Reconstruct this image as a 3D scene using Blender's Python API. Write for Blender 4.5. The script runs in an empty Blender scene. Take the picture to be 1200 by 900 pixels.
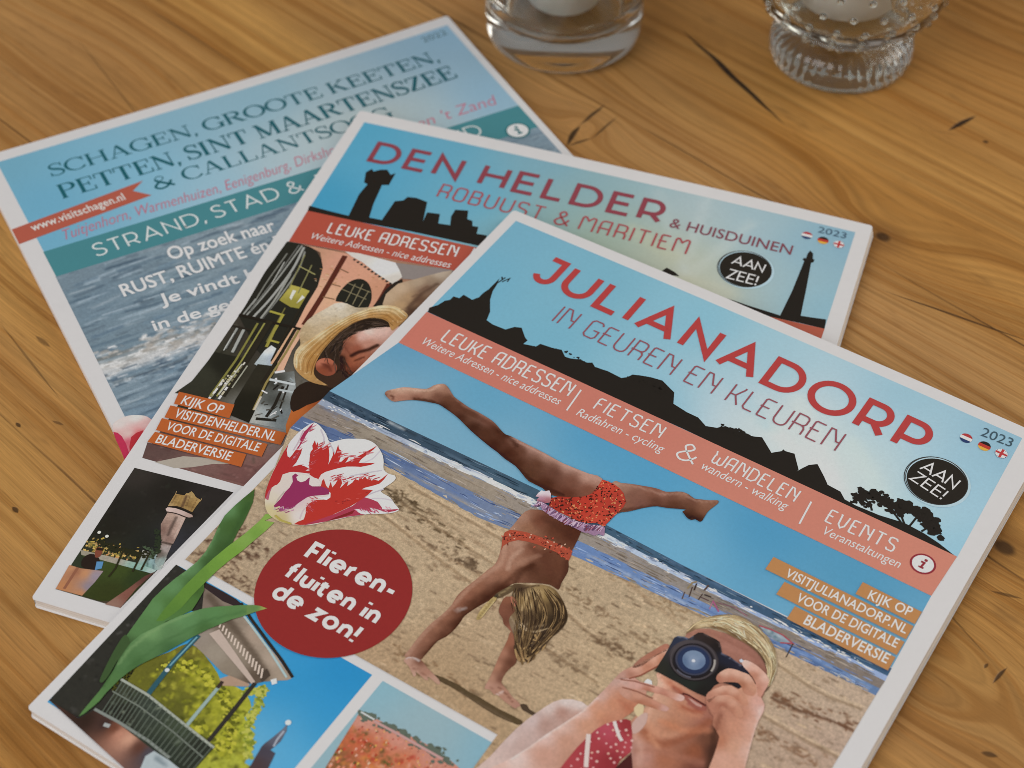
import bpy, bmesh, math, random
import numpy as np
from mathutils import Vector, Matrix
from mathutils.geometry import delaunay_2d_cdt

S = bpy.context.scene
COL = S.collection
rnd = random.Random(11)

# ---------------------------------------------------------------- camera
cam = bpy.data.cameras.new('camera')
cam_o = bpy.data.objects.new('camera', cam)
COL.objects.link(cam_o)
S.camera = cam_o
cam_o.location = (0, 0, 0.41216)
cam_o.rotation_euler = (math.radians(90) - 0.789195, 0, 0)
cam_o.rotation_euler = (Matrix.Rotation(math.radians(90) - 0.789195, 4, 'X') @ Matrix.Rotation(0.001542, 4, 'Z')).to_euler()
cam.sensor_width = 36.0
cam.lens = 36.0 * 1953.86 / 1200.0
cam.clip_start = 0.01
cam.clip_end = 60
cam.dof.use_dof = True
cam.dof.focus_distance = 0.54
cam.dof.aperture_fstop = 11.5

# ---------------------------------------------------------------- light: an indoor table by a window
W = bpy.data.worlds.new('World')
S.world = W
W.use_nodes = True
# the room: dim and brownish round the table, paler towards the ceiling
_nt = W.node_tree
_tc = _nt.nodes.new('ShaderNodeTexCoord')
_sp = _nt.nodes.new('ShaderNodeSeparateXYZ')
_cr = _nt.nodes.new('ShaderNodeValToRGB')
_nt.links.new(_tc.outputs['Generated'], _sp.inputs[0])
_nt.links.new(_sp.outputs[2], _cr.inputs[0])
_nt.links.new(_cr.outputs[0], _nt.nodes['Background'].inputs[0])
_cr.color_ramp.elements[0].color = (0.22, 0.17, 0.12, 1)
_cr.color_ramp.elements[0].position = 0.10
_cr.color_ramp.elements[1].color = (0.62, 0.60, 0.59, 1)
_cr.color_ramp.elements[1].position = 0.75
_nt.nodes['Background'].inputs[1].default_value = 0.42


def area(name, loc, target, size, power, colour, sizey=None):
    l = bpy.data.lights.new(name, 'AREA')
    l.energy = power
    l.color = colour
    l.size = size
    if sizey:
        l.shape = 'RECTANGLE'
        l.size_y = sizey
    o = bpy.data.objects.new(name, l)
    COL.objects.link(o)
    o.location = loc
    o.rotation_euler = (Vector(target) - Vector(loc)).to_track_quat('-Z', 'Y').to_euler()
    return o


area('window_light', (-1.75, -1.15, 1.75), (0.0, 0.45, 0.0), 2.2, 61, (0.975, 0.985, 1.0), 2.8)
area('window_light', (1.7, 0.8, 0.85), (0.05, 0.45, 0.0), 1.2, 17, (1.0, 0.95, 0.87), 1.6)

S.view_settings.view_transform = 'Standard'
S.view_settings.look = 'None'
S.view_settings.exposure = 0.0
S.view_settings.gamma = 1.0
S.render.engine = 'CYCLES'
S.cycles.use_denoising = True
S.cycles.denoising_prefilter = 'NONE'
S.cycles.pixel_filter_type = 'BLACKMAN_HARRIS'
S.cycles.filter_width = 0.85
S.cycles.max_bounces = 16
S.cycles.transmission_bounces = 12
S.cycles.glossy_bounces = 6


# ---------------------------------------------------------------- small helpers
def obj(name, me, mat, parent=None):
    o = bpy.data.objects.new(name, me)
    COL.objects.link(o)
    if mat:
        for m in (mat if isinstance(mat, (list, tuple)) else [mat]):
            me.materials.append(m)
    if parent is not None:
        o.parent = parent
    return o


def tag(o, label=None, cat=None, kind=None, group=None):
    if label: o['label'] = label
    if cat: o['category'] = cat
    if kind: o['kind'] = kind
    if group: o['group'] = group
    return o


def empty(name, loc, rz=0.0):
    o = bpy.data.objects.new(name, None)
    COL.objects.link(o)
    o.location = loc
    o.rotation_euler = (0, 0, rz)
    o.empty_display_size = 0.02
    return o


def mesh_from(name, V, F, smooth=False):
    me = bpy.data.meshes.new(name)
    me.from_pydata([tuple(map(float, v)) for v in V], [], [tuple(map(int, f)) for f in F])
    me.update()
    if smooth:
        me.polygons.foreach_set('use_smooth', [True] * len(me.polygons))
    return me


def srgb(h):
    return np.array([int(h[i:i + 2], 16) / 255.0 for i in (0, 2, 4)])


def to_ink(c):
    """display value of a printed ink under the table light -> reflectance (white paper = 0.8)"""
    g = c @ np.array([.3, .59, .11])
    c = np.clip(g[..., None] + (c - g[..., None]) * 0.96, 0, 1)
    lin = np.where(c <= 0.04045, c / 12.92, ((c + 0.055) / 1.055) ** 2.4)
    return np.clip(lin * 1.43 - 0.010, 0.004, 0.86)


def mm(s):
    """list of millimetre positions on a cover, optionally with an ink: 'u,v u,v,hex'"""
    pts, inks = [], []
    for t in s.split():
        q = t.split(',')
        pts.append((float(q[0]), float(q[1])))
        inks.append(q[2] if len(q) > 2 else None)
    a = np.array(pts)
    return (a, inks) if inks[0] else a


# ---------------------------------------------------------------- node helpers
class X:
    """a tiny expression layer over shader sockets"""
    nt = None

    def __init__(s, k): s.k = k

    @staticmethod
    def m(op, a, b=None, c=None):
        n = X.nt.nodes.new('ShaderNodeMath')
        n.operation = op
        for i, v in enumerate((a, b, c)):
            if v is None: continue
            if isinstance(v, X): X.nt.links.new(v.k, n.inputs[i])
            else: n.inputs[i].default_value = v
        return X(n.outputs[0])

    def __add__(s, o): return X.m('ADD', s, o)
    __radd__ = __add__
    def __sub__(s, o): return X.m('SUBTRACT', s, o)
    def __rsub__(s, o): return X.m('SUBTRACT', o, s)
    def __mul__(s, o): return X.m('MULTIPLY', s, o)
    __rmul__ = __mul__
    def __truediv__(s, o): return X.m('DIVIDE', s, o)
    def clamp(s):
        r = X.m('ADD', s, 0.0); r.k.node.use_clamp = True; return r


def vec(x, y, z):
    n = X.nt.nodes.new('ShaderNodeCombineXYZ')
    for i, v in enumerate((x, y, z)):
        if isinstance(v, X): X.nt.links.new(v.k, n.inputs[i])
        else: n.inputs[i].default_value = v
    return n.outputs[0]


def noise(v, scale=1.0, detail=2.0, rough=0.5):
    n = X.nt.nodes.new('ShaderNodeTexNoise')
    n.inputs['Scale'].default_value = scale
    n.inputs['Detail'].default_value = detail
    n.inputs['Roughness'].default_value = rough
    X.nt.links.new(v, n.inputs['Vector'])
    return X(n.outputs['Fac'])


def smooth(x, a, b):
    n = X.nt.nodes.new('ShaderNodeMapRange')
    n.interpolation_type = 'SMOOTHSTEP'
    X.nt.links.new(x.k, n.inputs[0])
    n.inputs[1].default_value = a; n.inputs[2].default_value = b
    n.inputs[3].default_value = 0.0; n.inputs[4].default_value = 1.0
    return X(n.outputs[0])


def mix(f, a, b):
    n = X.nt.nodes.new('ShaderNodeMix')
    n.data_type = 'RGBA'
    if isinstance(f, X): X.nt.links.new(f.k, n.inputs[0])
    else: n.inputs[0].default_value = f
    for i, v in ((6, a), (7, b)):
        if isinstance(v, tuple): n.inputs[i].default_value = (*v, 1)
        else: X.nt.links.new(v, n.inputs[i])
    return n.outputs[2]


def scale_col(c, f):
    n = X.nt.nodes.new('ShaderNodeVectorMath'); n.operation = 'SCALE'
    X.nt.links.new(c, n.inputs[0])
    X.nt.links.new(f.k, n.inputs['Scale'])
    return n.outputs[0]


def material(name):
    m = bpy.data.materials.new(name)
    m.use_nodes = True
    X.nt = m.node_tree
    return m, m.node_tree.nodes['Principled BSDF']


def coords(which='Object'):
    n = X.nt.nodes.new('ShaderNodeTexCoord')
    sep = X.nt.nodes.new('ShaderNodeSeparateXYZ')
    X.nt.links.new(n.outputs[which], sep.inputs[0])
    return X(sep.outputs[0]), X(sep.outputs[1]), X(sep.outputs[2]), n.outputs[which]


def bump(b, h, strength, dist):
    n = X.nt.nodes.new('ShaderNodeBump')
    n.inputs['Strength'].default_value = strength
    n.inputs['Distance'].default_value = dist
    X.nt.links.new(h.k, n.inputs['Height'])
    X.nt.links.new(n.outputs[0], b.inputs['Normal'])


# ---------------------------------------------------------------- materials
def make_print():
    m, b = material('cover_print')
    at = X.nt.nodes.new('ShaderNodeAttribute'); at.attribute_name = 'ink'
    x, y, z, v = coords()
    g = noise(v, 900, 3, 0.65)
    g2 = noise(v, 2600, 1, 0.5)
    k = X(at.outputs['Alpha']) * (g * 1.5 + g2 * 0.6 - 1.05) + 1.0
    c = scale_col(at.outputs['Color'], k)
    X.nt.links.new(c, b.inputs['Base Color'])
    b.inputs['Roughness'].default_value = 0.46
    b.inputs['Specular IOR Level'].default_value = 0.30
    bump(b, noise(v, 120, 2) * 0.4 + noise(v, 22, 2), 0.22, 0.0016)
    return m


def make_paper(name, col, rough=0.45):
    m, b = material(name)
    x, y, z, v = coords()
    n = noise(v, 300, 3)
    X.nt.links.new(scale_col(mix(0.0, col, col), n * 0.04 + 0.98), b.inputs['Base Color'])
    b.inputs['Roughness'].default_value = rough
    b.inputs['Specular IOR Level'].default_value = 0.35
    bump(b, noise(v, 120, 2) * 0.4 + noise(v, 22, 2), 0.22, 0.0016)
    return m


def make_edges():
    m, b = material('page_edges')
    x, y, z, v = coords()
    n = noise(vec(x * 25.0, y * 25.0, z * 4200.0), 1.0, 3, 0.7)
    c = mix(smooth(n, 0.3, 0.7), (0.60, 0.55, 0.49), (0.88, 0.85, 0.81))
    X.nt.links.new(c, b.inputs['Base Color'])
    b.inputs['Roughness'].default_value = 0.7
    return m


PRINT = make_print()
PAPER = make_paper('cover_paper', (0.80, 0.785, 0.785))
PAGES = make_edges()


def make_wood():
    m, b = material('oiled_pine')
    x, y, z, v = coords()
    s = (x - y) * 0.70711
    t = (x + y) * 0.70711
    # boards lie side by side: each has its own figure, a fine gap between them
    wob = (noise(vec(s * 9.0, 0.0, 1.0), 1.0, 2) - 0.5) * 0.0022
    sd = None
    gap = None
    for edge in (0.1550, 0.2480, 0.3415, 0.4322, 0.5130, 0.5945, 0.68):
        q = smooth(t + wob, edge - 0.0003, edge + 0.0003)
        sd = q * 3.7 if sd is None else sd + q * 3.7
        d = X.m('ABSOLUTE', t + wob - edge)
        k = 1.0 - smooth(d, 0.0001, 0.0007)
        gap = k if gap is None else X.m('MAXIMUM', gap, k)
    gap = gap * (smooth(noise(vec(s * 16.0, t * 5.0, 6.0), 1.0, 2), 0.36, 0.60) * 0.75 + 0.18)
    tone = noise(vec(sd * 4.31 + 0.7, 0.3, 0.0), 1.0, 0)
    w1 = noise(vec(s * 3.2, t * 9.0, sd), 1.0, 3, 0.5)
    w2 = noise(vec(s * 14.0, t * 60.0, sd + 3.0), 1.0, 2, 0.5)
    f = t + (w1 - 0.5) * 0.0135 + (w2 - 0.5) * 0.0024
    knots = [(0.1415, 0.4886, 0.022, 0.05, 0.022, 0.003), (0.0319, 0.5618, -0.012, 0.016, 0.009, 0.0), (0.1565, 0.3362, 0.016, 0.03, 0.018, 0.0036), (0.1319, 0.303, -0.026, 0.05, 0.025, 0.0), (0.1209, 0.2844, 0.012, 0.025, 0.015, 0.0), (0.0707, 0.5629, 0.012, 0.05, 0.016, 0), (-0.1718, 0.4677, 0.01, 0.05, 0.02, 0), (-0.1703, 0.6131, -0.01, 0.06, 0.02, 0), (0.1953, 0.6253, 0.012, 0.06, 0.03, 0)]
    core = None
    halo = None
    for (kx, ky, A, rs, rt, rc) in knots:
        ks, kt = (kx - ky) * .70711, (kx + ky) * .70711
        a = (s - ks) * (1.0 / rs)
        c = (t - kt) * (1.0 / rt)
        q = a * a + c * c
        g = X.m('EXPONENT', q * -1.0)
        f = f + g * A
        if rc > 0:
            d = X.m('SQRT', (s - ks) * (s - ks) * 0.5 + (t - kt) * (t - kt)) + (w2 - 0.5) * 0.003
            k = 1.0 - smooth(d, rc * 0.45, rc)
            core = k if core is None else X.m('MAXIMUM', core, k)
            h = 1.0 - smooth(d, rc, rc * 4.0)
            halo = h if halo is None else X.m('MAXIMUM', halo, h)
    rings = noise(vec(f * 235.0, s * 0.9, sd), 1.0, 2.0, 0.55)
    rings2 = noise(vec(f * 520.0, s * 3.0, sd + 4.0), 1.0, 2.0, 0.6)
    late = smooth(rings, 0.50, 0.66) * (1.0 - smooth(rings, 0.66, 0.74) * 0.5)
    fine = noise(vec(f * 1500.0, s * 14.0, sd + 5.0), 1.0, 2, 0.6)
    fibre = noise(vec(s * 55.0, t * 3200.0, 1.0), 1.0, 3, 0.7)
    blotch = noise(vec(s * 6.0, t * 26.0, sd + 9.0), 1.0, 3, 0.55)
    big = noise(vec(s * 2.4, t * 8.0, 2.0), 1.0, 2, 0.5)
    spots = noise(vec(s * 30.0, t * 90.0, 4.0), 1.0, 3, 0.6)
    base = mix(smooth(blotch, 0.30, 0.70), (0.435, 0.198, 0.042), (0.600, 0.320, 0.090))
    base = mix(smooth(big, 0.45, 0.70) * 0.6, base, (0.520, 0.295, 0.125))
    base = mix(smooth(tone, 0.35, 0.65) * 0.45, base, (0.400, 0.190, 0.055))
    base = mix(late * 0.50, base, (0.270, 0.098, 0.012))
    base = scale_col(base, rings2 * 0.70 + 0.65)
    base = scale_col(base, fine * 0.50 + 0.75)
    base = scale_col(base, fibre * 0.60 + 0.70)
    base = mix(smooth(spots, 0.60, 0.78) * 0.38, base, (0.14, 0.065, 0.022))
    pores = smooth(noise(vec(s * 75.0, t * 1500.0, sd), 1.0, 2, 0.5), 0.60, 0.74)
    base = mix(pores * 0.38, base, (0.19, 0.075, 0.015))
    base = mix(halo * 0.40, base, (0.20, 0.085, 0.025))
    base = mix(core * 0.80, base, (0.035, 0.016, 0.008))
    # cracks and nicks: (x0, y0, x1, y1, half width, darkness)
    dark = None
    for (x0, y0, x1, y1, hw, dk) in [(0.0739, 0.6324, 0.1141, 0.5569, 0.0016, 0.97), (0.0269, 0.5589, 0.0394, 0.5743, 0.0011, 0.8), (0.0219, 0.5445, 0.0276, 0.5601, 0.0015, 0.9), (0.0223, 0.5451, 0.0329, 0.5508, 0.0008, 0.75), (0.0315, 0.5496, 0.044, 0.5659, 0.0007, 0.7), (0.178, 0.5556, 0.1934, 0.5661, 0.0015, 0.95), (0.1914, 0.5492, 0.1938, 0.5475, 0.001, 0.8), (0.1357, 0.4594, 0.1873, 0.4292, 0.0006, 0.75), (-0.1907, 0.6231, -0.1463, 0.5518, 0.0004, 0.4), (0.1701, 0.5568, 0.185, 0.5521, 0.0004, 0.3), (0.1424, 0.2843, 0.1479, 0.2904, 0.0007, 0.8), (0.1339, 0.261, 0.139, 0.2596, 0.0012, 0.7), (0.141, 0.2898, 0.1426, 0.2917, 0.0006, 0.7), (-0.157, 0.391, -0.1522, 0.3889, 0.0007, 0.5), (-0.169, 0.3902, -0.1668, 0.3878, 0.0008, 0.8), (-0.1621, 0.3528, -0.1595, 0.3499, 0.001, 0.8), (-0.1849, 0.4398, -0.156, 0.4011, 0.0005, 0.45), (-0.1713, 0.4331, -0.1645, 0.4265, 0.001, 0.5), (0.1482, 0.3192, 0.1581, 0.3159, 0.0007, 0.6), (0.1304, 0.3159, 0.143, 0.2935, 0.0004, 0.4), (-0.0381, 0.6478, -0.0148, 0.6259, 0.0004, 0.4)]:
        L = math.hypot(x1 - x0, y1 - y0)
        dx, dy = (x1 - x0) / L, (y1 - y0) / L
        a = ((x - (x0 + x1) / 2) * dx + (y - (y0 + y1) / 2) * dy) * (2.0 / L)
        c = (x - x0) * (-dy) + (y - y0) * dx + (w2 - 0.5) * (hw * 3.0) + (w1 - .5) * (L * 0.06)
        wid = (1.0 - a * a) * hw
        k = smooth(wid - X.m('ABSOLUTE', c), -0.0001, hw * 0.55) * dk
        dark = k if dark is None else X.m('MAXIMUM', dark, k)
    base = mix(gap * 0.80, base, (0.10, 0.045, 0.014))
    base = mix(dark, base, (0.022, 0.012, 0.008))
    X.nt.links.new(base, b.inputs['Base Color'])
    X.nt.links.new((fibre * 0.16 + blotch * 0.22 + 0.24).k, b.inputs['Roughness'])
    b.inputs['Specular IOR Level'].default_value = 0.22
    bump(b, fibre * 0.45 + late * 0.35 + rings2 * 0.3 - dark * 2.5 - gap * 1.6 - core * 0.8, 0.35, 0.0007)
    return m


WOOD = make_wood()


def make_glass():
    m, b = material('clear_glass')
    x, y, z, v = coords()
    b.inputs['Base Color'].default_value = (0.94, 0.97, 0.95, 1)
    b.inputs['Transmission Weight'].default_value = 1.0
    b.inputs['IOR'].default_value = 1.5
    X.nt.links.new((noise(v, 60, 2) * 0.03 + 0.005).k, b.inputs['Roughness'])
    return m


def make_wax():
    m, b = material('white_wax')
    x, y, z, v = coords()
    X.nt.links.new(mix(noise(v, 90, 3), (0.80, 0.77, 0.72), (0.88, 0.86, 0.82)), b.inputs['Base Color'])
    b.inputs['Roughness'].default_value = 0.5
    b.inputs['Subsurface Weight'].default_value = 0.25
    b.inputs['Subsurface Radius'].default_value = (0.006, 0.005, 0.004)
    return m


GLASS = make_glass()
WAX = make_wax()

# ---------------------------------------------------------------- the table
bm = bmesh.new()
bmesh.ops.create_cube(bm, size=1.0)
for q in bm.verts:
    q.co = Vector((q.co.x * 2.4, q.co.y * 1.5 + 0.62, q.co.z * 0.04 - 0.02))
me = bpy.data.meshes.new('table_top')
bm.to_mesh(me); bm.free()
tag(obj('table_top', me, WOOD), kind='structure')

# ---------------------------------------------------------------- magazines: footprint and how each one lies
MW, MH = 210.0, 258.47          # cover size in millimetres
MAGS = {'SC': (-0.21332, 0.53019, 0.49626, [0.0045, 0.0045, 0.0045, 0.0045]), 'DH': (-0.06192, 0.5556, -0.33351, [0.0099, 0.00742, 0.00521, 0.00495]), 'JD': (0.00053, 0.48876, -0.57228, [0.01279, 0.00931, 0.00606, 0.00536])}                 # x, y of the top left corner, turn, heights of the four corners (tl, tr, bl, br)


class Mag:
    def __init__(s, key):
        s.x, s.y, s.a, s.hs = MAGS[key]
        s.under = []
        s.thick = 0.0042
        s.bend = {'JD': (0.0011, 0.0), 'DH': (0.0008, -0.0006), 'SC': (-0.0002, 0.0022)}[key]

    def top(s, uv):
        a = uv[..., 0] / MW; b = np.clip(uv[..., 1] / MH, 0, 1)
        tl, tr, bl, br = s.hs
        mid, curl = s.bend                      # a soft rise along the head edge, a curl at its right corner
        return (tl * (1 - a) * (1 - b) + tr * a * (1 - b) + bl * (1 - a) * b + br * a * b
                + mid * 4 * np.clip(a * (1 - a), 0, 1) * (1 - b) ** 3 + curl * np.clip(a, 0, 1) ** 4 * (1 - b) ** 4)

    def world(s, uv):
        c, n = math.cos(s.a), math.sin(s.a)
        u, v = uv[..., 0] / 1000, uv[..., 1] / 1000
        return np.stack([s.x + u * c + v * n, s.y + u * n - v * c], -1)

    def local(s, q):
        c, n = math.cos(s.a), math.sin(s.a)
        dx, dy = q[..., 0] - s.x, q[..., 1] - s.y
        return np.stack([dx * c + dy * n, dx * n - dy * c], -1) * 1000

    def bottom(s, uv):
        z = np.maximum(s.top(uv) - s.thick, 0.0002)
        for m in s.under:
            l = m.local(s.world(uv))
            ins = (l[..., 0] > -3) & (l[..., 0] < MW + 3) & (l[..., 1] > -3) & (l[..., 1] < MH + 3)
            z = np.where(ins, np.maximum(z, np.minimum(m.top(l) + 0.00055, s.top(uv) - 0.0003)), z)
        return z

    def pos(s, uv, dz=0.0):
        """millimetres on the cover -> coordinates in the magazine's own frame (origin at the middle of its footprint)"""
        uv = np.asarray(uv, float)
        return np.stack([(uv[..., 0] - MW / 2) / 1000, (MH / 2 - uv[..., 1]) / 1000, s.top(uv) + dz], -1)

    def root(s, label):
        w = s.world(np.array([MW / 2, MH / 2]))
        s.e = empty('magazine', (float(w[0]), float(w[1]), 0.0), s.a)
        tag(s.e, label, 'magazine')
        return s.e


def rounded(u0, v0, u1, v1, r, step=4.0):
    P = []
    for (cx, cy, a0) in ((u1 - r, v0 + r, -90), (u1 - r, v1 - r, 0), (u0 + r, v1 - r, 90), (u0 + r, v0 + r, 180)):
        for k in range(5):
            a = math.radians(a0 + 22.5 * k)
            P.append((cx + r * math.cos(a), cy + r * math.sin(a)))
    return densify(np.array(P), step)


def densify(P, step):
    out = []
    n = len(P)
    for i in range(n):
        a, b = P[i], P[(i + 1) % n]
        k = max(1, int(math.ceil(np.hypot(*(b - a)) / step)))
        for j in range(k):
            out.append(a + (b - a) * j / k)
    return np.array(out)


def round_off(P, n=3):
    """closed Catmull-Rom curve through the points"""
    N = len(P)
    out = []
    for i in range(N):
        p0, p1, p2, p3 = P[i - 1], P[i], P[(i + 1) % N], P[(i + 2) % N]
        for j in range(n):
            t = j / n
            out.append(0.5 * ((2 * p1) + (p2 - p0) * t + (2 * p0 - 5 * p1 + 4 * p2 - p3) * t * t + (3 * p1 - p0 - 3 * p2 + p3) * t ** 3))
    return np.array(out)


def round_open(P, n=5):
    P = np.array(P, float)
    Q = np.vstack([2 * P[0] - P[1], P, 2 * P[-1] - P[-2]])
    out = []
    for i in range(1, len(Q) - 2):
        p0, p1, p2, p3 = Q[i - 1:i + 3]
        for j in range(n):
            t = j / n
            out.append(0.5 * ((2 * p1) + (p2 - p0) * t + (2 * p0 - 5 * p1 + 4 * p2 - p3) * t * t + (3 * p1 - p0 - 3 * p2 + p3) * t ** 3))
    out.append(P[-1])
    return np.array(out)


def inside(P, q):
    x, y = q[:, 0], q[:, 1]
    r = np.zeros(len(q), bool)
    j = len(P) - 1
    for i in range(len(P)):
        xi, yi = P[i]; xj, yj = P[j]
        if yi != yj:
            r ^= ((yi > y) != (yj > y)) & (x < (xj - xi) * (y - yi) / (yj - yi) + xi)
        j = i
    return r


def seg_dist(q, L):
    d = np.full(len(q), 1e9)
    if len(L) == 1:
        return np.hypot(*(q - L[0]).T)
    for a, b in zip(L[:-1], L[1:]):
        e = b - a
        ll = (e * e).sum()
        t = np.clip(((q - a) @ e) / (ll if ll > 0 else 1), 0, 1)
        d = np.minimum(d, np.hypot(*(q - a - t[:, None] * e).T))
    return d


def triangulate(P, cell, seed=1):
    """vertices and triangles filling the closed outline P with an even scatter of inner points"""
    P = densify(P, cell)
    lo, hi = P.min(0), P.max(0)
    r = np.random.RandomState(seed)
    gx, gy = np.meshgrid(np.arange(lo[0], hi[0], cell), np.arange(lo[1], hi[1], cell * 0.87))
    gx = gx + (np.arange(gx.shape[0]) % 2)[:, None] * cell * 0.5
    G = np.stack([gx.ravel(), gy.ravel()], -1)
    G = G + r.uniform(-.12, .12, G.shape) * cell
    if len(G):
        G = G[inside(P, G)]
    if len(G):
        keep = np.ones(len(G), bool)
        for i in range(0, len(G), 4000):
            g = G[i:i + 4000]
            d = np.min(np.hypot(g[:, None, 0] - P[None, :, 0], g[:, None, 1] - P[None, :, 1]), 1)
            keep[i:i + 4000] = d > cell * 0.42
        G = G[keep]
    n = len(P)
    V = np.vstack([P, G]) if len(G) else P
    r_ = delaunay_2d_cdt([Vector(p) for p in V.tolist()], [], [list(range(n))], 1, 1e-5, False)
    V = np.array([tuple(p) for p in r_[0]])
    F = np.array([tuple(f) for f in r_[2]])
    F = F[inside(P, V[F].mean(1))]          # the triangulation covers the hull: keep what lies inside the outline
    return V, [tuple(f) for f in F.tolist()]


DZ = 0.00003     # thickness of one printed layer


class Plate:
    """one printed piece of a cover: collects inked polygons and builds them as one mesh"""

    def __init__(s, mag):
        s.mag = mag
        s.V, s.F, s.C = [], [], []
        s.n = 0

    def add(s, uv, faces, ink, lvl, dz=0.0, grain=0.1):
        uv = np.asarray(uv, float)
        s.V.append(s.mag.pos(uv, lvl * DZ + dz))
        A = np.full((len(uv), 1), grain) if np.isscalar(grain) else np.asarray(grain)[:, None]
        C = np.broadcast_to(ink, (len(uv), 3))
        s.C.append(np.hstack([to_ink(C), A]))
        s.F += [tuple(i + s.n for i in f) for f in faces]
        s.n += len(uv)

    def fill(s, P, base, lvl, cell=2.0, spots=None, st=(), sm=0, grain=0.12, soft=1.2, con=1.0):
        if sm: P = round_off(P, sm)
        V, F = triangulate(P, cell)
        ink = np.tile(srgb(base), (len(V), 1))
        if spots is not None:
            sp, hx = spots
            w = 1.0 / (((V[:, None, :] - sp[None]) ** 2).sum(-1) + soft * soft) ** 1.5
            w /= w.sum(1, keepdims=True)
            ink = w @ np.array([srgb(h) for h in hx])
        for (L, wd, hx, al) in st:
            L = np.atleast_2d(L)
            lo, hi = L.min(0) - wd, L.max(0) + wd
            m = np.where(((V >= lo) & (V <= hi)).all(1))[0]
            if not len(m): continue
            d = seg_dist(V[m], L)
            a = np.clip(1.5 - d / (wd * 0.5), 0, 1)[:, None] * al
            ink[m] = ink[m] * (1 - a) + srgb(hx) * a
        if con != 1.0:                          # deepen light and dark, keep the hue calm
            g = (ink @ np.array([.3, .59, .11]))[:, None]
            ink = np.clip((0.385 + (g - 0.42) * con) + (ink - g) * 0.92, 0.02, 1)
        # keep the outline's winding upward
        Fo = []
        for f in F:
            a, b, c = V[f[0]], V[f[1]], V[f[2]]
            cr = (b[0] - a[0]) * (c[1] - a[1]) - (b[1] - a[1]) * (c[0] - a[0])
            Fo.append(f if cr < 0 else f[::-1])
        s.add(V, Fo, ink, lvl, 0.0, grain)

    def disc(s, c, r, base, lvl, ry=None, n=56, **k):
        c = np.atleast_2d(c)[0]
        a = np.linspace(0, 2 * math.pi, n, endpoint=False)
        s.fill(np.stack([c[0] + r * np.cos(a), c[1] + (ry or r) * np.sin(a)], -1), base, lvl, **k)

    def line(s, P, w, base, lvl, k=0, wl=None, grain=0.1):
        """a ribbon of ink along the polyline P (mm); w width, wl optional width per point"""
        P = np.asarray(P, float)
        keep = [0] + [i for i in range(1, len(P)) if np.hypot(*(P[i] - P[i - 1])) > 1e-6]
        P = P[keep]
        n = len(P)
        if n < 2: return
        ws = (np.asarray(wl, float)[keep] if wl is not None else np.full(n, float(w))) * 0.5
        closed = np.hypot(*(P[0] - P[-1])) < 1e-5
        D = P[1:] - P[:-1]
        D /= np.hypot(D[:, 0], D[:, 1])[:, None]
        N = np.stack([-D[:, 1], D[:, 0]], -1)
        out = []
        for i in range(n):
            if i == 0: a, b = (N[-1], N[0]) if closed else (N[0], N[0])
            elif i == n - 1: a, b = (N[-1], N[0]) if closed else (N[-1], N[-1])
            else: a, b = N[i - 1], N[i]
            m_ = a + b
            l = np.hypot(*m_)
            m_ = m_ / l if l > 1e-6 else b
            k_ = min(1.0 / max(m_ @ b, 0.2), 2.6)
            out.append((P[i] + m_ * ws[i] * k_, P[i] - m_ * ws[i] * k_))
        V = np.array([p for pr in out for p in pr])
        F = []
        for i in range(n - 1):
            a, b, c, d = 2 * i, 2 * i + 1, 2 * i + 3, 2 * i + 2
            q = V[[a, b, c]]
            cr = (q[1][0] - q[0][0]) * (q[2][1] - q[0][1]) - (q[1][1] - q[0][1]) * (q[2][0] - q[0][0])
            F.append((a, b, c, d) if cr < 0 else (d, c, b, a))
        s.add(V, F, srgb(base), lvl, k * 2e-6, grain)

    def frame(s, b0, b1, t0):
        b0, b1, t0 = (np.atleast_2d(q)[0] for q in (b0, b1, t0))
        e = b1 - b0
        L = np.hypot(*e); e = e / L
        up = np.array([e[1], -e[0]])
        if up[1] > 0: up = -up
        h = (t0 - b0) @ up
        return b0, e, up, L, h

    def letters(s, text, font, P3, base, lvl, w, gap=0.22, space=0.45, slant=0.0, ww=None):
        """stroke lettering: baseline start, baseline end, top of the first capital"""
        b0, e, up, L, h = s.frame(P3[0], P3[1], P3[2])
        x = 0.0
        todo = []
        for ch in text:
            if ch == ' ':
                x += space; continue
            gw, strokes = font[ch]
            for q in strokes:
                P, wl = q if isinstance(q, tuple) else (q, None)
                P = np.array(P, float)
                todo.append((np.stack([x + w / 2 + P[:, 0], w / 2 + P[:, 1] * (1 - w)], -1), wl))
            x += gw + w + gap
        tot = x - gap
        kx = L / tot
        for i, (P, wl) in enumerate(todo):
            Q = b0 + (P[:, :1] * kx + P[:, 1:] * slant * h) * e + P[:, 1:] * h * up
            hw = (ww or w) * h
            s.line(Q, hw, base, lvl, i + 1, None if wl is None else np.array(wl) * h)

    def type(s, text, P3, base, lvl, bold=0.0, slant=0.0, wave=0.0):
        """lettering from Blender's built-in typeface, fitted between two points"""
        b0, e, up, L, h = s.frame(P3[0], P3[1], P3[2])
        c = bpy.data.curves.new('lettering', 'FONT')
        c.body = text; c.offset = bold; c.resolution_u = 4
        if bold > 0: c.space_character = 1.0 + bold * 2.2
        o = bpy.data.objects.new('lettering', c)
        COL.objects.link(o)
        me = bpy.data.meshes.new_from_object(o.evaluated_get(bpy.context.evaluated_depsgraph_get()))
        V = np.array([q.co[:2] for q in me.vertices])
        F = [tuple(p.vertices) for p in me.polygons]
        bpy.data.objects.remove(o); bpy.data.curves.remove(c); bpy.data.meshes.remove(me)
        x0, x1 = V[:, 0].min(), V[:, 0].max()
        V[:, 0] = (V[:, 0] - x0) / (x1 - x0) * L
        V[:, 1] = V[:, 1] / 0.685 * h
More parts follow.
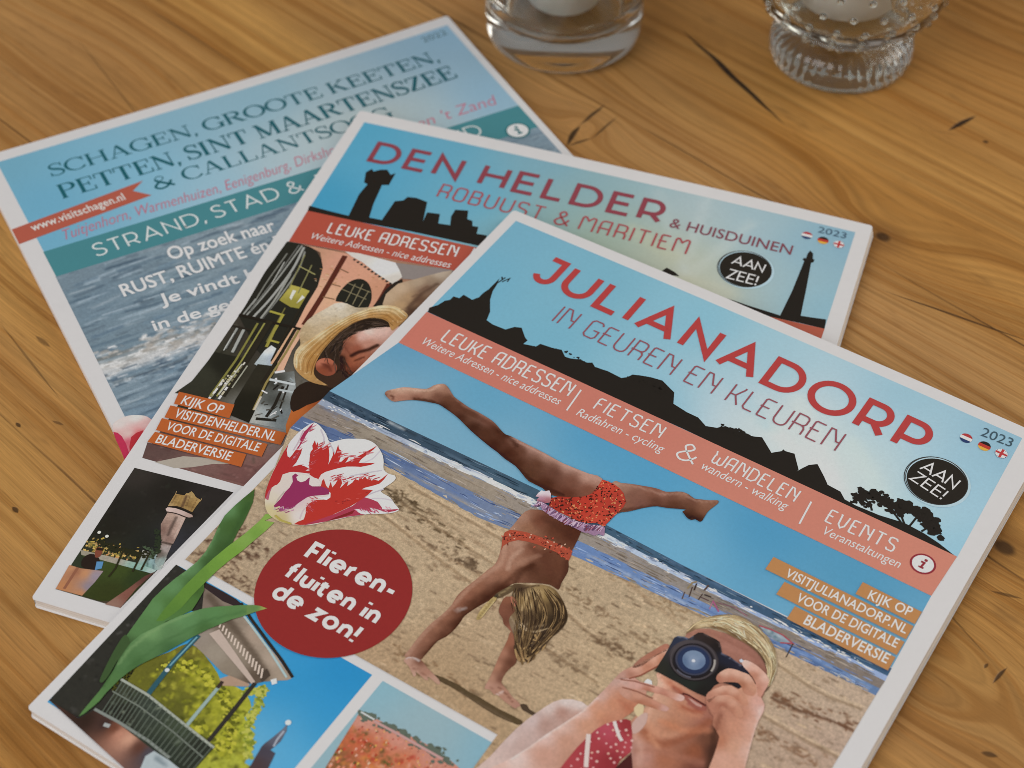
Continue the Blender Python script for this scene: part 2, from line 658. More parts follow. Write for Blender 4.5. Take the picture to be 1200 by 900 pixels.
        if wave: V[:, 1] += wave * h * np.sin(V[:, 0] / (h * 2.3))
        Q = b0 + (V[:, :1] + V[:, 1:] * slant) * e + V[:, 1:] * up
        Fo = []
        for f in F:
            q = Q[list(f[:3])]
            cr = (q[1][0] - q[0][0]) * (q[2][1] - q[0][1]) - (q[1][1] - q[0][1]) * (q[2][0] - q[0][0])
            Fo.append(f if cr < 0 else f[::-1])
        s.add(Q, Fo, srgb(base), lvl)

    def build(s, name, parent, label=None):
        V = np.vstack(s.V); C = np.vstack(s.C)
        me = bpy.data.meshes.new(name)
        me.from_pydata(V.tolist(), [], s.F)
        a = me.color_attributes.new('ink', 'FLOAT_COLOR', 'POINT')
        a.data.foreach_set('color', C.astype(np.float32).ravel())
        me.update()
        o = obj(name, me, PRINT, parent)
        if label: o['label'] = label
        return o


def slab(mag, name, mat, parent, out, top, bot, cell=7.0, fan_top=0.0, fan_bot=0.0):
    """a layer of the magazine between two offsets below the top; top / bot are functions of uv"""
    V, F = triangulate(out, cell)
    # outline vertices come first
    n = len(V)
    T, B = top(V), bot(V)
    xy = np.stack([(V[:, 0] - MW / 2) / 1000, (MH / 2 - V[:, 1]) / 1000], -1)
    fan = np.stack([np.clip((V[:, 0] - 150) / 60, 0, 1) ** 3 / 1000, 0 * V[:, 0]], -1)   # the leaves slide out on the open side
    P = np.vstack([np.hstack([xy + fan * fan_top, T[:, None]]), np.hstack([xy + fan * fan_bot, B[:, None]])])
    edges = {}
    faces = []
    for f in F:
        a, b, c = f
        A = xy[[a, b, c]]
        cr = (A[1] - A[0])[0] * (A[2] - A[0])[1] - (A[1] - A[0])[1] * (A[2] - A[0])[0]
        if cr < 0: a, b, c = c, b, a
        faces.append((a, b, c)); faces.append((c + n, b + n, a + n))
        for i, j in ((a, b), (b, c), (c, a)):
            if (j, i) in edges: del edges[(j, i)]
            else: edges[(i, j)] = 1
    for (i, j) in edges:
        faces.append((j, i, i + n, j + n))
    return obj(name, mesh_from(name, P, faces), mat, parent)


def magazine_body(mag):
    top = lambda q: mag.top(q)
    bot = lambda q: mag.bottom(q)
    cov = slab(mag, 'front_cover', PAPER, mag.e, rounded(0, 0, MW, MH, 1.3), top, lambda q: np.maximum(top(q) - 0.00028, bot(q) + 0.00015))
    lift = lambda q: np.clip((q[..., 0] - 130) / 80, 0, 1) ** 2 * np.clip((185 - q[..., 1]) / 50, 0, 1)
    slab(mag, 'page_block', PAGES, mag.e, rounded(0.6, 0.5, MW - 0.3, MH - 0.5, 0.5),
         lambda q: np.maximum(top(q) - 0.00032, bot(q) + 0.0006), lambda q: np.minimum(bot(q) + 0.0003 + 0.0009 * lift(q), top(q) - 0.0004), fan_top=0.2, fan_bot=1.0)
    slab(mag, 'back_cover', PAPER, mag.e, rounded(0, 0, MW, MH, 1.3), lambda q: np.minimum(bot(q) + 0.00027, top(q) - 0.0005), lambda q: bot(q) - 0.00002, fan_top=0.9, fan_bot=0.9)
    # spine: the cover folded down along the left side
    vs = np.linspace(1.0, MH - 1.0, 50)
    P, F = [], []
    for v in vs:
        uv = np.array([0.0, v])
        t, b = float(mag.top(uv)), float(mag.bottom(uv))
        for (du, z) in ((0.9, t - 0.00002), (0.25, t - 0.00012), (0.02, t - 0.0005), (-0.05, (t + b) / 2), (0.02, b + 0.0004), (0.3, b + 0.0001)):
            P.append(((du - MW / 2) / 1000, (MH / 2 - v) / 1000, z))
    k = 6
    for i in range(len(vs) - 1):
        for j in range(k - 1):
            a = i * k + j
            F.append((a, a + 1, a + k + 1, a + k))
    obj('spine', mesh_from('spine', P, F, True), PAPER, mag.e)
    return cov


# ---------------------------------------------------------------- stroke typefaces (unit cap height)
def arc(cx, cy, rx, ry, a0, a1, n=14):
    return [(cx + rx * math.cos(math.radians(a0 + (a1 - a0) * i / n)), cy + ry * math.sin(math.radians(a0 + (a1 - a0) * i / n))) for i in range(n + 1)]


def curve(*p):
    return [tuple(q) for q in round_open(p, 6)]


AMP = curve((.80, .0), (.45, .36), (.2, .66), (.15, .84), (.32, 1.0), (.50, .86), (.44, .68), (.14, .42), (.02, .2), (.2, .0), (.46, .04), (.66, .26), (.76, .46))
# a wide geometric sans
SANS = {
    'J': (.50, [[(.10, 1), (.50, 1), (.50, .30)] + arc(.26, .28, .24, .28, 0, -165)[1:]]),
    'U': (.74, [[(0, 1), (0, .38)] + arc(.37, .38, .37, .38, 180, 360)[1:] + [(.74, 1)]]),
    'L': (.56, [[(0, 1), (0, 0), (.56, 0)]]),
    'I': (.0, [[(0, 1), (0, 0)]]),
    'A': (.92, [[(0, -.04), (.46, 1), (.92, -.04)], [(.17, .27), (.75, .27)]]),
    'N': (.76, [[(0, 0), (0, 1), (.76, 0), (.76, 1)]]),
    'D': (.82, [[(0, 0), (0, 1), (.36, 1)] + arc(.36, .5, .46, .5, 90, -90)[1:] + [(0, 0), (0, .2)]]),
    'O': (1.0, [arc(.5, .5, .52, .53, 90, 450, 32)]),
    'R': (.66, [[(0, 0), (0, 1), (.34, 1)] + arc(.34, .66, .30, .34, 90, -90)[1:] + [(0, .32)], [(.36, .32), (.64, 0)]]),
    'P': (.64, [[(0, 0), (0, 1), (.34, 1)] + arc(.34, .66, .30, .34, 90, -90)[1:] + [(0, .32)]]),
    'E': (.60, [[(.60, 1), (0, 1), (0, 0), (.62, 0)], [(0, .52), (.54, .52)]]),
    'H': (.76, [[(0, 0), (0, 1)], [(.76, 0), (.76, 1)], [(0, .52), (.76, .52)]]),
    'Z': (.70, [[(0, 1), (.68, 1), (0, 0), (.70, 0)]]),
    'S': (.60, [curve((.58, .86), (.44, .98), (.28, 1.0), (.10, .93), (.03, .75), (.14, .59), (.32, .52), (.50, .43), (.60, .26), (.52, .08), (.30, 0), (.12, .04), (.0, .15))]),
    'T': (.58, [[(-.04, 1), (.62, 1)], [(.29, 1), (.29, 0)]]),
    '&': (.80, [AMP]),
    '!': (.0, [[(0, 1), (0, .32)], [(0, .12), (0, -.06)]]),
    ',': (.0, [[(.04, .08), (-.06, -.18)]]),
}
# a thin art-deco stroke face
DECO = {
    'A': (.60, [[(0, 0), (0, .80), (.05, .93), (.16, 1), (.60, 1)], [(.56, 1), (.56, 0)], [(-.10, .44), (.56, .44)]]),
    'B': (.56, [[(0, 0), (0, 1), (.42, 1), (.52, .90), (.52, .64), (.42, .54), (0, .54)], [(.42, .54), (.56, .42), (.56, .12), (.44, 0), (0, 0)]]),
    'D': (.62, [[(0, 0), (0, 1), (.38, 1), (.62, .78), (.62, .22), (.38, 0), (0, 0)]]),
    'E': (.48, [[(.48, 1), (.06, 1), (0, .94), (0, .03), (.03, 0), (.48, 0)], [(-.09, .54), (.34, .54)]]),
    'F': (.46, [[(.46, 1), (.10, 1), (0, .90), (0, 0)], [(0, .52), (.38, .52)]]),
    'G': (.60, [[(.58, .84), (.58, .90), (.48, 1), (.12, 1), (0, .88), (0, .12), (.12, 0), (.48, 0), (.60, .12), (.60, .46), (.32, .46)]]),
    'I': (.0, [[(0, 0), (0, 1)]]),
    'K': (.56, [[(0, 0), (0, 1)], [(0, .46), (.26, .46), (.52, .92), (.52, 1)], [(.26, .46), (.56, .0)]]),
    'L': (.48, [[(0, 1), (0, .10), (.10, 0), (.48, 0)]]),
    'M': (.74, [[(0, 0), (0, .92), (.06, 1), (.16, 1), (.36, .74), (.56, 1), (.68, 1), (.74, .92), (.74, 0)]]),
    'N': (.66, [[(0, 0), (0, 1), (.20, 1), (.48, .44), (.66, .44)], [(.66, 1), (.66, 0)]]),
    'O': (.62, [[(.14, 0), (0, .14), (0, .86), (.14, 1), (.48, 1), (.62, .86), (.62, .14), (.48, 0), (.14, 0)]]),
    'R': (.56, [[(0, 0), (0, 1), (.36, 1), (.48, .96), (.54, .86), (.54, .60), (.48, .50), (.36, .46), (-.09, .46)], [(.36, .46), (.50, .40), (.55, .30), (.55, 0)]]),
    'S': (.54, [[(.54, .86), (.44, 1), (.10, 1), (0, .90), (0, .66), (.10, .56), (.44, .46), (.54, .36), (.54, .10), (.44, 0), (.10, 0), (0, .14)]]),
    'T': (.60, [[(0, 1), (.60, 1)], [(.30, 1), (.30, 0)]]),
    'U': (.60, [[(0, 1), (0, .24), (.05, .10), (.16, .02), (.30, 0), (.44, .02), (.55, .10), (.60, .24), (.60, 1)]]),
    'V': (.60, [[(-.06, 1), (.02, .96), (.08, .22), (.30, 0), (.52, .22), (.60, 1)]]),
    'W': (.86, [[(-.08, 1), (.06, .70), (0, .62), (.02, .14), (.14, 0), (.30, 0), (.42, .14), (.42, .62)], [(.42, .14), (.54, 0), (.72, 0), (.86, .14), (.86, 1)]]),
    '&': (.70, [AMP]),
}
# a high-contrast serif
T_, t_ = .155, .05


def stem(x, y0=0.0, y1=1.0, foot=.13):
    r = [([(x, y0), (x, y1)], [T_, T_])]
    if y0 == 0: r.append(([(x - foot, .018), (x + foot, .018)], [t_ * .9] * 2))
    if y1 == 1: r.append(([(x - foot, .982), (x + foot, .982)], [t_ * .9] * 2))
    return r


def thin(a, b): return [([a, b], [t_, t_])]


def bowl(cx, cy, rx, ry, a0, a1, n=26):
    P = arc(cx, cy, rx, ry, a0, a1, n)
    return [(P, [t_ + (T_ - t_) * abs(math.cos(math.radians(a0 + (a1 - a0) * i / n))) ** 1.5 for i in range(n + 1)])]


_s = curve((.54, .74), (.50, .90), (.32, 1), (.12, .92), (.07, .74), (.20, .58), (.42, .46), (.56, .28), (.50, .08), (.28, 0), (.08, .10), (.03, .30))
_sw = [t_ + (T_ - t_) * math.exp(-((i / (len(_s) - 1) - .5) / .22) ** 2) for i in range(len(_s))]
SERIF = {
    'S': (.60, [(_s, _sw)] + thin((.545, .70), (.545, 1.0)) + thin((.03, 0), (.03, .30))),
    'C': (.82, bowl(.46, .5, .42, .5, 42, 322) + thin((.79, .66), (.79, 1.0))),
    'G': (.88, bowl(.46, .5, .42, .5, 42, 318) + thin((.79, .68), (.79, 1.0)) + stem(.78, .02, .40) + thin((.62, .41), (.94, .41))),
    'O': (.92, bowl(.46, .5, .42, .5, 90, 450, 36)),
    'H': (.92, stem(.16) + stem(.78) + thin((.16, .51), (.78, .51))),
    'A': (.90, [([(.44, 1), (.76, .02)], [T_, T_])] + thin((.42, .98), (.12, .02)) + thin((.22, .33), (.64, .33)) + thin((-.0, .018), (.26, .018)) + thin((.60, .018), (.92, .018))),
    'E': (.72, stem(.16) + thin((.16, .975), (.66, .975)) + thin((.16, .025), (.70, .025)) + thin((.16, .52), (.50, .52)) + thin((.66, .72), (.66, 1)) + thin((.70, 0), (.70, .28)) + thin((.50, .38), (.50, .66))),
    'N': (.92, thin((.16, 0), (.16, 1)) + thin((.78, 0), (.78, 1)) + [([(.14, 1), (.78, .0)], [T_, T_])] + thin((.02, .982), (.22, .982)) + thin((.04, .018), (.28, .018)) + thin((.66, .982), (.90, .982))),
    'R': (.86, stem(.16) + bowl(.40, .75, .28, .23, 90, -90) + thin((.16, .98), (.42, .98)) + thin((.16, .52), (.42, .52)) + [([(.42, .50), (.74, .02)], [T_, T_])] + thin((.66, .018), (.90, .018))),
    'P': (.74, stem(.16) + bowl(.40, .74, .28, .24, 90, -90) + thin((.16, .98), (.42, .98)) + thin((.16, .50), (.42, .50))),
    'T': (.78, stem(.39, 0, .99) + thin((.03, .975), (.75, .975)) + thin((.03, .70), (.03, 1)) + thin((.75, .70), (.75, 1))),
    'K': (.88, stem(.16) + thin((.18, .42), (.72, .97)) + [([(.36, .60), (.74, .02)], [T_, T_])] + thin((.62, .018), (.90, .018)) + thin((.56, .982), (.84, .982))),
    'I': (.32, stem(.16)),
    'M': (1.06, thin((.16, 0), (.16, 1)) + stem(.92) + [([(.14, 1), (.52, .04)], [T_, T_])] + thin((.52, .04), (.90, 1)) + thin((.04, .018), (.28, .018)) + thin((.02, .982), (.2, .982))),
    'L': (.70, stem(.16) + thin((.16, .025), (.66, .025)) + thin((.66, 0), (.66, .32))),
    'Z': (.72, [([(.62, .97), (.10, .03)], [T_, T_])] + thin((.08, .975), (.68, .975)) + thin((.04, .025), (.66, .025)) + thin((.08, .70), (.08, 1)) + thin((.66, 0), (.66, .30))),
    ',': (.14, [([(.08, .08), (.02, -.20)], [T_ * .9, t_])]),
    '&': (.92, [(AMP, [T_ * .95 if i < 16 else (t_ if i < 40 else T_ * .8) for i in range(len(AMP))])]),
}
# a round bold lower-case face
BOLD = {
    'F': (.44, [[(0, 0), (0, 1), (.46, 1)], [(0, .52), (.40, .52)]]),
    'l': (.0, [[(0, 0), (0, 1)]]),
    'i': (.0, [[(0, 0), (0, .62)], [(0, .88), (0, 1.02)]]),
    'e': (.58, [[(.04, .29), (.57, .29)], arc(.29, .31, .29, .33, -4, 312, 22)]),
    'r': (.24, [[(0, 0), (0, .64)], [(0, .34)] + arc(.26, .34, .26, .28, 180, 90, 8)]),
    'n': (.46, [[(0, 0), (0, .64)], [(0, .36)] + arc(.23, .36, .23, .28, 180, 0, 12) + [(.46, 0)]]),
    '-': (.30, [[(-.02, .32), (.32, .32)]]),
    'f': (.26, [[(.06, 0), (.06, .78)] + arc(.26, .78, .20, .22, 180, 90, 8)[1:], [(-.12, .62), (.28, .62)]]),
    'u': (.46, [[(0, .64), (0, .28)] + arc(.23, .28, .23, .28, 180, 360, 12)[1:] + [(.46, .64)], [(.46, .3), (.46, 0)]]),
    't': (.28, [[(.04, .84), (.04, .20)] + arc(.22, .20, .18, .20, 180, 270, 8)[1:] + [(.32, 0)], [(-.14, .62), (.28, .62)]]),
    'd': (.54, [arc(.27, .31, .27, .33, 0, 360, 24), [(.54, 0), (.54, 1)]]),
    'z': (.44, [[(0, .62), (.44, .62), (0, 0), (.46, 0)]]),
    'o': (.58, [arc(.29, .31, .29, .33, 0, 360, 24)]),
    '!': (.0, [[(0, 1), (0, .34)], [(0, .06), (0, -.08)]]),
}


def flag(pl, c, r, kind, lvl):
    c = np.atleast_2d(c)[0]

    def seg(y0, y1, hx, k):
        a0, a1 = math.asin(max(-1, min(1, y0))), math.asin(max(-1, min(1, y1)))
        a = np.linspace(a0, a1, 10)
        R = [(c[0] + r * math.cos(t), c[1] + r * math.sin(t)) for t in a]
        Lf = [(c[0] - r * math.cos(t), c[1] + r * math.sin(t)) for t in a[::-1]]
        P = np.array(R + Lf)
        pl.fill(P[[i for i in range(len(P)) if np.hypot(*(P[i] - P[i - 1])) > 1e-4]], hx, lvl + k, cell=1.5)
    if kind == 'nl':
        seg(-1, -.34, 'a83a3c', 0); seg(-.34, .34, 'd8d4d6', 0); seg(.34, 1, '2c3c66', 0)
    elif kind == 'de':
        seg(-1, -.34, '26221f', 0); seg(-.34, .34, 'b03a30', 0); seg(.34, 1, 'd0a040', 0)
    else:
        pl.disc(c, r, '3c4470', lvl, n=24)
        for (dx, dy) in ((.7, .7), (.7, -.7)):
            pl.line([c - r * np.array([dx, dy]) * .98, c + r * np.array([dx, dy]) * .98], r * .5, 'd8d4d6', lvl + 1, int(dy > 0))
        pl.line([c - (r, 0), c + (r, 0)], r * .72, 'd8d4d6', lvl + 2); pl.line([c - (0, r), c + (0, r)], r * .72, 'd8d4d6', lvl + 2, 1)
        pl.line([c - (r * .96, 0), c + (r * .96, 0)], r * .4, 'b03a3c', lvl + 3); pl.line([c - (0, r * .96), c + (0, r * .96)], r * .4, 'b03a3c', lvl + 3, 1)


def aan_zee(mag, c, r, A3, Z3, lvl):
    pl = Plate(mag)
    c = np.atleast_2d(c)[0]
    pl.disc(c + (.25, .1), r * 1.10, 'a9c3ce', lvl)
    for k, (dx, dy, q) in enumerate(((-.45, -.1, 1.045), (-.2, -.3, 1.03))):
        a = np.linspace(0, 2 * math.pi, 60)
        pl.line(np.stack([c[0] + dx + r * q * np.cos(a), c[1] + dy + r * q * np.sin(a)], -1), .28, '3a3a38', lvl + 1, k)
    pl.disc(c, r, '28241f', lvl + 2)
    pl.letters('AAN', SANS, A3, 'e2dedb', lvl + 3, .115, gap=.06)
    pl.letters('ZEE!', SANS, Z3, 'e2dedb', lvl + 3, .115, gap=.12)
    return pl


def info_dot(mag, c, r, rim, lvl):
    pl = Plate(mag)
    c = np.atleast_2d(c)[0]
    pl.disc(c, r, rim, lvl, n=40)
    pl.disc(c, r * .84, 'dcd8d8', lvl + 1, n=40)
    q = r * .5
    P = lambda *p: np.array([(c[0] + a * q, c[1] - b * q) for a, b in p])
    pl.line(P((-.42, .28), (.12, .28), (-.02, -.78), (.40, -.78)), q * .36, rim, lvl + 2)
    pl.line(P((-.44, -.78), (.42, -.78)), q * .26, rim, lvl + 2, 1)
    pl.disc(c + (.16 * q, -.86 * q), q * .27, rim, lvl + 2, n=16)
    return pl


def tree_blobs(pl, line, r, n, hx, lvl, seed):
    """a ragged tree-top silhouette along a line of crown centres"""
    q = random.Random(seed)
    for k in range(n):
        t = q.random() * (len(line) - 1)
        i = int(t)
        c = line[i] + (line[min(i + 1, len(line) - 1)] - line[i]) * (t - i)
        c = c + np.array([q.gauss(0, r * .5), q.gauss(0, r * .4)])
        m = 9
        rr = r * q.uniform(.22, .55)
        a = np.linspace(0, 2 * math.pi, m, endpoint=False)
        P = np.stack([c[0] + rr * np.cos(a) * np.array([q.uniform(.6, 1.3) for _ in a]), c[1] + rr * .8 * np.sin(a) * np.array([q.uniform(.6, 1.3) for _ in a])], -1)
        pl.fill(P, hx, lvl + .02 * (k % 40), cell=2)


def strands(pl, left, right, n, inks, lvl, length=.25, w=.28, seed=1, jig=.06):
    """loose hairs running along between two guide lines"""
    q = random.Random(seed)
    A, B = round_open(left, 6), round_open(right, 6)
    m = 40
    ta = np.linspace(0, 1, m)
    ia = lambda P: np.stack([np.interp(ta, np.linspace(0, 1, len(P)), P[:, k]) for k in (0, 1)], -1)
    A, B = ia(A), ia(B)
    for k in range(n):
        f0 = q.random(); f1 = min(1, max(0, f0 + q.gauss(0, jig)))
        t0 = q.uniform(-.1, 1 - length * .4); t1 = min(1, t0 + length * q.uniform(.5, 1.3)); t0 = max(0, t0)
        i0, i1 = int(t0 * (m - 1)), int(t1 * (m - 1))
        if i1 - i0 < 2: continue
        idx = np.linspace(i0, i1, 7).astype(int)
        ff = np.linspace(f0, f1, 7)[:, None]
        P = A[idx] * (1 - ff) + B[idx] * ff
        ww = w * q.uniform(.6, 1.4)
        pl.line(P, ww, q.choice(inks), lvl, k % 50, wl=[ww * .3, ww * .8, ww, ww, ww, ww * .7, ww * .2], grain=.2)


# ================================================================ front magazine: beach cover
JD = Mag('JD')
DH = Mag('DH')
SC = Mag('SC')
DH.under = [SC]
JD.under = [DH, SC]
JD.root('topmost magazine, with a red title, a beach handstand and a camera on its cover')
DH.root('middle magazine of the pile, with a man in a straw hat on its cover')
SC.root('lowest magazine of the pile, with green serif town names above a grey sea')
for _m in (JD, DH, SC):
    _m.cover = magazine_body(_m)
SKIN = '8a5844'

# ---- sky panel with the black skyline
p = Plate(JD)
p.fill(mm("4.16,4.89 202.74,4.94 203.85,63.16 3.94,62.79"), '7fb4c8', 1, cell=3.0,
       spots=mm("4.93,6.10,6fa5bc 5.31,43.18,6aa6c0 46.76,16.66,72a9be 88.18,15.98,7db2c6 117.76,21.67,93bac8 155.62,47.77,cfd3d6 139,45.21,cdd1d4 164.87,54.72,c4ced4 123.68,46.02,b4c7ce 182.96,55.63,a6c5d2 130.19,46.38,c6cdd1 157.19,63.88,c9d0d4 191.12,33.52,8fb9cc 199.59,10.56,84acc0 161.16,12.64,8ab4c6 199.63,61.12,86b8cf 93.08,61.09,79b0c6 47.21,52.28,6fa9c0 161.88,34.93,a8c5d0"), soft=14, grain=.10,
       st=[(mm("133.41,30.55 157.57,55.15"), 7, 'cfd4d6', .35), (mm("126.07,44.49 162.17,58.57"), 6, 'cdd3d6', .4), (mm("157.17,37.97 176.98,55.33"), 6, 'c4d2d8', .35), (mm("103,31.17 130.19,46.38"), 5, '9cc0cd', .4)])
p.build('sky_print', JD.cover)
p = Plate(JD)
sil = mm("4.19,62.63 3.47,60.53 5.29,57.83 6.11,54.72 7.40,53.38 7.44,51.27 9.73,50.85 10.04,48.58 14.07,49.13 15.40,46.72 15.47,44.07 16.04,41.60 16.17,37.31 16.24,34.61 17.17,37.72 17.82,41.52 19.45,45.69 22.79,50.77 24.13,55.01 27.07,55.66 32.24,55.37 34.32,52.53 36.57,51.60 40.06,54.87 41.71,55.80 41.35,58.01 45.76,56.67 46.34,54.81 51.18,54.18 54.10,53.29 56.82,55.46 58.73,55.21 60.92,54.29 64.73,53.79 66.21,52.85 67.99,54.12 72.71,53.49 78.26,53.76 79.77,52.31 80.64,50.33 83.04,49.26 86.38,48.08 90.59,47.28 96.69,49.96 98.92,54.58 104.64,55.51 108.85,55.55 112.81,57.54 116.27,56.23 118.29,54.03 122.02,53.88 125.74,53.74 128.22,53.04 130.75,51.86 136.38,56.21 138.86,53.74 139,52.77 139.80,53.13 142.87,52.47 147.11,58.01 146.74,59.12 147.72,56.76 148.95,54.24 151.12,52.41 155.33,56.16 157.65,58.51 162.32,58.89 164.82,61.06 168.83,61.41 176.57,60.98 184.63,59.48 191.46,59.96 196.74,60.98 203.85,63.16 197.79,63.50 168.88,63.45 106.93,62.67 57.48,63.24")
p.fill(sil, '26221e', 3, cell=3, grain=.05)
p.line(mm("16.65,38.06 17.82,33.07"), .45, '26221e', 3, 3); p.line(mm("17.99,35.61 19.36,32.62 19.55,34.62"), .5, '26221e', 3, 4)
p.line(mm("17.26,34.49 16.53,33.36"), .5, '26221e', 3, 5)
tree_blobs(p, mm("47.97,55.74 56.03,53.04 65.15,54.49"), .9, 40, '26221e', 3.1, 3)
tree_blobs(p, mm("80.53,54.20 84.24,51.35 89.12,50.58 95.33,52.24"), 2.0, 170, '26221e', 3.2, 4)
tree_blobs(p, mm("118.52,55.68 122.20,54.22 128.02,54.50"), 1.5, 120, '26221e', 3.2, 5)
tree_blobs(p, mm("168.24,60.12 169.27,56.53 171.12,54.07 174.29,54.55 177.72,55.68"), 2.6, 110, '26221e', 3.2, 6)
tree_blobs(p, mm("179.66,56.09 181.37,53.33 184.67,52.87 188.82,53.08 191.86,54.82 194.34,57.29"), 3.0, 170, '26221e', 3.2, 7)
for q in (mm("174.03,60.55 172.42,58.26 169.71,57.50"), mm("184.77,59.80 182.47,57.18 183.58,54.39"), mm("186.54,59.88 186.97,55.51 189.23,54.05"), mm("183.59,59.74 180.37,57.70"), mm("190.51,59.76 191.95,56.39")):
    p.line(q, .7, '26221e', 3.4)
p.build('skyline_silhouette', JD.cover)

# ---- salmon banner and its lettering
p = Plate(JD)
p.fill(mm("3.94,62.79 203.72,62.85 202.97,81.15 4.37,80.60"), 'bf7766', 4, cell=3, grain=.08,
       spots=mm("7.35,67.72,bd7061 76.66,66.99,bd7364 141.83,69.53,c07a69 199.09,73.28,c27d6b"), soft=20)
p.build('banner', JD.cover)
p = Plate(JD)
INKW = 'e0d2cb'
p.letters('LEUKE ADRESSEN', DECO, (mm("15.92,72.26"), mm("67.38,71.07"), mm("15.61,65.73")), INKW, 6, .10, gap=.20)
p.letters('FIETSEN', DECO, (mm("77.20,71.26"), mm("102.49,70.89"), mm("76.34,65.33")), INKW, 6, .10, gap=.22)
p.letters('&', DECO, (mm("110.29,75.15"), mm("116.78,74.90"), mm("109.05,67.13")), INKW, 6, .085)
p.letters('WANDELEN', DECO, (mm("121.39,70.64"), mm("151.72,71.16"), mm("120.20,64.84")), INKW, 6, .10, gap=.22)
p.letters('EVENTS', DECO, (mm("163.24,72.84"), mm("186.30,72.49"), mm("162.82,66.93")), INKW, 6, .10, gap=.24)
p.line(mm("69.63,65.89 70.39,76.53"), .6, INKW, 6); p.line(mm("156.36,67.76 157.14,77.98"), .6, INKW, 6, 1)
p.type('Weitere Adressen - nice addresses', (mm("10.74,77.03"), mm("66.54,76"), mm("9.71,73.48")), INKW, 6, slant=.12)
p.type('Radfahren - cycling', (mm("73.91,76.57"), mm("105.99,75.71"), mm("73.17,73.15")), INKW, 6, slant=.12)
p.type('wandern - walking', (mm("119.69,74.76"), mm("150.64,75.38"), mm("119.18,71.19")), INKW, 6, slant=.12)
p.type('Veranstaltungen', (mm("164.33,77.62"), mm("190.27,77"), mm("163.91,74.24")), INKW, 6, slant=.12)
p.build('banner_lettering', JD.cover)
info_dot(JD, mm("196.02,71.35"), 4.0, '8a2f38', 6).build('information_symbol', JD.cover)

# ---- titles
p = Plate(JD)
p.letters('JULIANADORP', SANS, (mm("24.81,29.13"), mm("177.61,31.62"), mm("20.06,14.03")), 'ab3f3e', 5, .165, gap=.20)
p.build('title', JD.cover)
p = Plate(JD)
p.letters('IN GEUREN EN KLEUREN', DECO, (mm("43.58,43.33"), mm("153.49,44.54"), mm("43.45,34.22")), '8c5059', 5, .065, gap=.20)
p.build('subtitle', JD.cover)
p = Plate(JD)
p.type('2023', (mm("190.67,11.64"), mm("201.06,10.94"), mm("190.69,7.56")), '3f535e', 5)
flag(p, mm("187.27,15.41"), 2.05, 'nl', 5); flag(p, mm("193.62,15.31"), 2.05, 'de', 5); flag(p, mm("199.50,15.27"), 2.05, 'uk', 5)
p.build('issue_year_and_flags', JD.cover)
aan_zee(JD, mm("186.52,37.99"), 9.6, (mm("179.58,36.23"), mm("192.23,38.35"), mm("180.27,31.22")), (mm("178.54,42.07"), mm("190.56,44.48"), mm("179.29,37.28")), 5).build('round_badge', JD.cover)

# ---- the beach photograph
p = Plate(JD)
p.fill(mm("4.37,80.60 202.97,81.15 203.50,111.54 133.94,111.99 80.32,110.60 17.13,111.84 -2,111.99"), '5d97b8', 1, cell=3,
       spots=mm("5.09,81.62,5b93b4 1.81,100.63,6f9fb9 17.28,107.17,7fa5bb 42.79,88.62,5a9abb 66.78,104.70,7ba6bd 86.41,83.40,4d93bb 107.80,87.10,4f96bd 130.42,105.58,6ba5c4 149.71,85.19,4a90b8 180.64,89.01,4d90b4 200.90,109.32,6d9fbc 179.40,110.46,6ba2c0 84.62,101.92,5f9dbd 39.62,104.33,76a3bb"), soft=12, grain=.10)
p.fill(mm("-2,111.99 17.13,111.84 80.32,110.60 106.01,111.15 133.94,111.99 172.66,112.21 203.63,111.82 203.67,114.96 174.16,115.29 135.67,115.15 107.74,114.08 82.76,114.49 20.28,116.19 -1.81,116.06"), '3a4f60', 2, cell=1.2, grain=.3,
       spots=mm("4.01,113.29,35485a 38.49,112.64,3a4d5e 78.01,112.07,40586a 109.82,112.35,3f5a70 149.53,113.56,3c5670 192.21,114.18,3f5c78"),
       st=[(mm("22.76,112.36 29.74,112.41"), .8, 'b9bfc2', .8), (mm("28.33,112.86 33.88,112.91"), .6, '28323a', .6), (mm("2.79,114.06 18.71,114.02"), .7, '56697a', .7), (mm("46.17,113.92 78.77,113.27"), .8, '5a7084', .6), (mm("53.49,112.31 57.08,112.19"), .5, 'a5b0b6', .7), (mm("73.98,115.91 86.71,115.69"), .6, '2e3d4c', .6), (mm("112.75,112.09 163.60,112.83"), .8, '566f8c', .6), (mm("172.43,113.47 202.73,113.45"), .7, '2e4566', .6)])
p.fill(mm("-1.81,116.06 20.28,116.19 82.76,114.49 107.74,114.08 135.67,115.15 174.16,115.29 203.67,114.96 203.76,116.99 174.84,116.68 136.60,116.87 108.94,116.13 84.06,116.56 21.61,118.03 -1.84,118.85"), 'b9bfc8', 3, cell=.9, grain=.25,
       spots=mm("-0.61,116.69,8d98ab 20.95,117.11,9aa6b8 48.03,116.65,bcc3cc 74.17,116.20,c9cdd4 99.40,115.77,c6ccd6 123.95,115.65,aab9d0 153.78,116.13,93a6c6 187.85,116.62,8fa3c8"),
       st=[(mm("64.79,115.85 80.47,115.95"), 1.0, 'd6d8dc', .8), (mm("74.55,116.80 87.08,116.28"), .6, 'e0e2e4', .8), (mm("34.83,117.18 61.42,116.72"), .7, 'd0d4da', .6)])
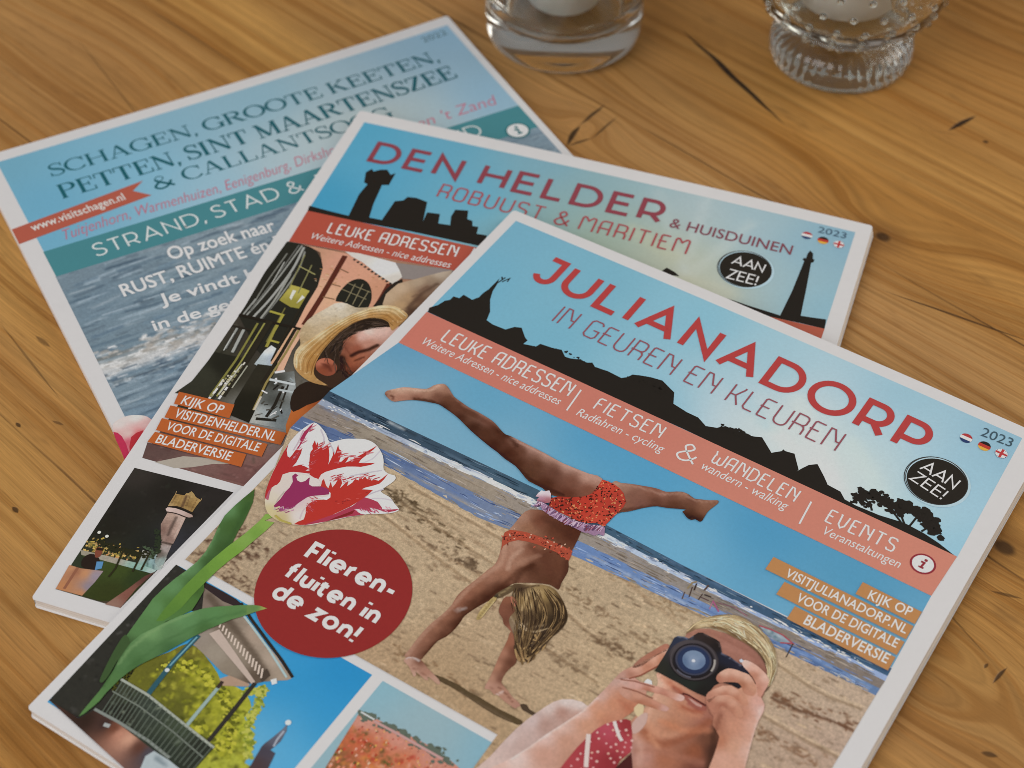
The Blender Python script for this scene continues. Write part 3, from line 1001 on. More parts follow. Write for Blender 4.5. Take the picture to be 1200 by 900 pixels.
p.fill(mm("-1.84,118.85 21.61,118.03 84.06,116.56 108.94,116.13 136.60,116.87 174.84,116.68 203.76,116.99 203.59,120.22 176.59,120.26 138.92,121.11 108.76,121.02 74.92,122.39 25.80,123.80 -2.66,126.22"), '8d8073', 4, cell=1.2, grain=.4,
       spots=mm("-0.44,121.63,857a72 27.07,120.79,93887a 57.77,121.17,948879 89.63,120.38,91877e 125.57,118.51,8d857f 166.55,118.70,857b74 199.76,118.86,7d736c"),
       st=[(mm("-0.17,119.17 22.06,118.64 62.01,117.62"), .7, '5f6a86', .6), (mm("25.98,119.27 62.60,118.52"), 1.0, '9a8e80', .6), (mm("17.96,122.58 65.35,122.66"), .8, '7b7064', .5), (mm("125.08,117.66 174.47,117.64"), .9, '6a6560', .6)])
p.fill(mm("-2.66,126.22 25.80,123.80 74.92,122.39 108.76,121.02 138.92,121.11 176.59,120.26 203.59,120.22 203.51,123.03 178.19,123.53 141.37,125.57 106.18,127 70.55,130.51 33.57,128.87 -2.73,132.58"), '5c6f96', 5, cell=1.2, grain=.3,
       spots=mm("0.66,127.74,55688e 30.75,125.90,5a6d92 54.14,125.60,66789b 78.89,123.56,6e7c98 109.95,123.02,6580ae 140.15,123.35,6a83ad 176.76,122.31,5f7aa8 201.34,122.36,5f789e"),
       st=[(mm("35.02,127.09 68.64,127.63 93.23,126.16"), .9, '93908f', .6), (mm("23.21,125 52.73,123.53"), .8, '4a5c84', .6), (mm("107.55,124.16 146.45,124.19"), .7, 'a9b4c4', .6), (mm("142.02,121.40 200.98,121.55"), .7, '86a0cc', .5), (mm("157.26,122.82 198.65,122.35"), .5, '3f5478', .5)])
# streaks of surf, wet sand and water along the shore
_h = mm("-2,111.99 17.13,111.84 80.32,110.60 106.01,111.15 133.94,111.99 172.66,112.21 203.63,111.82")
_w = mm("-2.73,132.58 33.57,128.87 70.55,130.51 106.18,127 141.37,125.57 178.19,123.53 203.51,123.03")


def shore(f, t):
    tt = t * 6; i = min(int(tt), 5); q = tt - i
    return (_h[i] + (_h[i + 1] - _h[i]) * q) * (1 - f) + (_w[i] + (_w[i + 1] - _w[i]) * q) * f


rs = random.Random(77)
for (f0, f1, n, inks, w0, w1, l0, l1) in ((.02, .22, 170, ['2c3c4a', '56697c', '6f8598', '1f2c38', '47596a'], .18, .4, 1.0, 5.0), (.20, .36, 230, ['d8dbe0', 'e4e6e8', 'a3aec0', '7f8ca4', 'c5ccd6', 'eceef0'], .25, .7, .6, 3.5),
                                          (.36, .66, 260, ['9d9082', '7a6e60', '887a6a', 'a89c90', '6d6258', '8f8a8c'], .2, .5, 1.0, 6.0), (.62, .98, 260, ['4a5c86', '7f93ba', '8fa6cc', '5d74a4', 'a8b4c6', '8d8a8a', '3f5078'], .2, .5, 1.0, 6.0), (.92, 1.02, 90, ['a99a86', '8f8474', 'b8ab98', '7f7668'], .3, .7, .8, 4.0)):
    for k in range(n):
        t = rs.uniform(0, .97); f = rs.uniform(f0, f1); dt = rs.uniform(l0, l1) / 190
        ww = rs.uniform(w0, w1)
        p.line(np.array([shore(f, t), shore(f + rs.gauss(0, .006), min(1, t + dt * .5)), shore(f + rs.gauss(0, .008), min(1, t + dt))]), ww, rs.choice(inks), 5.2 + .004 * (k % 90), wl=[ww * .3, ww, ww * .3], grain=.3)
# sand
tracks = []
r1 = random.Random(5)


def dab(x, y, ln, ang, wd, hx, al):
    c, s_ = math.cos(ang), math.sin(ang)
    return (np.array([(x - ln * c / 2, y - ln * s_ / 2), (x + ln * c / 2, y + ln * s_ / 2)]), wd, hx, al)


A_ = mm("46.40,143.01 109.36,142.27")
base_ang = math.atan2(A_[1][1] - A_[0][1], A_[1][0] - A_[0][0])
for k in range(1500):
    u = r1.uniform(4, 203); v = r1.uniform(116, 258)
    tracks.append(dab(u, v, r1.uniform(.8, 4.5), base_ang + r1.gauss(.03, .10), r1.uniform(.35, .8), r1.choice(['7d6650', '8b7259', '6b5643', '5a4735', 'd0b898', 'c8ae8c']), r1.uniform(.2, .75)))
for line, n, hx in ((mm("40.14,136.60 58.63,139.32 73.38,141.99"), 70, '54432f'), (mm("55.90,147.13 75.05,146.85 85.23,146.97"), 60, '5d4a38'), (mm("12.95,174.38 20.49,179.53 14.83,185.07 7.14,184.03"), 90, '5a4334'), (mm("5.25,189.17 16.61,190.54 26.51,191.15"), 60, '5c4636'),
                    (mm("122.32,148.82 131.82,149.99 137.56,149.89"), 50, '6a543f'), (mm("107.69,139.55 120.49,140.78 148.13,143.13"), 50, '7a634b'), (mm("107.55,124.16 142.88,128.33"), 40, '8a7054'), (mm("179.01,140.79 187.51,138.75 204.28,134.72"), 60, '6b4a35'),
                    (mm("178.38,152.98 187.38,152.17 198.86,151.31"), 40, '7a5b44'), (mm("78.67,183.85 90.16,187.15 106,184"), 60, '7b6045'), (mm("63.30,148.41 85.79,153.51 114.83,160.83"), 40, '836a52'), (mm("38.99,137.34 50.96,140.11"), 30, '4c3d2c'), (mm("114.83,160.83 130.05,161.74"), 50, '75604a')):
    for k in range(n):
        t = r1.random() * (len(line) - 1); i = int(t)
        c = line[i] + (line[min(i + 1, len(line) - 1)] - line[i]) * (t - i)
        tracks.append(dab(c[0] + r1.gauss(0, 2.2), c[1] + r1.gauss(0, 1.4), r1.uniform(.4, 2.4), base_ang + r1.gauss(0, .35), r1.uniform(.35, .8), hx, r1.uniform(.5, 1.0)))
tracks += [(mm("55.53,137.21 76,138.74 103.31,142.34"), 1.2, '8f765c', .35), (mm("35.19,146 69.66,148.31 96.28,150.61"), 1.0, '94795d', .35), (mm("106.69,122.73 145.12,132.43"), 1.2, '977c60', .4), (mm("178.63,140.02 187.88,139.53 195.15,137.90 202.83,137.31"), .8, '5a3d2c', .8), (mm("52.66,147.17 85.79,153.51"), 1.6, 'c0a888', .5)]
lo = mm("-2.73,132.58 33.57,128.87 70.55,130.51 106.18,127 141.37,125.57 178.19,123.53 203.51,123.03")
sand = np.vstack([lo, [(203.2, 150), (203.2, 256.5), (120, 256.5), (119, 193.0), (3.6, 193.0), (3.6, lo[0][1] + 16)]])
for line in (mm("46.66,138.72 78.58,142.63 105,145.05 126.02,150.09"), mm("37.49,144.55 71.53,151.04 95.82,154.65"), mm("105.84,121.30 135.49,125.57 164.37,125.57"), mm("44.89,131.48 85.70,134.15"), mm("171.36,128.27 189.13,130.88 201.91,129.52"), mm("175.15,146.66 194.46,147.63 204.89,147.45"), mm("114.83,160.83 133.64,162.92")):
    tracks.append((round_open(line, 6), .9, '7b634a', .55)); tracks.append((round_open(line, 6) + (.3, -1.0), .8, 'cdb594', .5))
p.fill(sand, 'ab9478', 6, cell=.7, grain=.75, st=tracks,
       spots=mm("28.88,137.42,b39f83 46.93,134.38,af9a7d 76.74,139.85,b49e81 107.18,143.66,ab9679 120.82,131.17,ae997d 145.86,133.78,b19d80 172.70,130.95,b09a80 199.86,130.84,b29d88 196.86,152.60,a9907c 106.33,166.25,ab9376 94.37,184.47,a3896a 74.41,186.55,a68b6d 110.74,191.16,a48868 121.11,170.92,ae9679 11.42,189.18,a48e74 18.39,176.91,a9957b 132.14,160.40,b29a7b 67.91,168.67,b19c7f 206.90,146.17,ae9686"), soft=10)
# distant bathers and a pink kite
for q, w_, hx in ((mm("139.62,119.14 139.86,116.32 140.80,115.33"), 1.0, '8a7a5c'), (mm("139.58,120.69 140.15,123.35"), .6, '5b4a40'), (mm("140.62,117.74 141.59,121.67"), .6, '4a3a34'), (mm("141.10,115.90 141.67,118.59"), .8, '3c302c'), (mm("144.29,116.91 144.48,114.51"), 1.0, '54423a'), (mm("144.46,118.32 144.43,120.98"), .6, '4a3b36'),
                  (mm("145.05,118.32 147.24,118.05"), .8, '3f3430'), (mm("144.63,119.72 147.19,119.59"), .7, '5a4642'), (mm("148.28,118.90 151.71,121.56"), 1.0, '9a5878'), (mm("148.42,119.18 148.89,122.25"), .5, 'b06a86'), (mm("149.44,118.90 155.09,117.53"), .5, '7c5560'), (mm("155.09,117.53 159.56,118.39"), .5, '9a6a78')):
    p.line(q, w_ * .55, hx, 8)
p.fill(mm("164.13,119.52 168.04,118.85 171.64,118.73 175.55,119.84 172.23,121.61 167.80,121.19"), '7f8f9c', 8, cell=1, st=[(mm("165.05,119.67 174.22,119.98"), .5, 'b9c4c8', .8), (mm("168.04,118.85 171.45,121.75"), .5, '55707c', .8), (mm("166.26,119.26 169.42,121.61"), .4, '5d6f78', .8)])
p.line(mm("164.13,119.52 168.04,118.85 171.64,118.73 175.55,119.84 172.23,121.61"), .5, 'a05058', 9); p.line(mm("175.55,119.84 176,125.29"), .35, '4a4038', 9, 2)
p.build('beach_photograph', JD.cover)

# ---- girl doing the handstand (printed)
p = Plate(JD)
p.fill(mm("119.09,181.12 120.54,180.20 122.28,181.12 125.24,181.25 124.72,182.25 121.91,182.36 120.42,182.30"), '4b3c2f', 8, cell=1, sm=2)
p.fill(mm("91.55,186.96 93.23,185.89 100.28,185.23 104.08,185.56 107.53,185.42 114.49,185.74 122.40,185.41 122.13,187.24 114.55,188.06 106.87,187.54 100.63,187.07 96.19,187.14"), '54442f', 8, cell=.8, sm=2, grain=.4, st=[(mm("102.15,187.13 119.88,187.34"), .8, '6a5846', .6)])
# legs
p.fill(mm("14.78,103.21 14.59,101.46 16.33,99.42 18.31,97.22 21.71,95.53 25.35,93.68 26.40,91.14 27.91,89.24 29.60,88.63 32.15,89.82 35.14,91.65 38.39,92.36 42.32,93.08 45.79,93.15 50.15,93.56 53.32,94.25 56.20,95.56 58.86,96.55 60.69,96.28 63.40,96.33 68.78,96.43 74.79,96.55 81.59,96.98 90.83,96.24 95.65,95.73 96.93,103.77 90,108.61 85.31,110.35 81.51,109.42 76.30,109.36 72.71,107.82 69.09,106.26 64.71,105.59 60.99,104.47 58.33,103.98 54.34,102.99 48.52,101.36 43.12,99.40 39.70,98.40 35.78,97.70 32.75,97.33 30.14,98.07 27.03,99.13 23.90,100.66 21.21,102.82 19.50,104.37 17.37,104.35"), '6d4434', 10, cell=.9, sm=2, grain=.30, soft=1.4, con=1.14,
       spots=mm("15.02,103.05,8a5a48 16.02,101.48,b58a74 18.49,98.98,c39a83 20.31,101.55,a87460 22.88,96.19,bd937d 24.68,98.77,8a5a48 26.98,94.51,a87c66 28.80,90.55,b58a74 31.42,90.28,9a6e58 30.28,94.74,7a5040 34.08,94.18,704836 34.64,97.04,583628 39.69,94.29,6a4232 42.26,94.03,7d5644 42.27,98.13,523226 45.68,95.04,74503f 47.63,93.35,a2766a 51.50,94.06,97695a 48.64,99.49,4e3024 53.22,99.26,5d3a2b 55.93,96.19,5c3a2c 58.80,97.49,5b392b 58.47,102.13,512f22 62.58,98.18,7f5848 62.08,95.84,9a6a60 64.25,102.83,522f22 67.62,99.81,6b4434 69.57,97.69,a27a6c 68.97,105.04,593526 74.77,101.77,6a4433 75.56,97.80,a57d6e 81.35,101.87,70483a 83.52,97.48,b08879 81.50,107.32,5a3526 87.87,101.97,7d5141 91.11,97.78,b88d7c 94.33,102.08,83513f 89.49,107.26,6a3e2f 94.44,96.92,b08472 74.57,106.63,63402f"),
       st=[(round_open(mm("31.20,89.96 38.60,92.68 46.01,93.47 53.53,94.57 58.39,96.86")), .9, '9f7464', .6), (round_open(mm("61.57,96.60 68.51,97.05 75.18,97.17 82.44,97.31 91.02,96.55 95.37,96.33")), 1.5, 'b98f80', .75), (round_open(mm("24.64,99.72 30.16,97.60 35.54,97.85 41.26,99.68 48.94,101.98 56.10,103.64 61.23,104.32 65.84,105.30 69.95,106.57 76.38,108.46 82.44,108.83 88.53,108.30")), 1.3, '44271b', .65),
           (round_open(mm("41.76,94.81 48.69,94.95 54.36,95.84 60.90,99.70 66.53,102.25")), 2.2, '5a3527', .5), (round_open(mm("56.38,96.35 61.10,96.91 65.01,98.84")), 1.6, '472a1f', .55), (round_open(mm("14.85,100.83 19.01,97.72 25.80,94.33 28.11,90.05")), 1.0, 'd0ab94', .6),
           (mm("15.25,103.37 17.90,102.62"), .4, '5c3428', .7), (mm("15.06,101.63 16.28,100.85"), .5, '6a3c34', .7), (mm("16.90,104.18 18.82,103.42"), .4, '6a4034', .6)])
p.fill(mm("99.15,95.19 101.64,94.02 104.59,92.56 107.72,91.40 110.83,90.25 113.03,89.69 115.39,89.45 117.68,87.97 119.75,86.65 122.10,86.41 124.55,86.93 126.54,86.07 129,84.91 131.06,83.59 131.78,84.38 131.23,86.80 130.68,89.22 130.76,91.64 130.89,93.59 130.38,94.33 128.76,94.15 128.02,95.03 126.55,95.15 124.82,94.21 123.86,93.59 124.44,92.40 122.45,93.26 119.09,94.99 116.02,96.14 113.91,97.90 111.97,99.96 109.76,102.62 107.66,104.37 106.12,104.95"), '875a47', 10, cell=.9, sm=2, grain=.30, soft=1.5, con=1.14,
       spots=mm("100.80,95.83,ab8470 104.33,94.84,9c7360 106.54,101.37,8a5d4b 107.96,92.94,8f6352 111.76,91.34,8a5a48 115.27,90.36,a06f5e 111.11,98.45,82574a 114.99,94.30,6d4536 117.39,90.26,7a5040 120.49,87.43,9a6d58 124.42,87.84,7a5040 120.24,92.60,66402f 124.33,91.64,704a38 127.90,86.87,966852 130.70,84.65,8a5f4b 128.87,90.38,8a5c46 127.25,93.06,5d3a2b 126.22,94.54,3f2820 129.44,93.71,4a2e24 106.95,96.11,84594a"),
       st=[(round_open(mm("100.44,95.21 107.61,92.32 114.98,90.96 120.32,87.12 125.11,87.40 130.54,84.34")), .9, 'b48a78', .5), (round_open(mm("107.03,104.36 110.83,100.69 114.87,96.87 119.78,94.56 123.59,92.53")), 1.3, '56352a', .6),
           (mm("125.04,94.07 127.62,94.87"), .5, '2f1f1a', .7), (mm("127.58,93.67 130.22,94.03"), .4, '3a241c', .6)])
# torso and arms
p.fill(mm("82.98,118.90 81.81,122.11 81.85,126.17 81.78,129.04 81.90,132.18 83.38,136.42 84.88,140.19 85.39,143.38 84.69,146.15 83.83,150.55 82.72,155.46 82.32,159.50 82.78,162.95 82.30,167.72 81.55,171.14 81.16,175.05 81.11,179.42 81.32,183.23 81.30,185.39 82.46,185.72 85.94,184.57 86.35,182.53 86.47,179.61 86.67,175.89 87.94,173.27 88.54,169.63 88.49,166.36 88.31,164.26 89.30,160.67 90.43,157.71 92.09,153.65 92.88,150.13 93.59,147.39 94.83,145.46 99,142.80 103.73,140.55 106.93,140.79 106.41,138.46 106.11,135.97 105.80,133.47 104.83,131.37 103.46,129.13 102.75,126.44 102.26,123.58 101.76,120.71 100.91,117.24 99.83,113.88 93.09,115.73 87.45,116.87"), '84543f', 10, cell=.9, sm=2, grain=.30, soft=1.5, con=1.14,
       spots=mm("82.55,123.27,a87d68 82.42,129.04,a9806b 86.11,125.87,97694f 87.82,121.54,7a4a38 93.70,121.84,6a4130 98.91,120.13,60382a 98.63,117.08,5a3426 87.13,132.44,b48a75 87.14,136.39,a87a64 88.18,140.44,a0705a 91.07,132.70,8a5a46 96.76,131.83,6a4232 102.35,133.35,6d4433 105.67,136.25,6f4736 102.71,138.91,63402f 91.51,138.32,a2745d 96.23,138.41,5f3c2d 89.20,144.44,98674f 86.96,148.18,a06f58 85.79,153.51,9a674f 84.93,157.83,9a654e 91.27,150.02,5e3a2c 89.73,154.78,583528 88.08,158.83,5a382a 84.87,162.37,94604a 87.44,162.97,5d3a2b 84.16,167.27,98664f 87.50,168.09,5e3a2c 83.81,172.63,9a6952 86.74,173.31,664031 83.68,177.79,9b6a54 86.42,178.21,6a4333 82.98,182.54,9c6d58 85.76,182.55,6d4737 81.94,184.98,9a6f5c 92.41,129.87,855540 87.25,129.17,9a6d56 86.85,143.23,aa7b65 99.89,136.85,6e4635 103.04,130.96,744a38"),
       st=[(round_open(mm("82.42,129.04 83.91,135.29 86.62,141.43 85.14,147.80 83.60,154.90 83.14,163.48 81.98,170.87 81.54,179.15 81.77,184.74")), 1.6, 'b88d76', .6), (round_open(mm("95.08,146.83 91.83,150.42 90.43,155.84 89.48,160.93 88.14,165.85 88.88,171.95 87.01,176.39 86.43,181.77")), 1.5, '4c2d21', .65), (round_open(mm("88.91,119.22 94.34,119.82 100.06,121")), 3.0, '59362a', .5),
           (round_open(mm("103.70,130.53 106.04,134.86 106.81,140.11")), 2.2, '56352a', .6), (round_open(mm("90.62,131.01 98.16,134.07 104.49,139.30")), 2.0, '6a4132', .5), (round_open(mm("89.28,133.84 88.40,138.34 89.82,142.50")), 1.4, 'c09a84', .5), (round_open(mm("95.18,136.75 94.06,141.34 94.39,145.74")), 1.6, '4c2e22', .5),
           (mm("90.75,139.58 93.29,135.22 94.98,132.97"), 1.6, 'a87c66', .5), (mm("91.92,149.60 92.92,140.53 95.53,137.30"), 1.6, '553224', .5), (mm("85.14,163.69 86.74,161.92"), 1.0, 'b5b0b0', .6)])
# hands
p.fill(mm("82.13,186.99 84.60,187.88 86.80,189.29 87.90,189.98 88.19,189.10 87.30,188.27 89.41,188.67 91.50,189.08 92.13,188.68 91.25,187.85 93.18,188.01 95.26,188.42 95.72,187.78 94.48,186.84 91.84,186.08 89.57,185.42 86.95,184.27 85,184.10 82.71,185.20"), 'a07562', 11, cell=.7, sm=2, spots=mm("83.32,186.94,b48d7c 86.03,187.32,ab8270 90.16,187.15,a07360 86.28,185.05,6d4636 94.18,187.72,b08a78 87.56,189.50,b89482 91.55,188.70,b08a78"),
       st=[(mm("87.13,188.02 85.44,187.35"), .4, '7a5242', .6), (mm("90.67,187.87 87.22,187.27"), .4, '7a5242', .6), (mm("81.01,186.28 83.13,184.93 85.94,184.57"), .8, 'c2bcbc', .7)])
p.fill(mm("102.99,161.52 103.83,164.24 104.53,168.11 105.10,171.30 106,174.97 106.83,178.97 107.01,180.59 107.55,182.32 108.96,181.77 110.95,182.56 111.78,182.03 113.24,182.46 115.26,182.88 117.12,183.05 118.62,183.11 118.93,182.24 119.40,181.60 118.01,180.79 115.99,180.37 113.49,179.22 111.14,178.31 110.13,177.22 109.75,174.33 110.05,172.04 110.35,169.73 108.03,165.16 105.64,162.37"), '8c5c47', 11, cell=.7, sm=2, soft=.8,
       spots=mm("104.38,164.62,8f5b45 105.18,169.12,a0705a 107.99,166.97,6a4232 109.24,170.79,5f3b2c 106.52,173.93,a4745d 109.27,173.59,6c4535 107.30,178.33,a87c66 109.77,177.11,70493a 107.75,180.82,ae8472 109.94,180.11,a67c6a 112.56,180.50,a87c68 116.35,181.85,a87d6a 118.36,182.26,a37868"),
       st=[(mm("111.73,182.40 112.56,180.50"), .6, 'd8ccc8', .7), (mm("110.78,179.58 114.43,180.68 116.92,181.82"), .4, '744c3c', .7), (mm("107.96,180.68 110.89,181.56"), .4, '7d5646', .5)])
# face and hair
p.fill(mm("94.97,151.44 95.04,154.40 95.76,156.93 97.21,158.22 98.54,158.86 99.76,160.28 101.29,160.77 103.20,161.38 105.57,161.32 103.95,156.88 99.31,150.56"), '7b4e3d', 12, cell=.7, sm=2, spots=mm("96.07,155.99,7a4d3c 99.64,159.62,6b4233 102.70,160.60,8a5a48 98.76,153.52,6a4232 96.09,152.23,84543f"))
p.fill(mm("94.21,147.38 95.44,145.45 98.42,144.32 100.88,142.37 103.85,141.24 106.44,141.48 109.09,142.82 111.83,144.82 114.27,147.35 115.30,150.01 115.30,152.94 114.71,155.86 113.60,158.38 114.19,161.24 113.88,163.58 113.03,165.54 112.77,167.48 111.62,168.92 110.08,168.84 108.20,166.84 106.52,164.69 104.67,162.26 102.70,160.60 100.38,158.42 100.02,156.44 100.09,154.17 98.08,152.46 97.59,149.77"), '55432f', 13, cell=.6, sm=2, grain=.2, soft=.9,
       spots=mm("97.09,147.07,4a3829 100.73,147.01,a98f66 103.18,145.07,a88e62 105,145.05,8d7347 100.23,149.60,8a7048 103.73,148.86,9b8058 105.75,143.81,6a5436 109.60,145.12,40301f 112.98,148.17,33271b 112.13,151.67,32271c 108.13,152.01,382b1e 104.67,154.21,4a3929 102.52,155.58,7c6449 103.06,159.28,85705a 106.89,158.66,4c3b2b 110.86,156.86,43352a 107.58,162.58,4b3a2c 110.83,161.58,4d3e31 110.17,166.65,8a6a48 111.98,167.63,a5855c 112.60,162.97,4a3c30 107,148.27,5a462e"),
       st=[(mm("101.61,153.20 100.54,148.64 100.76,145.11"), .8, 'b59b70', .8), (mm("103.44,151.29 102.72,147.25 102.24,144.54"), .9, 'b89e72', .8), (mm("105.60,149.91 104.80,146.68 103.72,143.98"), .8, 'a0855a', .7), (mm("102.02,151.45 101.07,147.55"), .5, '5a452e', .7), (mm("104.40,149.93 103.35,145.34"), .5, '5a452e', .7), (mm("103.31,142.34 105.74,142.31 108.28,144.46"), .9, '9a8258', .7), (mm("99.59,156.71 103.32,158.75 106.36,159.73"), .6, '9a856c', .8), (mm("101.89,157.46 106.13,158.42 110.47,153.83"), .5, '8a7558', .8), (mm("105.28,158.96 105.84,156.04"), .5, '93805f', .7), (mm("105.41,161.06 108.08,158.64 111.98,154.33"), .4, '7a674e', .7), (mm("105.87,163.66 108.20,160.73 111.40,157.24"), .4, '6f5d48', .6), (mm("108.35,165.67 111.14,168.17"), .6, 'b08c60', .7), (mm("111.65,164.29 111.88,168.40"), .5, 'b89a6c', .7), (mm("95.85,148.99 98.06,145.69 101.05,142.64"), .6, '3a2a20', .7), (mm("106.09,144.35 110.92,148.74 113,154.04"), 1.2, '2c2118', .5), (mm("109.48,144.44 113.19,148.04 113.96,152.70"), .6, '56452f', .5)])
strands(p, mm("95.21,147.51 97.31,152.21 101.01,156.55 104.55,161.61 107.60,165.43 111.30,168.42"), mm("105.23,141.50 111.66,144.55 114.81,149.22 114.82,155.06 113.98,161.37 113.03,165.54"), 150, ['6d563a', '5a452e', '3a2a1e', '2e2118', '4a3827', '7d6443', '33261b', 'a08258'], 13.4, .36, .24, 5)
strands(p, mm("100.02,156.44 104.42,159.51 107.12,159.97"), mm("103.95,156.88 108.93,158.09 112.67,153.52"), 22, ['a08a6c', '8a7656', 'b8a284'], 13.5, .6, .25, 6)
strands(p, mm("104.72,161.87 107.18,165.71 111.57,170.71"), mm("112.94,152.98 114.51,160.32 113.88,167.83"), 26, ['4a3827', '6d563a', 'a08258'], 13.7, .22, .5, 15, .25)
p.fill(mm("96.06,150.75 97.49,150.59 99.34,152.04 99.20,153.25 97.48,152.47"), 'a86a54', 14, cell=.6, sm=2)
p.fill(mm("94.25,146.97 92.97,149.31 91.83,152.31 92.09,153.65 93.57,153.09 94.62,150.91 95.51,148.45"), '5b4a35', 14, cell=.6, sm=2, st=[(mm("94.11,148.20 92.61,152.57"), .5, '9a8660', .7), (mm("92.40,152.70 92.04,154.06"), 1.0, '2c2622', .8)])
p.fill(mm("91.92,153.39 91.43,155.95 91.12,158.76 91.42,161.54 92.02,163.38 92.89,162.83 93.11,160.84 93.03,157.92 93.13,155.25 92.92,153.50"), 'a8915f', 14, cell=.6, sm=2, st=[(mm("92.17,154.73 92.33,162.44"), .4, '7a6742', .8), (mm("92.96,154.98 93.02,161.64"), .4, 'c9b78a', .7), (mm("91.82,156.08 91.34,160.49"), .4, 'c9b78a', .6)])
# clothes
p.fill(mm("81.16,131.05 81.97,129.33 84.40,128.17 87.02,127.31 90.45,126.73 93.86,126.16 97.43,125.87 100.54,125.87 102.63,125.72 103.44,127.57 103.81,129.69 101.78,129.41 98.74,129 95.18,129.29 92.24,129.58 89.46,130.16 86.41,131.31 84.53,133.31 83.64,135.86 84.10,137.54 82.14,134.03"), 'a34a36', 12, cell=.6, sm=1, grain=.3,
       st=[dab(*q, r1.uniform(.3, .9), r1.uniform(0, 3), .45, r1.choice(['d8b9a0', '5a2420', '7a2c22', 'c4604a', '3f2520']), .8) for q in [(r1.uniform(0, 1), 0) for _ in range(0)]])
band = mm("82.08,132.47 85.32,129.60 91.34,128.16 97.86,127.58 102.60,127.71")
for k in range(90):
    t = r1.random() * 4; i = min(int(t), 3); c = band[i] + (band[i + 1] - band[i]) * (t - i)
    L_ = dab(c[0] + r1.gauss(0, .3), c[1] + r1.gauss(0, 1.3), r1.uniform(.3, .9), r1.uniform(0, 3), .4, '', 1)[0]
    p.line(L_, .35, r1.choice(['d3a890', '4f2420', '6d2a22', 'bf5a44', '3a2420', 'c9503c']), 13 + .01 * k)
suit = mm("95.83,96.04 97.58,95.77 99.74,95.66 102.26,96.16 104.48,97.27 106.93,99.88 107.29,102.13 106.92,105.25 106.50,108.80 106.08,112.32 103.57,112.30 101.31,113.74 98.70,114.60 95.08,114.87 91.04,114.99 87.26,114.52 85.82,111.70 87.75,109.63 91.37,107.73 94.40,105.38 95.93,103.15 96.22,100.45 96.05,98.02")
p.fill(suit, 'b03a2c', 12, cell=.7, sm=1, grain=.2, spots=mm("98.03,97.60,b84030 97.04,106.61,b23a2c 90.18,110.99,9c3226 105.05,101.50,a83a2e 102.52,110.52,b84232"))
k = 0
while k < 420:
    c = np.array([r1.uniform(suit[:, 0].min(), suit[:, 0].max()), r1.uniform(suit[:, 1].min(), suit[:, 1].max())])
    k += 1
    if not inside(suit, c[None])[0]: continue
    p.line(dab(c[0], c[1], r1.uniform(.3, .9), r1.uniform(0, 3.1), .4, '', 1)[0], r1.uniform(.25, .45), r1.choice(['3a2018', '4a241c', '2f1c18', 'cf6a4a', 'c98a5a', '5a2a20']), 13 + .008 * (k % 60))
ruf = mm("83.40,114.49 85.97,114.51 90.18,115.13 94.81,115.45 98.87,114.89 102.12,114.04 106.08,112.32 107.17,113.64 107.98,115.54 106.29,115.82 105.51,117.12 103.41,117.25 101.89,117.82 100.01,117.81 96.87,117.80 93.49,117.93 90.54,117.77 87.81,117.46 85.76,116.72")
p.fill(ruf, '93738f', 14, cell=.6, sm=2, grain=.35)
for k in range(170):
    t = r1.random() * 6; i = min(int(t), 5)
    top_ = ruf[i] + (ruf[i + 1] - ruf[i]) * (t - i)
    p.line(np.array([top_, top_ + (r1.gauss(-.3, .5), r1.uniform(.8, 2.6))]) + (0, r1.uniform(-.2, .8)), .3, r1.choice(['b79ab4', '6d4f70', 'a884a2', 'c2aabb', '7a3a48', '5a3f5c']), 15 + .005 * k)
p.fill(mm("81.49,111.95 81.85,110.47 82.96,110.18 83.92,109.14 85.13,110.05 86.05,111.55 86.75,113.18 85.79,114.21 84.28,114.35 83.96,115.38 82.53,114.63 82.66,113.30 81.55,113.59"), 'b9a9b6', 14, cell=.6, sm=0, spots=mm("81.99,111.21,d8d0d4 84.25,110.19,cfc6cc 83.67,113.90,a8788c 85.69,113.03,9c5a60"), st=[(mm("82.76,114.49 85.61,113.92"), .6, '8c4a58', .7)])
p.build('handstand_picture', JD.cover)

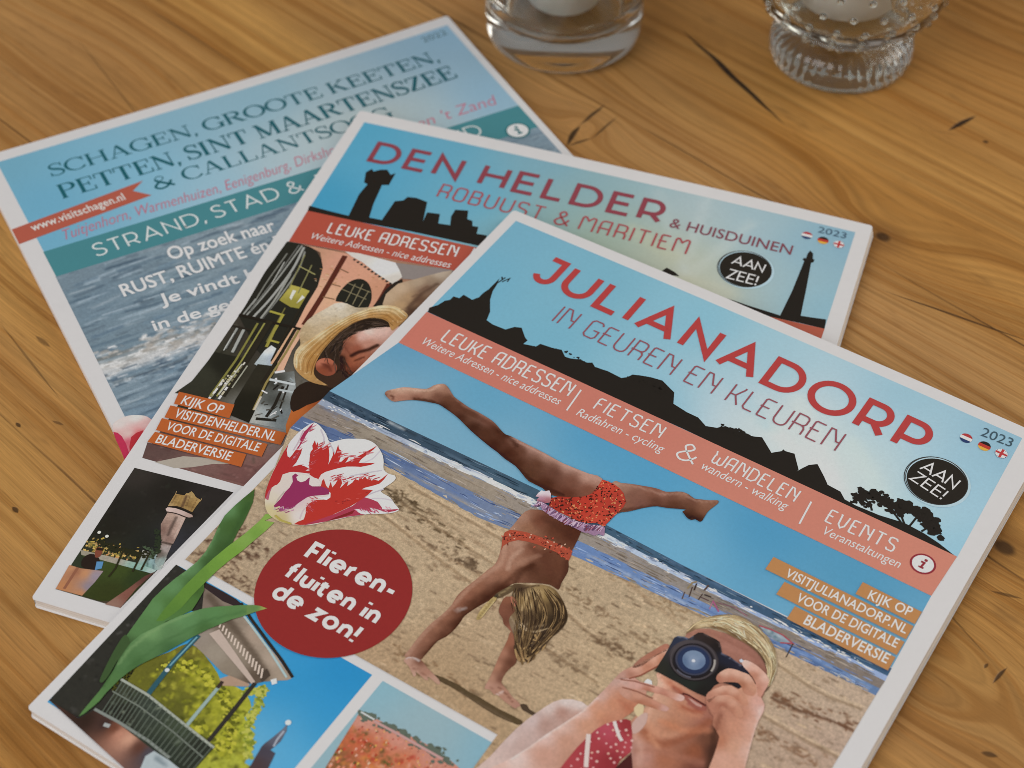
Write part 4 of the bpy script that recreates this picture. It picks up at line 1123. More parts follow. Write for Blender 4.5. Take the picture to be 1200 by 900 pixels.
# ---- woman with the camera (printed)
p = Plate(JD)
p.fill(mm("119.64,206.73 121.13,200.33 121.78,193.41 122.47,188.68 123.53,184.01 125.54,178.02 126.70,175.25 128.32,173.19 130.80,171.61 133.53,170.89 135.71,171.20 136.47,173.42 146.66,189.50"), 'b8988c', 10, cell=1, soft=1.1, grain=.28, con=1.0,
       spots=mm("121.87,201.47,c4aca4 122.90,192.04,c0aaa4 124.86,183.84,bfaaa6 126.57,177.37,c9b6b0 129.60,173.40,cdbfba 133.35,172.03,ccbcb6 130.56,176.85,a57d70 128.68,183.07,a9877c 125.98,192.37,b59a92 130.49,195.01,bda298 135.41,175.44,b0887a"))
p.fill(mm("147.44,133.50 148.41,131.05 152.27,128.58 156.84,127.48 161.11,126.93 165.48,127.74 169.39,128.81 172.91,130.81 175.14,133.60 176.15,137.82 176.53,142.38 177.68,148.42 179.02,154.23 183.05,166.25 156.66,183.12 151.91,174.85 148.44,169.79 148.76,166.92 149.87,161.48 149.55,156.90 148.67,153.32 146.81,151.03 148.13,143.13"), 'b5745a', 10, cell=1.0, soft=1.1, grain=.28, con=1.0,
       spots=mm("149.36,132.27,a57866 153.63,129.53,a0705f 157.98,129.66,9a6a5c 163.64,129.64,98685a 168.87,131.64,956658 174.08,135.33,8a5c4c 149.29,152.92,d8ac98 150.68,151.34,c98e74 155.15,153.32,b8836c 152.41,158.50,bd9078 153.89,163.64,b88a72 159.36,158.46,b27c62 159.35,163.49,ad765a 161.77,155.23,ac725e 166.86,157.02,966050 163.41,165.86,946350 155.62,169.19,bb8166 156.99,176.49,b08072 162.69,174.46,a0654c 168.43,167.56,8a5038 169.50,161.96,6a4232 172.67,164.85,4a2e25 154.29,176.59,a87c70 172.02,171.71,704236"),
       st=[(round_open(mm("153.51,169.87 156.91,171 160.29,170.15 163.54,166.10 165.88,161.31 167.41,157")), 2.4, '8c5038', .7), (round_open(mm("152.67,166.42 156.36,168.05 160.16,166.95 162.75,163.64")), 2.0, 'c08a6e', .6), (round_open(mm("148.67,153.32 150.39,157.40 151.26,161.95 151.92,166.57")), 1.5, 'd4a68e', .6),
           (round_open(mm("149.21,151.24 153.41,151.68 157.43,151.86")), 1.6, 'ba8066', .6), (round_open(mm("156.96,156.61 160.46,157.42 163.88,156.58")), 2.4, 'b67a5e', .6), (round_open(mm("158.40,156.70 161.56,156.38 164.16,155.05")), 1.2, '8f4630', .6), (round_open(mm("154.90,176.20 159.34,173.36 166.45,171.41 172.58,169.75")), 2.2, 'a06a56', .5), (round_open(mm("151.62,172.40 155.16,174.73 157.46,179.73")), 1.6, 'c09484', .6),
           (round_open(mm("147.73,134.04 152.42,129.95 159.54,129.38 166.86,130.44 173.62,133.88")), 1.2, '8a5a4c', .5), (round_open(mm("158.83,131.28 163.77,130.99 169.07,132.57")), 2.0, 'a87668', .5),
           (mm("153.27,152.46 157.44,152.89 163.35,153.54"), 1.2, '7a3a2e', .7), (round_open(mm("157.23,153.02 159.78,153.10 163.76,153.28")), 1.0, '4a2022', .85), (mm("159.85,153.74 162.94,153.80"), .6, 'cfa79c', .85), (round_open(mm("159.50,154.64 161.84,154.85 163.96,154.16")), .7, '8f4a44', .7), (mm("151.38,151.59 156.19,152.66"), 1.0, 'a85c44', .6), (mm("169.82,158.46 173.07,164.59 174.27,170.91"), 2.2, '41291f', .7), (mm("155.60,164.22 162.21,163.66 168.73,159.49"), 2.0, 'bd7858', .5), (mm("155.28,170.06 159.07,171.91"), 1.5, 'd19878', .5)])
# left forearm and hand
p.fill(mm("121.64,205.45 124.47,201.09 126.52,197.22 128.59,192.01 130.45,185.91 132.89,179.72 135.15,173.58 136.01,169.31 136.49,166.27 136.91,163.60 137.50,158.72 138.43,156.38 140.11,155.31 143.22,155.76 147.03,156.45 148.12,159.87 147.96,164.05 147.04,167.34 145.71,170.87 143,173.93 141.67,176.44 140.92,179.90 140.19,184.29 139.77,190.06 139.66,193.97"), 'c08e78', 12, cell=1, soft=1.0, grain=.28, sm=0,
       spots=mm("124.91,201.77,c9a89c 127.47,196.94,d0b6ae 130.89,186.62,cbaaa0 133.06,180.94,c8a598 135.85,173.81,cba598 137.05,166.26,c09c90 137.94,159.48,b79488 133.80,191.29,bb8e7c 136.70,184.56,b98a75 138.91,176.54,bd8a70 140.25,171.67,bf8568 141.47,166.50,bb8064 143.13,162.03,b87a5e 146.31,165.11,ad6e54 144.95,157.78,b98a78 140.95,158.26,c0968a 142.70,172.46,b0755c 138.06,170.37,c28d74 140.27,188.13,b0826e"),
       st=[(mm("126.31,197.35 130.60,186.15 135.35,173.45 136.46,167.66"), .9, 'dccac6', .6), (mm("142.69,164.71 147.43,166.08"), 1.4, 'a5624a', .5)])
for P_, sp in ((mm("139.91,152.98 139.99,150.11 140.79,147.47 142.02,144.54 143.81,140.53 145.17,140.38 145.69,141.84 144.03,145.04 142.67,148.75 141.87,151.38"), mm("140.44,150.88,9c6a58 142.19,145.86,a06a56 144.11,141.06,a8705c")),
               (mm("137.79,159.23 137.86,156.40 138.80,154.04 140.31,151.67 141.68,149.03 143.33,145.84 144.57,142.92 145.89,140.64 147.01,139.56 147.88,140.08 147.76,141.95 146.87,145 145.78,148.17 144.56,151.07 143.19,153.69 141.26,156.32"), mm("138.73,156.89,b38a7c 140.76,152.44,c89884 143.77,146.63,cb9a84 146.82,140.76,d0aa98 143.70,150.56,b47a62 145.54,146.21,b57a60 140.82,155.56,a87462")),
               (mm("138.21,158.96 139.59,157.39 141.55,156.83 143.52,156.27 145.89,155.45 148.41,154.88 150.92,154.31 153.56,154 156.05,153.43 157.51,153.53 157.85,154.68 156.75,155.72 154.12,156.03 151.49,156.35 149.13,157.17 146.62,157.74 144.40,158.82 142.03,159.64"), mm("139.76,158.67,c09a8e 143.95,157.03,c4968a 148.69,155.38,c69482 153.84,154.50,c08c78 157.16,154.43,c9a59c 147.60,157.46,a86c58 152.60,156.32,ac7260")),
               (mm("139.95,160.97 142.32,160.14 144.98,159.82 147.63,159.50 150.26,159.18 152.48,159.13 154.69,159.08 155.72,159.43 155.52,160.57 153.94,161.25 151.67,161.68 149.19,162.25 146.70,162.83 144.06,163.15 141.53,162.71"), mm("142.34,161.16,b98a78 146.52,160.55,bd8a74 151.24,159.92,bb8570 155.25,160.08,bf948a 147.52,162.30,a0664e 151.32,161.57,a2684f"))):
    p.fill(P_, 'b98470', 13, cell=.8, sm=2, spots=sp, soft=.7, grain=.24)
for q, w_, hx, k in ((mm("139.05,158.43 142.89,156.67 148.69,155.38"), .4, '8f5a4a', 0), (mm("140.99,156.84 143.33,153.95 145.93,148.43"), .45, '8a503e', 1), (mm("140.78,160.44 145.25,159.31 150.12,158.93"), .4, '8f5a48', 2)):
    p.line(q, w_, hx, 14, k)
p.fill(mm("145.33,155.46 145.59,153.90 147.06,154 147.86,155.92 146.47,156.46"), 'd0d4d0', 12.5, cell=.7, sm=2)
# earring and wisps of light behind the wrist
p.fill(mm("147.14,164.58 147.94,162.03 149.61,163 150.47,166.49 148.68,166.29"), 'c9b48e', 12.2, cell=.7, sm=2)
p.fill(mm("156.88,152.90 158.06,152.49 159.51,152.59 161.30,152.81 163.08,153.03 164.52,153.13 165.05,154.14 163.82,154.93 161.97,155.10 159.85,154.76 158.13,154.16"), '94564a', 11.2, cell=.5, sm=1, grain=.2)
p.fill(mm("158.47,153.26 159.78,153.10 161.57,153.32 163.22,153.29 163.28,153.92 161.77,154.21 160.19,153.86"), 'b58c82', 11.4, cell=.5, sm=1, grain=.1)
p.line(round_open(mm("156.54,152.78 158.26,152.36 160.61,152.57 164.04,152.76")), .5, '4a201f', 11.6)
p.fill(mm("149.26,169.27 149.91,165.50 151.28,163.96 152.54,167.18 152.29,170.66 150.94,172.18"), 'bc9c92', 12.4, cell=.8, sm=2)
# blouse
bl = mm("139.66,193.97 139.77,190.06 140.19,184.29 140.92,179.90 141.67,176.44 142.86,173.69 144.48,171.66 146.92,169.09 148.43,168.80 150.66,171.70 152.59,175.07 153.56,177.71 152.50,181.61 152.67,185.67")
p.fill(bl, '9c3b41', 13, cell=1, grain=.15, spots=mm("141.26,189.75,a23f44 142.05,181.79,a03c42 144.73,174.49,ad4a58 148.11,170.67,8f3336 152.19,176.30,a8434a 151.30,183.34,8a2f34"), soft=1)
dots = [(r1.uniform(bl[:, 0].min(), bl[:, 0].max()), r1.uniform(bl[:, 1].min(), bl[:, 1].max())) for _ in range(150)]
kept = []
for c in dots:
    c = np.array(c)
    if inside(bl, c[None])[0] and all(np.hypot(*(c - q)) > 1.5 for q in kept):
        kept.append(c); p.disc(c, r1.uniform(.28, .45), r1.choice(['d8a8a0', 'cf9898', 'd0a090']), 14, n=8, grain=.05)
p.line(mm("140.69,179.05 142.05,181.79 143.54,184.75 145.57,188.60"), 1.3, 'd0beb8', 15); p.line(mm("144.68,171.52 146.71,173.56 148.44,175.09 149.74,175.90"), 1.0, 'd8c4c0', 15, 1)
p.fill(mm("152.27,185.92 153.04,181.59 153.89,177.82 157.26,182.73"), '4a2322', 14.5, cell=1)
# hair
p.fill(mm("147.30,134.31 147.13,131.87 147.46,129.83 148.59,127.63 150.52,125.29 152.23,123.09 154.39,121.71 156.83,120.88 158.91,119.92 161.56,120.07 164.69,120.63 167.65,122.01 170.38,123.52 172.66,125.29 174.69,128.26 176.08,131.60 176.56,134.78 176.62,138.21 176.32,139.78 174.95,136.51 173.77,133.08 171.80,130.82 169.67,129.35 167.44,128.28 164.92,127.74 163.09,127.47 161.39,127.47 159.12,127.48 156.70,127.21 153.98,127.49 151.12,128.59 148.99,131.05"), 'b39c78', 15, cell=.7, grain=.25, soft=.8, sm=1,
       spots=mm("147.70,131.87,7a6248 148.97,128.87,b8a27c 151.60,125.71,c4ae88 154.97,122.81,c9b591 158.98,121.72,c0aa84 162.69,122.28,b59c74 166.65,123.38,b9a480 170.69,125.84,bca988 174.38,129.87,b4a48a 175.88,134.52,8d7a64 176.21,138.47,6a5444 159.26,126.66,7a6144 164.08,127.20,7d6446 168,128.28,6d553e 171.32,130.42,5f4836 154.41,127.21,8a6f50"),
       st=[(mm("152.62,127.63 156.27,126.39 159.69,126.39"), .9, '6a5036', .7), (mm("159.69,126.39 163.37,126.93 166.60,127.74"), 1.0, '5f4630', .7), (mm("149.54,128.86 152.25,126.39 155.69,125.29"), .7, 'd8c8a4', .7), (mm("154.54,123.09 158.69,123.37 162.81,125.84"), .7, 'dccdb0', .7), (mm("158.69,121.16 162.54,123.10 164.65,126.11"), .6, 'd6c5a2', .7), (mm("160.98,121.17 166.09,122.28 170.42,125.29"), .7, 'd8c8a8', .6), (mm("157.12,123.64 160.26,125.29 163.65,127.47"), .5, '8a7050', .7), (mm("165.37,124.20 169.85,126.38 173.54,130.41"), .6, '8a745a', .6), (mm("168.42,128 172.01,130.68 174.51,134"), .9, '55402f', .7), (mm("151.66,124.19 154.97,125.02 157.91,126.80"), .5, '94794f', .6)])
strands(p, mm("147.16,134.04 147.97,130.23 151.69,127.49 156.27,126.39 160.97,126.66 165.20,127.20 169.39,128.81 173.51,132.55 175.74,138.08"), mm("147.41,131.33 149.66,125.85 154.24,121.43 158.77,119.64 164.90,120.49 170.59,123.39 174.82,128.53 176.72,136.76"), 150, ['cdb990', 'b8a37c', 'a08a66', '8a7250', 'd8c8a8'], 15.4, .20, .26, 8, .12)
strands(p, mm("151.55,128.31 156.41,126.66 162.24,126.93"), mm("152.23,123.09 157.55,121.16 164.10,122.83"), 26, ['e0d4b8', 'cdb990', '7a6244'], 15.45, .3, .26, 9, .3)
# camera
p.fill(mm("145.96,150.52 145.85,147.78 145.72,143.96 145.38,140.24 145.12,137.16 145.68,136.08 147.53,135.26 148.89,135.11 149.59,133.22 150.22,131.72 151.28,131.04 153.57,131.03 155.85,131.02 157.13,131.28 158.55,132.90 159.60,134.37 162.07,134.22 164.58,134.73 166.95,134.98 169.24,135.63 170.11,137.87 170.34,140.50 170.11,142.72 167.01,142.63 164.10,143.45 162.98,145.56 162.83,148.41 162.68,150.22 160.06,150.53 157.29,150.58 153.82,150.38 150.46,150.44 147.86,150.36"), '26211f', 16, cell=.8, soft=.8, grain=.06,
       spots=mm("146.27,137.15,2c3244 147.61,135.93,343a4c 150.87,132.40,332a28 154.15,132.11,2e2624 157.27,132.63,241f1e 161.22,134.76,242634 165.55,135.53,262634 151,148.35,262826 156.60,148.26,272a26 161.59,149.21,22201e 162.73,140.85,1f1c1c 150.24,141.78,3a3234 147.49,149.19,2c2c26"),
       st=[(mm("145.46,136.22 148.32,135.12 149.30,133.76"), .5, '9aa0b0', .6), (mm("159.60,134.37 164.02,134.74 166.40,134.99"), .45, '8a8ca0', .6), (mm("151.86,131.04 157.27,131.55 159.32,133.83"), .4, '6a5a58', .6)])
c_ = mm("153.73,141.15")[0]
p.disc(c_, 7.4, '2b2627', 17, ry=7.2, cell=.8, spots=(np.array([c_ + (-5, -3), c_ + (5, -4), c_ + (0, 6), c_ + (5, 4)]), ['4a4346', '3a3436', '1f1c1c', '241f20']), soft=1.5)
for r_, hx, k in ((6.6, '4a4447', 0), (5.7, '232025', 1), (5.0, '3d4052', 2)):
    a = np.linspace(0, 2 * math.pi, 48); p.line(np.stack([c_[0] + r_ * np.cos(a), c_[1] + r_ * np.sin(a)], -1), .5, hx, 18, k)
p.disc(c_, 4.7, '28304a', 18.5, cell=.8, st=[(c_[None], 9, '2c3a5c', .7)])
p.disc(c_ + (.1, -.1), 3.4, '647894', 19, cell=.7, spots=(np.array([c_, c_ + (3, 0), c_ + (-2, 2), c_ + (0, -3)]), ['7f8fa8', '5f7290', '566a88', '6f829c']), soft=.8)
p.disc(c_ + (.1, .2), .55, 'c2c6d4', 20, n=14)
p.line(np.stack([c_[0] + 6.2 * np.cos(np.linspace(-.6, .1, 8)), c_[1] + 6.2 * np.sin(np.linspace(-.6, .1, 8))], -1), .6, '9a948e', 20)
p.line(np.stack([c_[0] + 6.1 * np.cos(np.linspace(1.2, 2.0, 8)), c_[1] + 6.1 * np.sin(np.linspace(1.2, 2.0, 8))], -1), .4, '5a5a66', 20)
# right hand
p.fill(mm("163.50,151.75 162.69,149.19 163.53,146.59 165.07,144.22 167.15,142.89 169.35,142.86 170.48,140.76 172.03,138.38 174.07,139.15 176.27,141.87 178.14,143.40 178.96,145.58 179.15,149.16 179.73,152.45 180.69,156.45 181.77,160.65 183.25,166.13 174.65,171.62 173.95,167.26 173.16,163.23 172.22,159.90 170.36,158.44 168.75,157.48 167.63,154.85 166.48,154.24"), 'c08a72', 17, cell=.9, soft=.9, grain=.28,
       spots=mm("164.06,149.68,b98470 166.02,144.99,cb9a84 170.29,144.67,bd866c 172.26,141,c99880 176.17,143.29,c8988a 178.30,145.33,c9a49a 178.76,151.07,c89a88 180.54,159.81,c8a090 176.76,165.46,c59682 172.94,160.75,ad7258 173.66,154.34,bd866e 169.98,156.69,a06a54 170.48,150.33,b07a64 173.75,149.25,b57e68 167.58,153.20,a56e5a 177.28,160.27,c09078"),
       st=[(mm("169.22,153.16 169.72,156.19 170.36,158.44"), 1.2, '7a4a3a', .6), (mm("177.83,144.95 179.12,150.18 180.94,156.94 183.23,164.54"), .8, 'd8bdb4', .6), (mm("168.71,150.11 171.71,149.54 173.99,150.78"), .8, '8c5844', .5)])
for P_, sp in ((mm("165.85,133.93 166.42,132.85 167.95,132.58 169.97,132.70 171.56,133.09 173.62,133.88 175.25,134.93 175.97,136.90 176.05,139.26 176.14,141.61 175.18,141.88 173.92,139.94 172.44,138.11 170.67,136.81 168.82,135.90 167.09,135.25"), mm("166.83,133.65,d0b0a4 170.16,133.63,cfa392 174.15,134.93,cfa898 175.74,138.08,c49282 170.96,136.28,b07862 174.07,139.15,b57e6a")),
               (mm("162.30,143.22 162.03,141.64 162.53,139.93 163.58,138.20 165.40,137.39 167.49,137.10 169.57,136.82 171.42,137.73 172.84,138.90 173.98,140.59 174.15,142.54 172.56,143.21 171.13,143.10 169.91,141.81 168.41,141.04 166.61,141.85 164.94,142.92 163.82,143.98"), mm("163.07,143.07,a8705c 163.29,139.79,cca28e 166.23,137.91,d0a490 169.97,137.61,caa08c 172.83,139.95,bd8a72 166.34,141.33,ad745e 169.65,141.29,a0684f 172.37,142.30,b57e68")),
               (mm("162.82,150.47 162.62,148.54 163.53,146.59 164.99,144.62 166.52,143.29 168.38,143.14 170.51,143.50 172.55,144.25 174.22,145.91 173.24,147.21 171.22,146.47 168.76,145.99 166.97,146.79 165.45,148.11 164.75,149.93 164.46,151.47"), mm("163.65,149.94,b07a66 165.06,145.26,cc9f8a 168.24,143.92,c99a84 172.06,144.90,bd8870 166.84,146.54,ab725c 170.54,146.22,a86f58")),
               (mm("163.36,151.49 164.20,149.94 165.45,148.11 167.10,147.05 169.16,146.76 171.27,147.11 173.23,148.24 174.81,150.26 173.43,151.81 171.28,150.83 169.26,150.10 167.89,150.64 167.86,152.68 167.31,153.71 165.54,153.49"), mm("164.46,151.47,a8705c 166.68,148.35,c4947e 170.24,147.77,c4927c 173.21,149.26,bb866e 168.16,150.12,9c624e 171.02,150.32,aa725c"))):
    p.fill(P_, 'bd8a74', 18.5, cell=.8, sm=2, spots=sp, soft=.7, grain=.24)
p.line(mm("165.43,134.19 165.78,133.26"), 1.0, 'b8c0cc', 19)
p.build('photographer_picture', JD.cover)

# ---- two small photographs at the foot of the cover
p = Plate(JD)
p.fill(np.array([(3.6, 195.9), (77.2, 195.9), (77.2, 253.8), (3.6, 253.8)]), '2f86bb', 1, cell=2.5, grain=.08, soft=9,
       spots=mm("34.69,197.21,3f93c4 69.13,200.51,2483bd 76.31,197.69,2a86bc 54.39,209.87,3a93c6 71.95,212.46,2f8cc2 65.11,223.50,4f9cc8 62.45,231.78,6aa8c8 79.12,217.92,358fc2 76.01,229.66,5aa4cc 58.31,210.86,2a88be"))
dk = []
for k in range(260):
    dk.append(dab(r1.uniform(3, 40), r1.uniform(196, 254), r1.uniform(.3, 1.2), r1.uniform(0, 3.1), r1.uniform(.3, .9), r1.choice(['4a4845', '1f1e1b', '3a3a30', '5a5854']), r1.uniform(.2, .7)))
p.fill(mm("2.47,196 13.18,196.16 24.11,197.20 21.65,205.47 15.18,207.70 15.89,218.25 16.65,226.73 19.23,240.77 20.89,249.84 15.53,252.90 3.67,253.15"), '302f2a', 2, cell=.9, grain=.3, st=dk)
fol = []
for k in range(520):
    c = mm("37.31,224.16 48.65,233.93 60.12,236.52")[r1.randrange(3)]
    fol.append(dab(c[0] + r1.gauss(0, 9), c[1] + r1.gauss(0, 8), r1.uniform(.4, 1.8), r1.uniform(0, 3.1), r1.uniform(.5, 1.3), r1.choice(['9a9a28', 'a9a832', '7c7f22', '565a1c', 'b8b440', '3c3f18', '8a8a30']), r1.uniform(.35, .9)))
p.fill(mm("13.74,239.07 16.39,233.92 18.71,227.20 22.05,221.54 24.77,216.24 31.17,216.83 38.79,219.76 42.31,221.69 46.41,220.47 50.57,220.92 54.54,223.50 55.04,227.22 58.35,229.77 60,233.33 63.65,235.57 64.33,238.68 67.65,239.77 48.32,252.02 37.74,250.69"), '7a7d28', 2, cell=.8, grain=.4, sm=2, st=fol,
       spots=mm("24.85,228.58,5f5f24 28.28,221.14,6a6428 35.41,221.89,8a8828 45.65,225.74,9a9a30 54.82,230.02,a3a834 59.83,239.93,a0a43a 46.59,235.24,84842c 36.69,234.81,5a5a24"))
for k, hx in enumerate(('8f9a44', 'a3a838', '75802c', 'b0b050')):
    tree_blobs(p, mm("49.61,220.51 52.11,218.92 53.89,216.42 55.79,222.71 56.82,227.09 58.30,230.47 61.57,232.99 63.59,236.25"), 1.5, 90, hx, 2.6 + .1 * k, 12 + k)
    tree_blobs(p, mm("23.87,227.45 31.37,220.95 44.73,224.62 53.10,229.45 56.46,238.84 44.53,236.54"), 1.9, 90, ('6d7024', '9a9a2c', '5a5d1e', 'b2ae3c')[k], 2.65 + .1 * k, 40 + k)
# bandstand: roof, cornice, posts, rail
p.fill(mm("9.47,196.59 17.29,196.23 21.59,196.16 26.28,196.20 28.60,196.60 28.93,198.63 23.81,199.26 18.26,199.02"), '33292a', 3, cell=1)
p.fill(mm("15.50,198.12 23.61,199.02 29.58,198.22 36.76,201.41 49.64,205.84 58.22,209.53 57.53,210.66 52.02,214.85 50.05,217.13 46.77,218.17 40.05,218.95 31.17,216.83 25.63,215.70 23.80,209.62"), '8d7f72', 4, cell=1, soft=1.5, grain=.15,
       spots=mm("17.63,198.66,75675c 24.82,200.49,7f7165 30.74,200.45,8d7f70 39.55,203.27,a08e7e 49.51,207.70,a59484 55.57,210.16,9d8d7c 26.65,211.44,8f8378 33.78,214.11,93887a 41.85,216.07,85796a 48.99,215.03,5a4c40 29.42,206.06,6e6152"),
       st=[(mm("18.88,199.76 30.16,203.76 44.32,209.21 50.60,212.27"), 2.2, '55483c', .75), (mm("30.81,198.92 43.47,203.32 52.55,207.53"), 1.2, 'b3a08e', .6)])
p.line(mm("28.60,196.60 35.39,199.71 43.90,203.05 52.24,206.32 58.25,209.16"), .9, '2e2823', 6); p.line(mm("28.31,198.28 36.76,201.41 46.22,205.16 56.78,210.10"), .7, '9fb6b8', 6, 1)
p.fill(mm("27.75,210.39 29.34,207.56 49.92,216.18 50.02,217.49"), 'b5a397', 6, cell=1)
for k in range(15):
    t = k / 14
    a_ = mm("28.95,207.09 50.65,214.33"); b_ = mm("28.01,209.13 49.92,216.18")
    top_ = mm("28.14,206.50 48.96,212.61"); q0 = top_[0] + (top_[1] - top_[0]) * t; q1 = a_[0] + (a_[1] - a_[0]) * t
    p.line(np.array([q0 + (0, -1.2), q1]), .55, 'c9b8aa', 7, k)
p.fill(mm("40.53,221.09 42.30,218.57 49.21,217.66 49.34,218.61 42.87,222.37"), 'a58975', 6, cell=1)
p.fill(mm("53.33,213.32 54.43,211.93 55.74,213.18 54.84,214.44"), 'c9ced0', 7, cell=1)
p.fill(mm("49.28,213.80 50.09,210.84 52.41,212.17 51.78,215.34"), '4a3f36', 7, cell=1)
for q, w_, hx, k in ((mm("25.56,212.50 25.29,223.39 26.55,236.13"), 1.6, '2f5560', 0), (mm("25.53,213.24 25.40,225.43"), .5, '6a9aa8', 1), (mm("42.22,223.13 42.51,231.13 42.84,238.28"), 1.1, '8fa5a0', 2), (mm("41.93,221.24 42.17,223.84"), 1.1, '3a2e2a', 3), (mm("50.28,216.64 50.97,229.13 51.37,239.45"), 1.3, '33302c', 4)):
    p.line(q, w_, hx, 7.5, k)
p.disc(mm("25.74,226.96"), .7, 'c4cccc', 8, n=12)
rail = [(dab(r1.uniform(20, 48), r1.uniform(225, 254), r1.uniform(.3, .8), r1.uniform(0, 3.1), .4, r1.choice(['5f6a5a', '2a2f28', '87907c', '1c201c', '44503a']), .7)) for k in range(200)]
p.fill(mm("16.51,236.63 26.34,236.27 40.68,237.98 54.07,239.70 53.96,248.45 44.29,254.57 21.44,251.15"), '343c34', 8, cell=.8, grain=.4, st=rail, spots=mm("19.36,237.25,3a3d30 30.46,238.75,394038 41.33,240.23,3f4838 51.98,241.67,2c2f28 24.07,246.16,2a2a24 41.81,248.12,2e342c"))
for k in range(24):
    t = k / 23
    a_ = mm("17.32,236.81 26.93,236.57 40.87,238.20 53.49,239.74"); b_ = mm("19.54,248.35 28.99,248.04 41.76,248.79 53.56,248.70")
    i = min(int(t * 3), 2); f_ = t * 3 - i
    p.line(np.array([a_[i] + (a_[i + 1] - a_[i]) * f_, b_[i] + (b_[i + 1] - b_[i]) * f_]), .3, '5d665a', 9, k)
p.line(mm("16.51,236.63 26.53,236.49 40.87,238.20 54.07,239.70"), .8, '9aa094', 9.5); p.line(mm("17.17,241.04 27.34,240.73 41.22,241.95 53.75,243.78"), .4, '737a70', 9.5, 1)
p.line(mm("16.91,248.34 25.60,247.86 36.92,247.96 45.65,248.92"), .9, '7c827c', 9.5, 2)
p.fill(mm("3.67,253.15 15.32,253.03 17.10,248.55 25.98,248.28 37.04,249.18 42.49,249.63 42.68,255.59 38.24,258.40"), '3a2a26', 9, cell=.9, spots=mm("16.76,252.45,33251f 22.89,250.24,3c2c28 28.67,250.55,b5806a 31.84,250.51,c09078 36.35,250.92,5a3a30 39.67,251.09,48444c 25.90,249.99,6a4030"), soft=.8, grain=.2)
p.line(mm("22.67,250.71 24.49,250.22"), 1.2, '9ca0a0', 10)
p.fill(mm("39.60,252.10 40.54,249.56 46.18,249.54 51.34,250.11 41.27,256.49"), 'a5b0b4', 10, cell=1, st=[(mm("42.60,250.84 46.07,251.22"), 1.2, '6a7880', .7)])
# church spire
p.fill(mm("66.56,224.57 66.58,222.24 67.93,224.36 68.56,227.90 68.10,230.80 67.84,231.62 69.74,231.71 71.27,237.47 66.44,240.54 66.29,238.08 65.76,235.52 65.12,232.05 65.24,230.66 65.83,228.32"), '4a4650', 5, cell=1, spots=mm("66.56,224.57,6a6e7c 66.59,228.50,5a5c6a 66.62,232.39,45404a 67.26,237.78,4a3a3c"))
p.line(mm("67.32,224.75 67.40,227.98 67.96,230.24"), .6, '9aa0ac', 6); p.line(mm("66.58,222.24 66.26,221.44"), .4, 'c0c8cc', 6, 1); p.disc(mm("66.61,221.88"), .9, 'c4ccd0', 6.5, n=12)
p.build('bandstand_photograph', JD.cover)

p = Plate(JD)
p.fill(np.array([(81.0, 195.9), (121.5, 195.9), (121.5, 253.8), (81.0, 253.8)]), '86a9b6', 1, cell=2.5, grain=.10, soft=9, spots=mm("81.37,196.21,7fa9b8 100,201.33,8fa8b0 120.94,197.86,7ba5b6 100.69,210.75,8aa6ae"))
fl = []
for k in range(900):
    u, v = r1.uniform(81, 122), r1.uniform(212, 254)
    fl.append(dab(u, v, r1.uniform(.2, 1.0), r1.uniform(0, 3.1), r1.uniform(.5, 1.2), r1.choice(['b4553c', 'c4705a', 'c9823f', 'a83e30', 'd0957c', '7a5a30', 'b86048', '4f4a26']), r1.uniform(.35, .9)))
p.fill(mm("81.70,207.95 86.37,207.33 94.99,206.84 103.49,206.36 112.66,207.01 117.63,208 84.53,229.05 83.46,221.70"), 'b05f48', 2, cell=.75, grain=.35, st=fl, spots=mm("84.81,209.32,c08878 96.27,208.66,c28574 107.55,208.01,bd8272 86.90,216.26,b8603f 94.99,219.21,bb6a44 86.12,223.25,8a5a3a 101.03,215.37,bd7050"))
for k in range(700):
    v = 207 + 47 * r1.random() ** .8; u = r1.uniform(81.3, 121)
    if not inside(mm("81.86,208.18 86.54,207.56 95.15,207.07 103.65,206.59 112.81,207.24 117.63,208 84.53,229.05 83.46,221.70"), np.array([[u, v]]))[0]: continue
    sz = .45 + 1.7 * max(0, v - 208) / 40
    p.line(np.array([(u, v), (u + r1.gauss(0, .2) * sz, v - sz * .9)]), sz * r1.uniform(.6, 1.0), r1.choice(['b8402e', 'c8563a', 'd08a3a', 'd8a850', 'a0281f', 'd8866a', 'e0b498', '8a2f1e', '4f562a', 'c4614a', 'd8a08c']), 2.3 + .003 * (k % 100), wl=[sz * .3, sz * .7], grain=.3)
tree_blobs(p, mm("82.07,208.05 85.55,207.85 91.10,207.66 94.41,206.88 98.47,207.59 104.12,207.27 107.49,207.07 113.27,207.91"), 2.0, 110, '5c665a', 3, 21)
p.line(mm("81.90,207.82 86.70,207.79"), .5, 'c0c4c4', 3.9); p.line(mm("87.04,208.24 95.79,207.98 110.34,207.85"), .8, 'b8908c', 3.9, 1)
p.build('tulip_field_photograph', JD.cover)

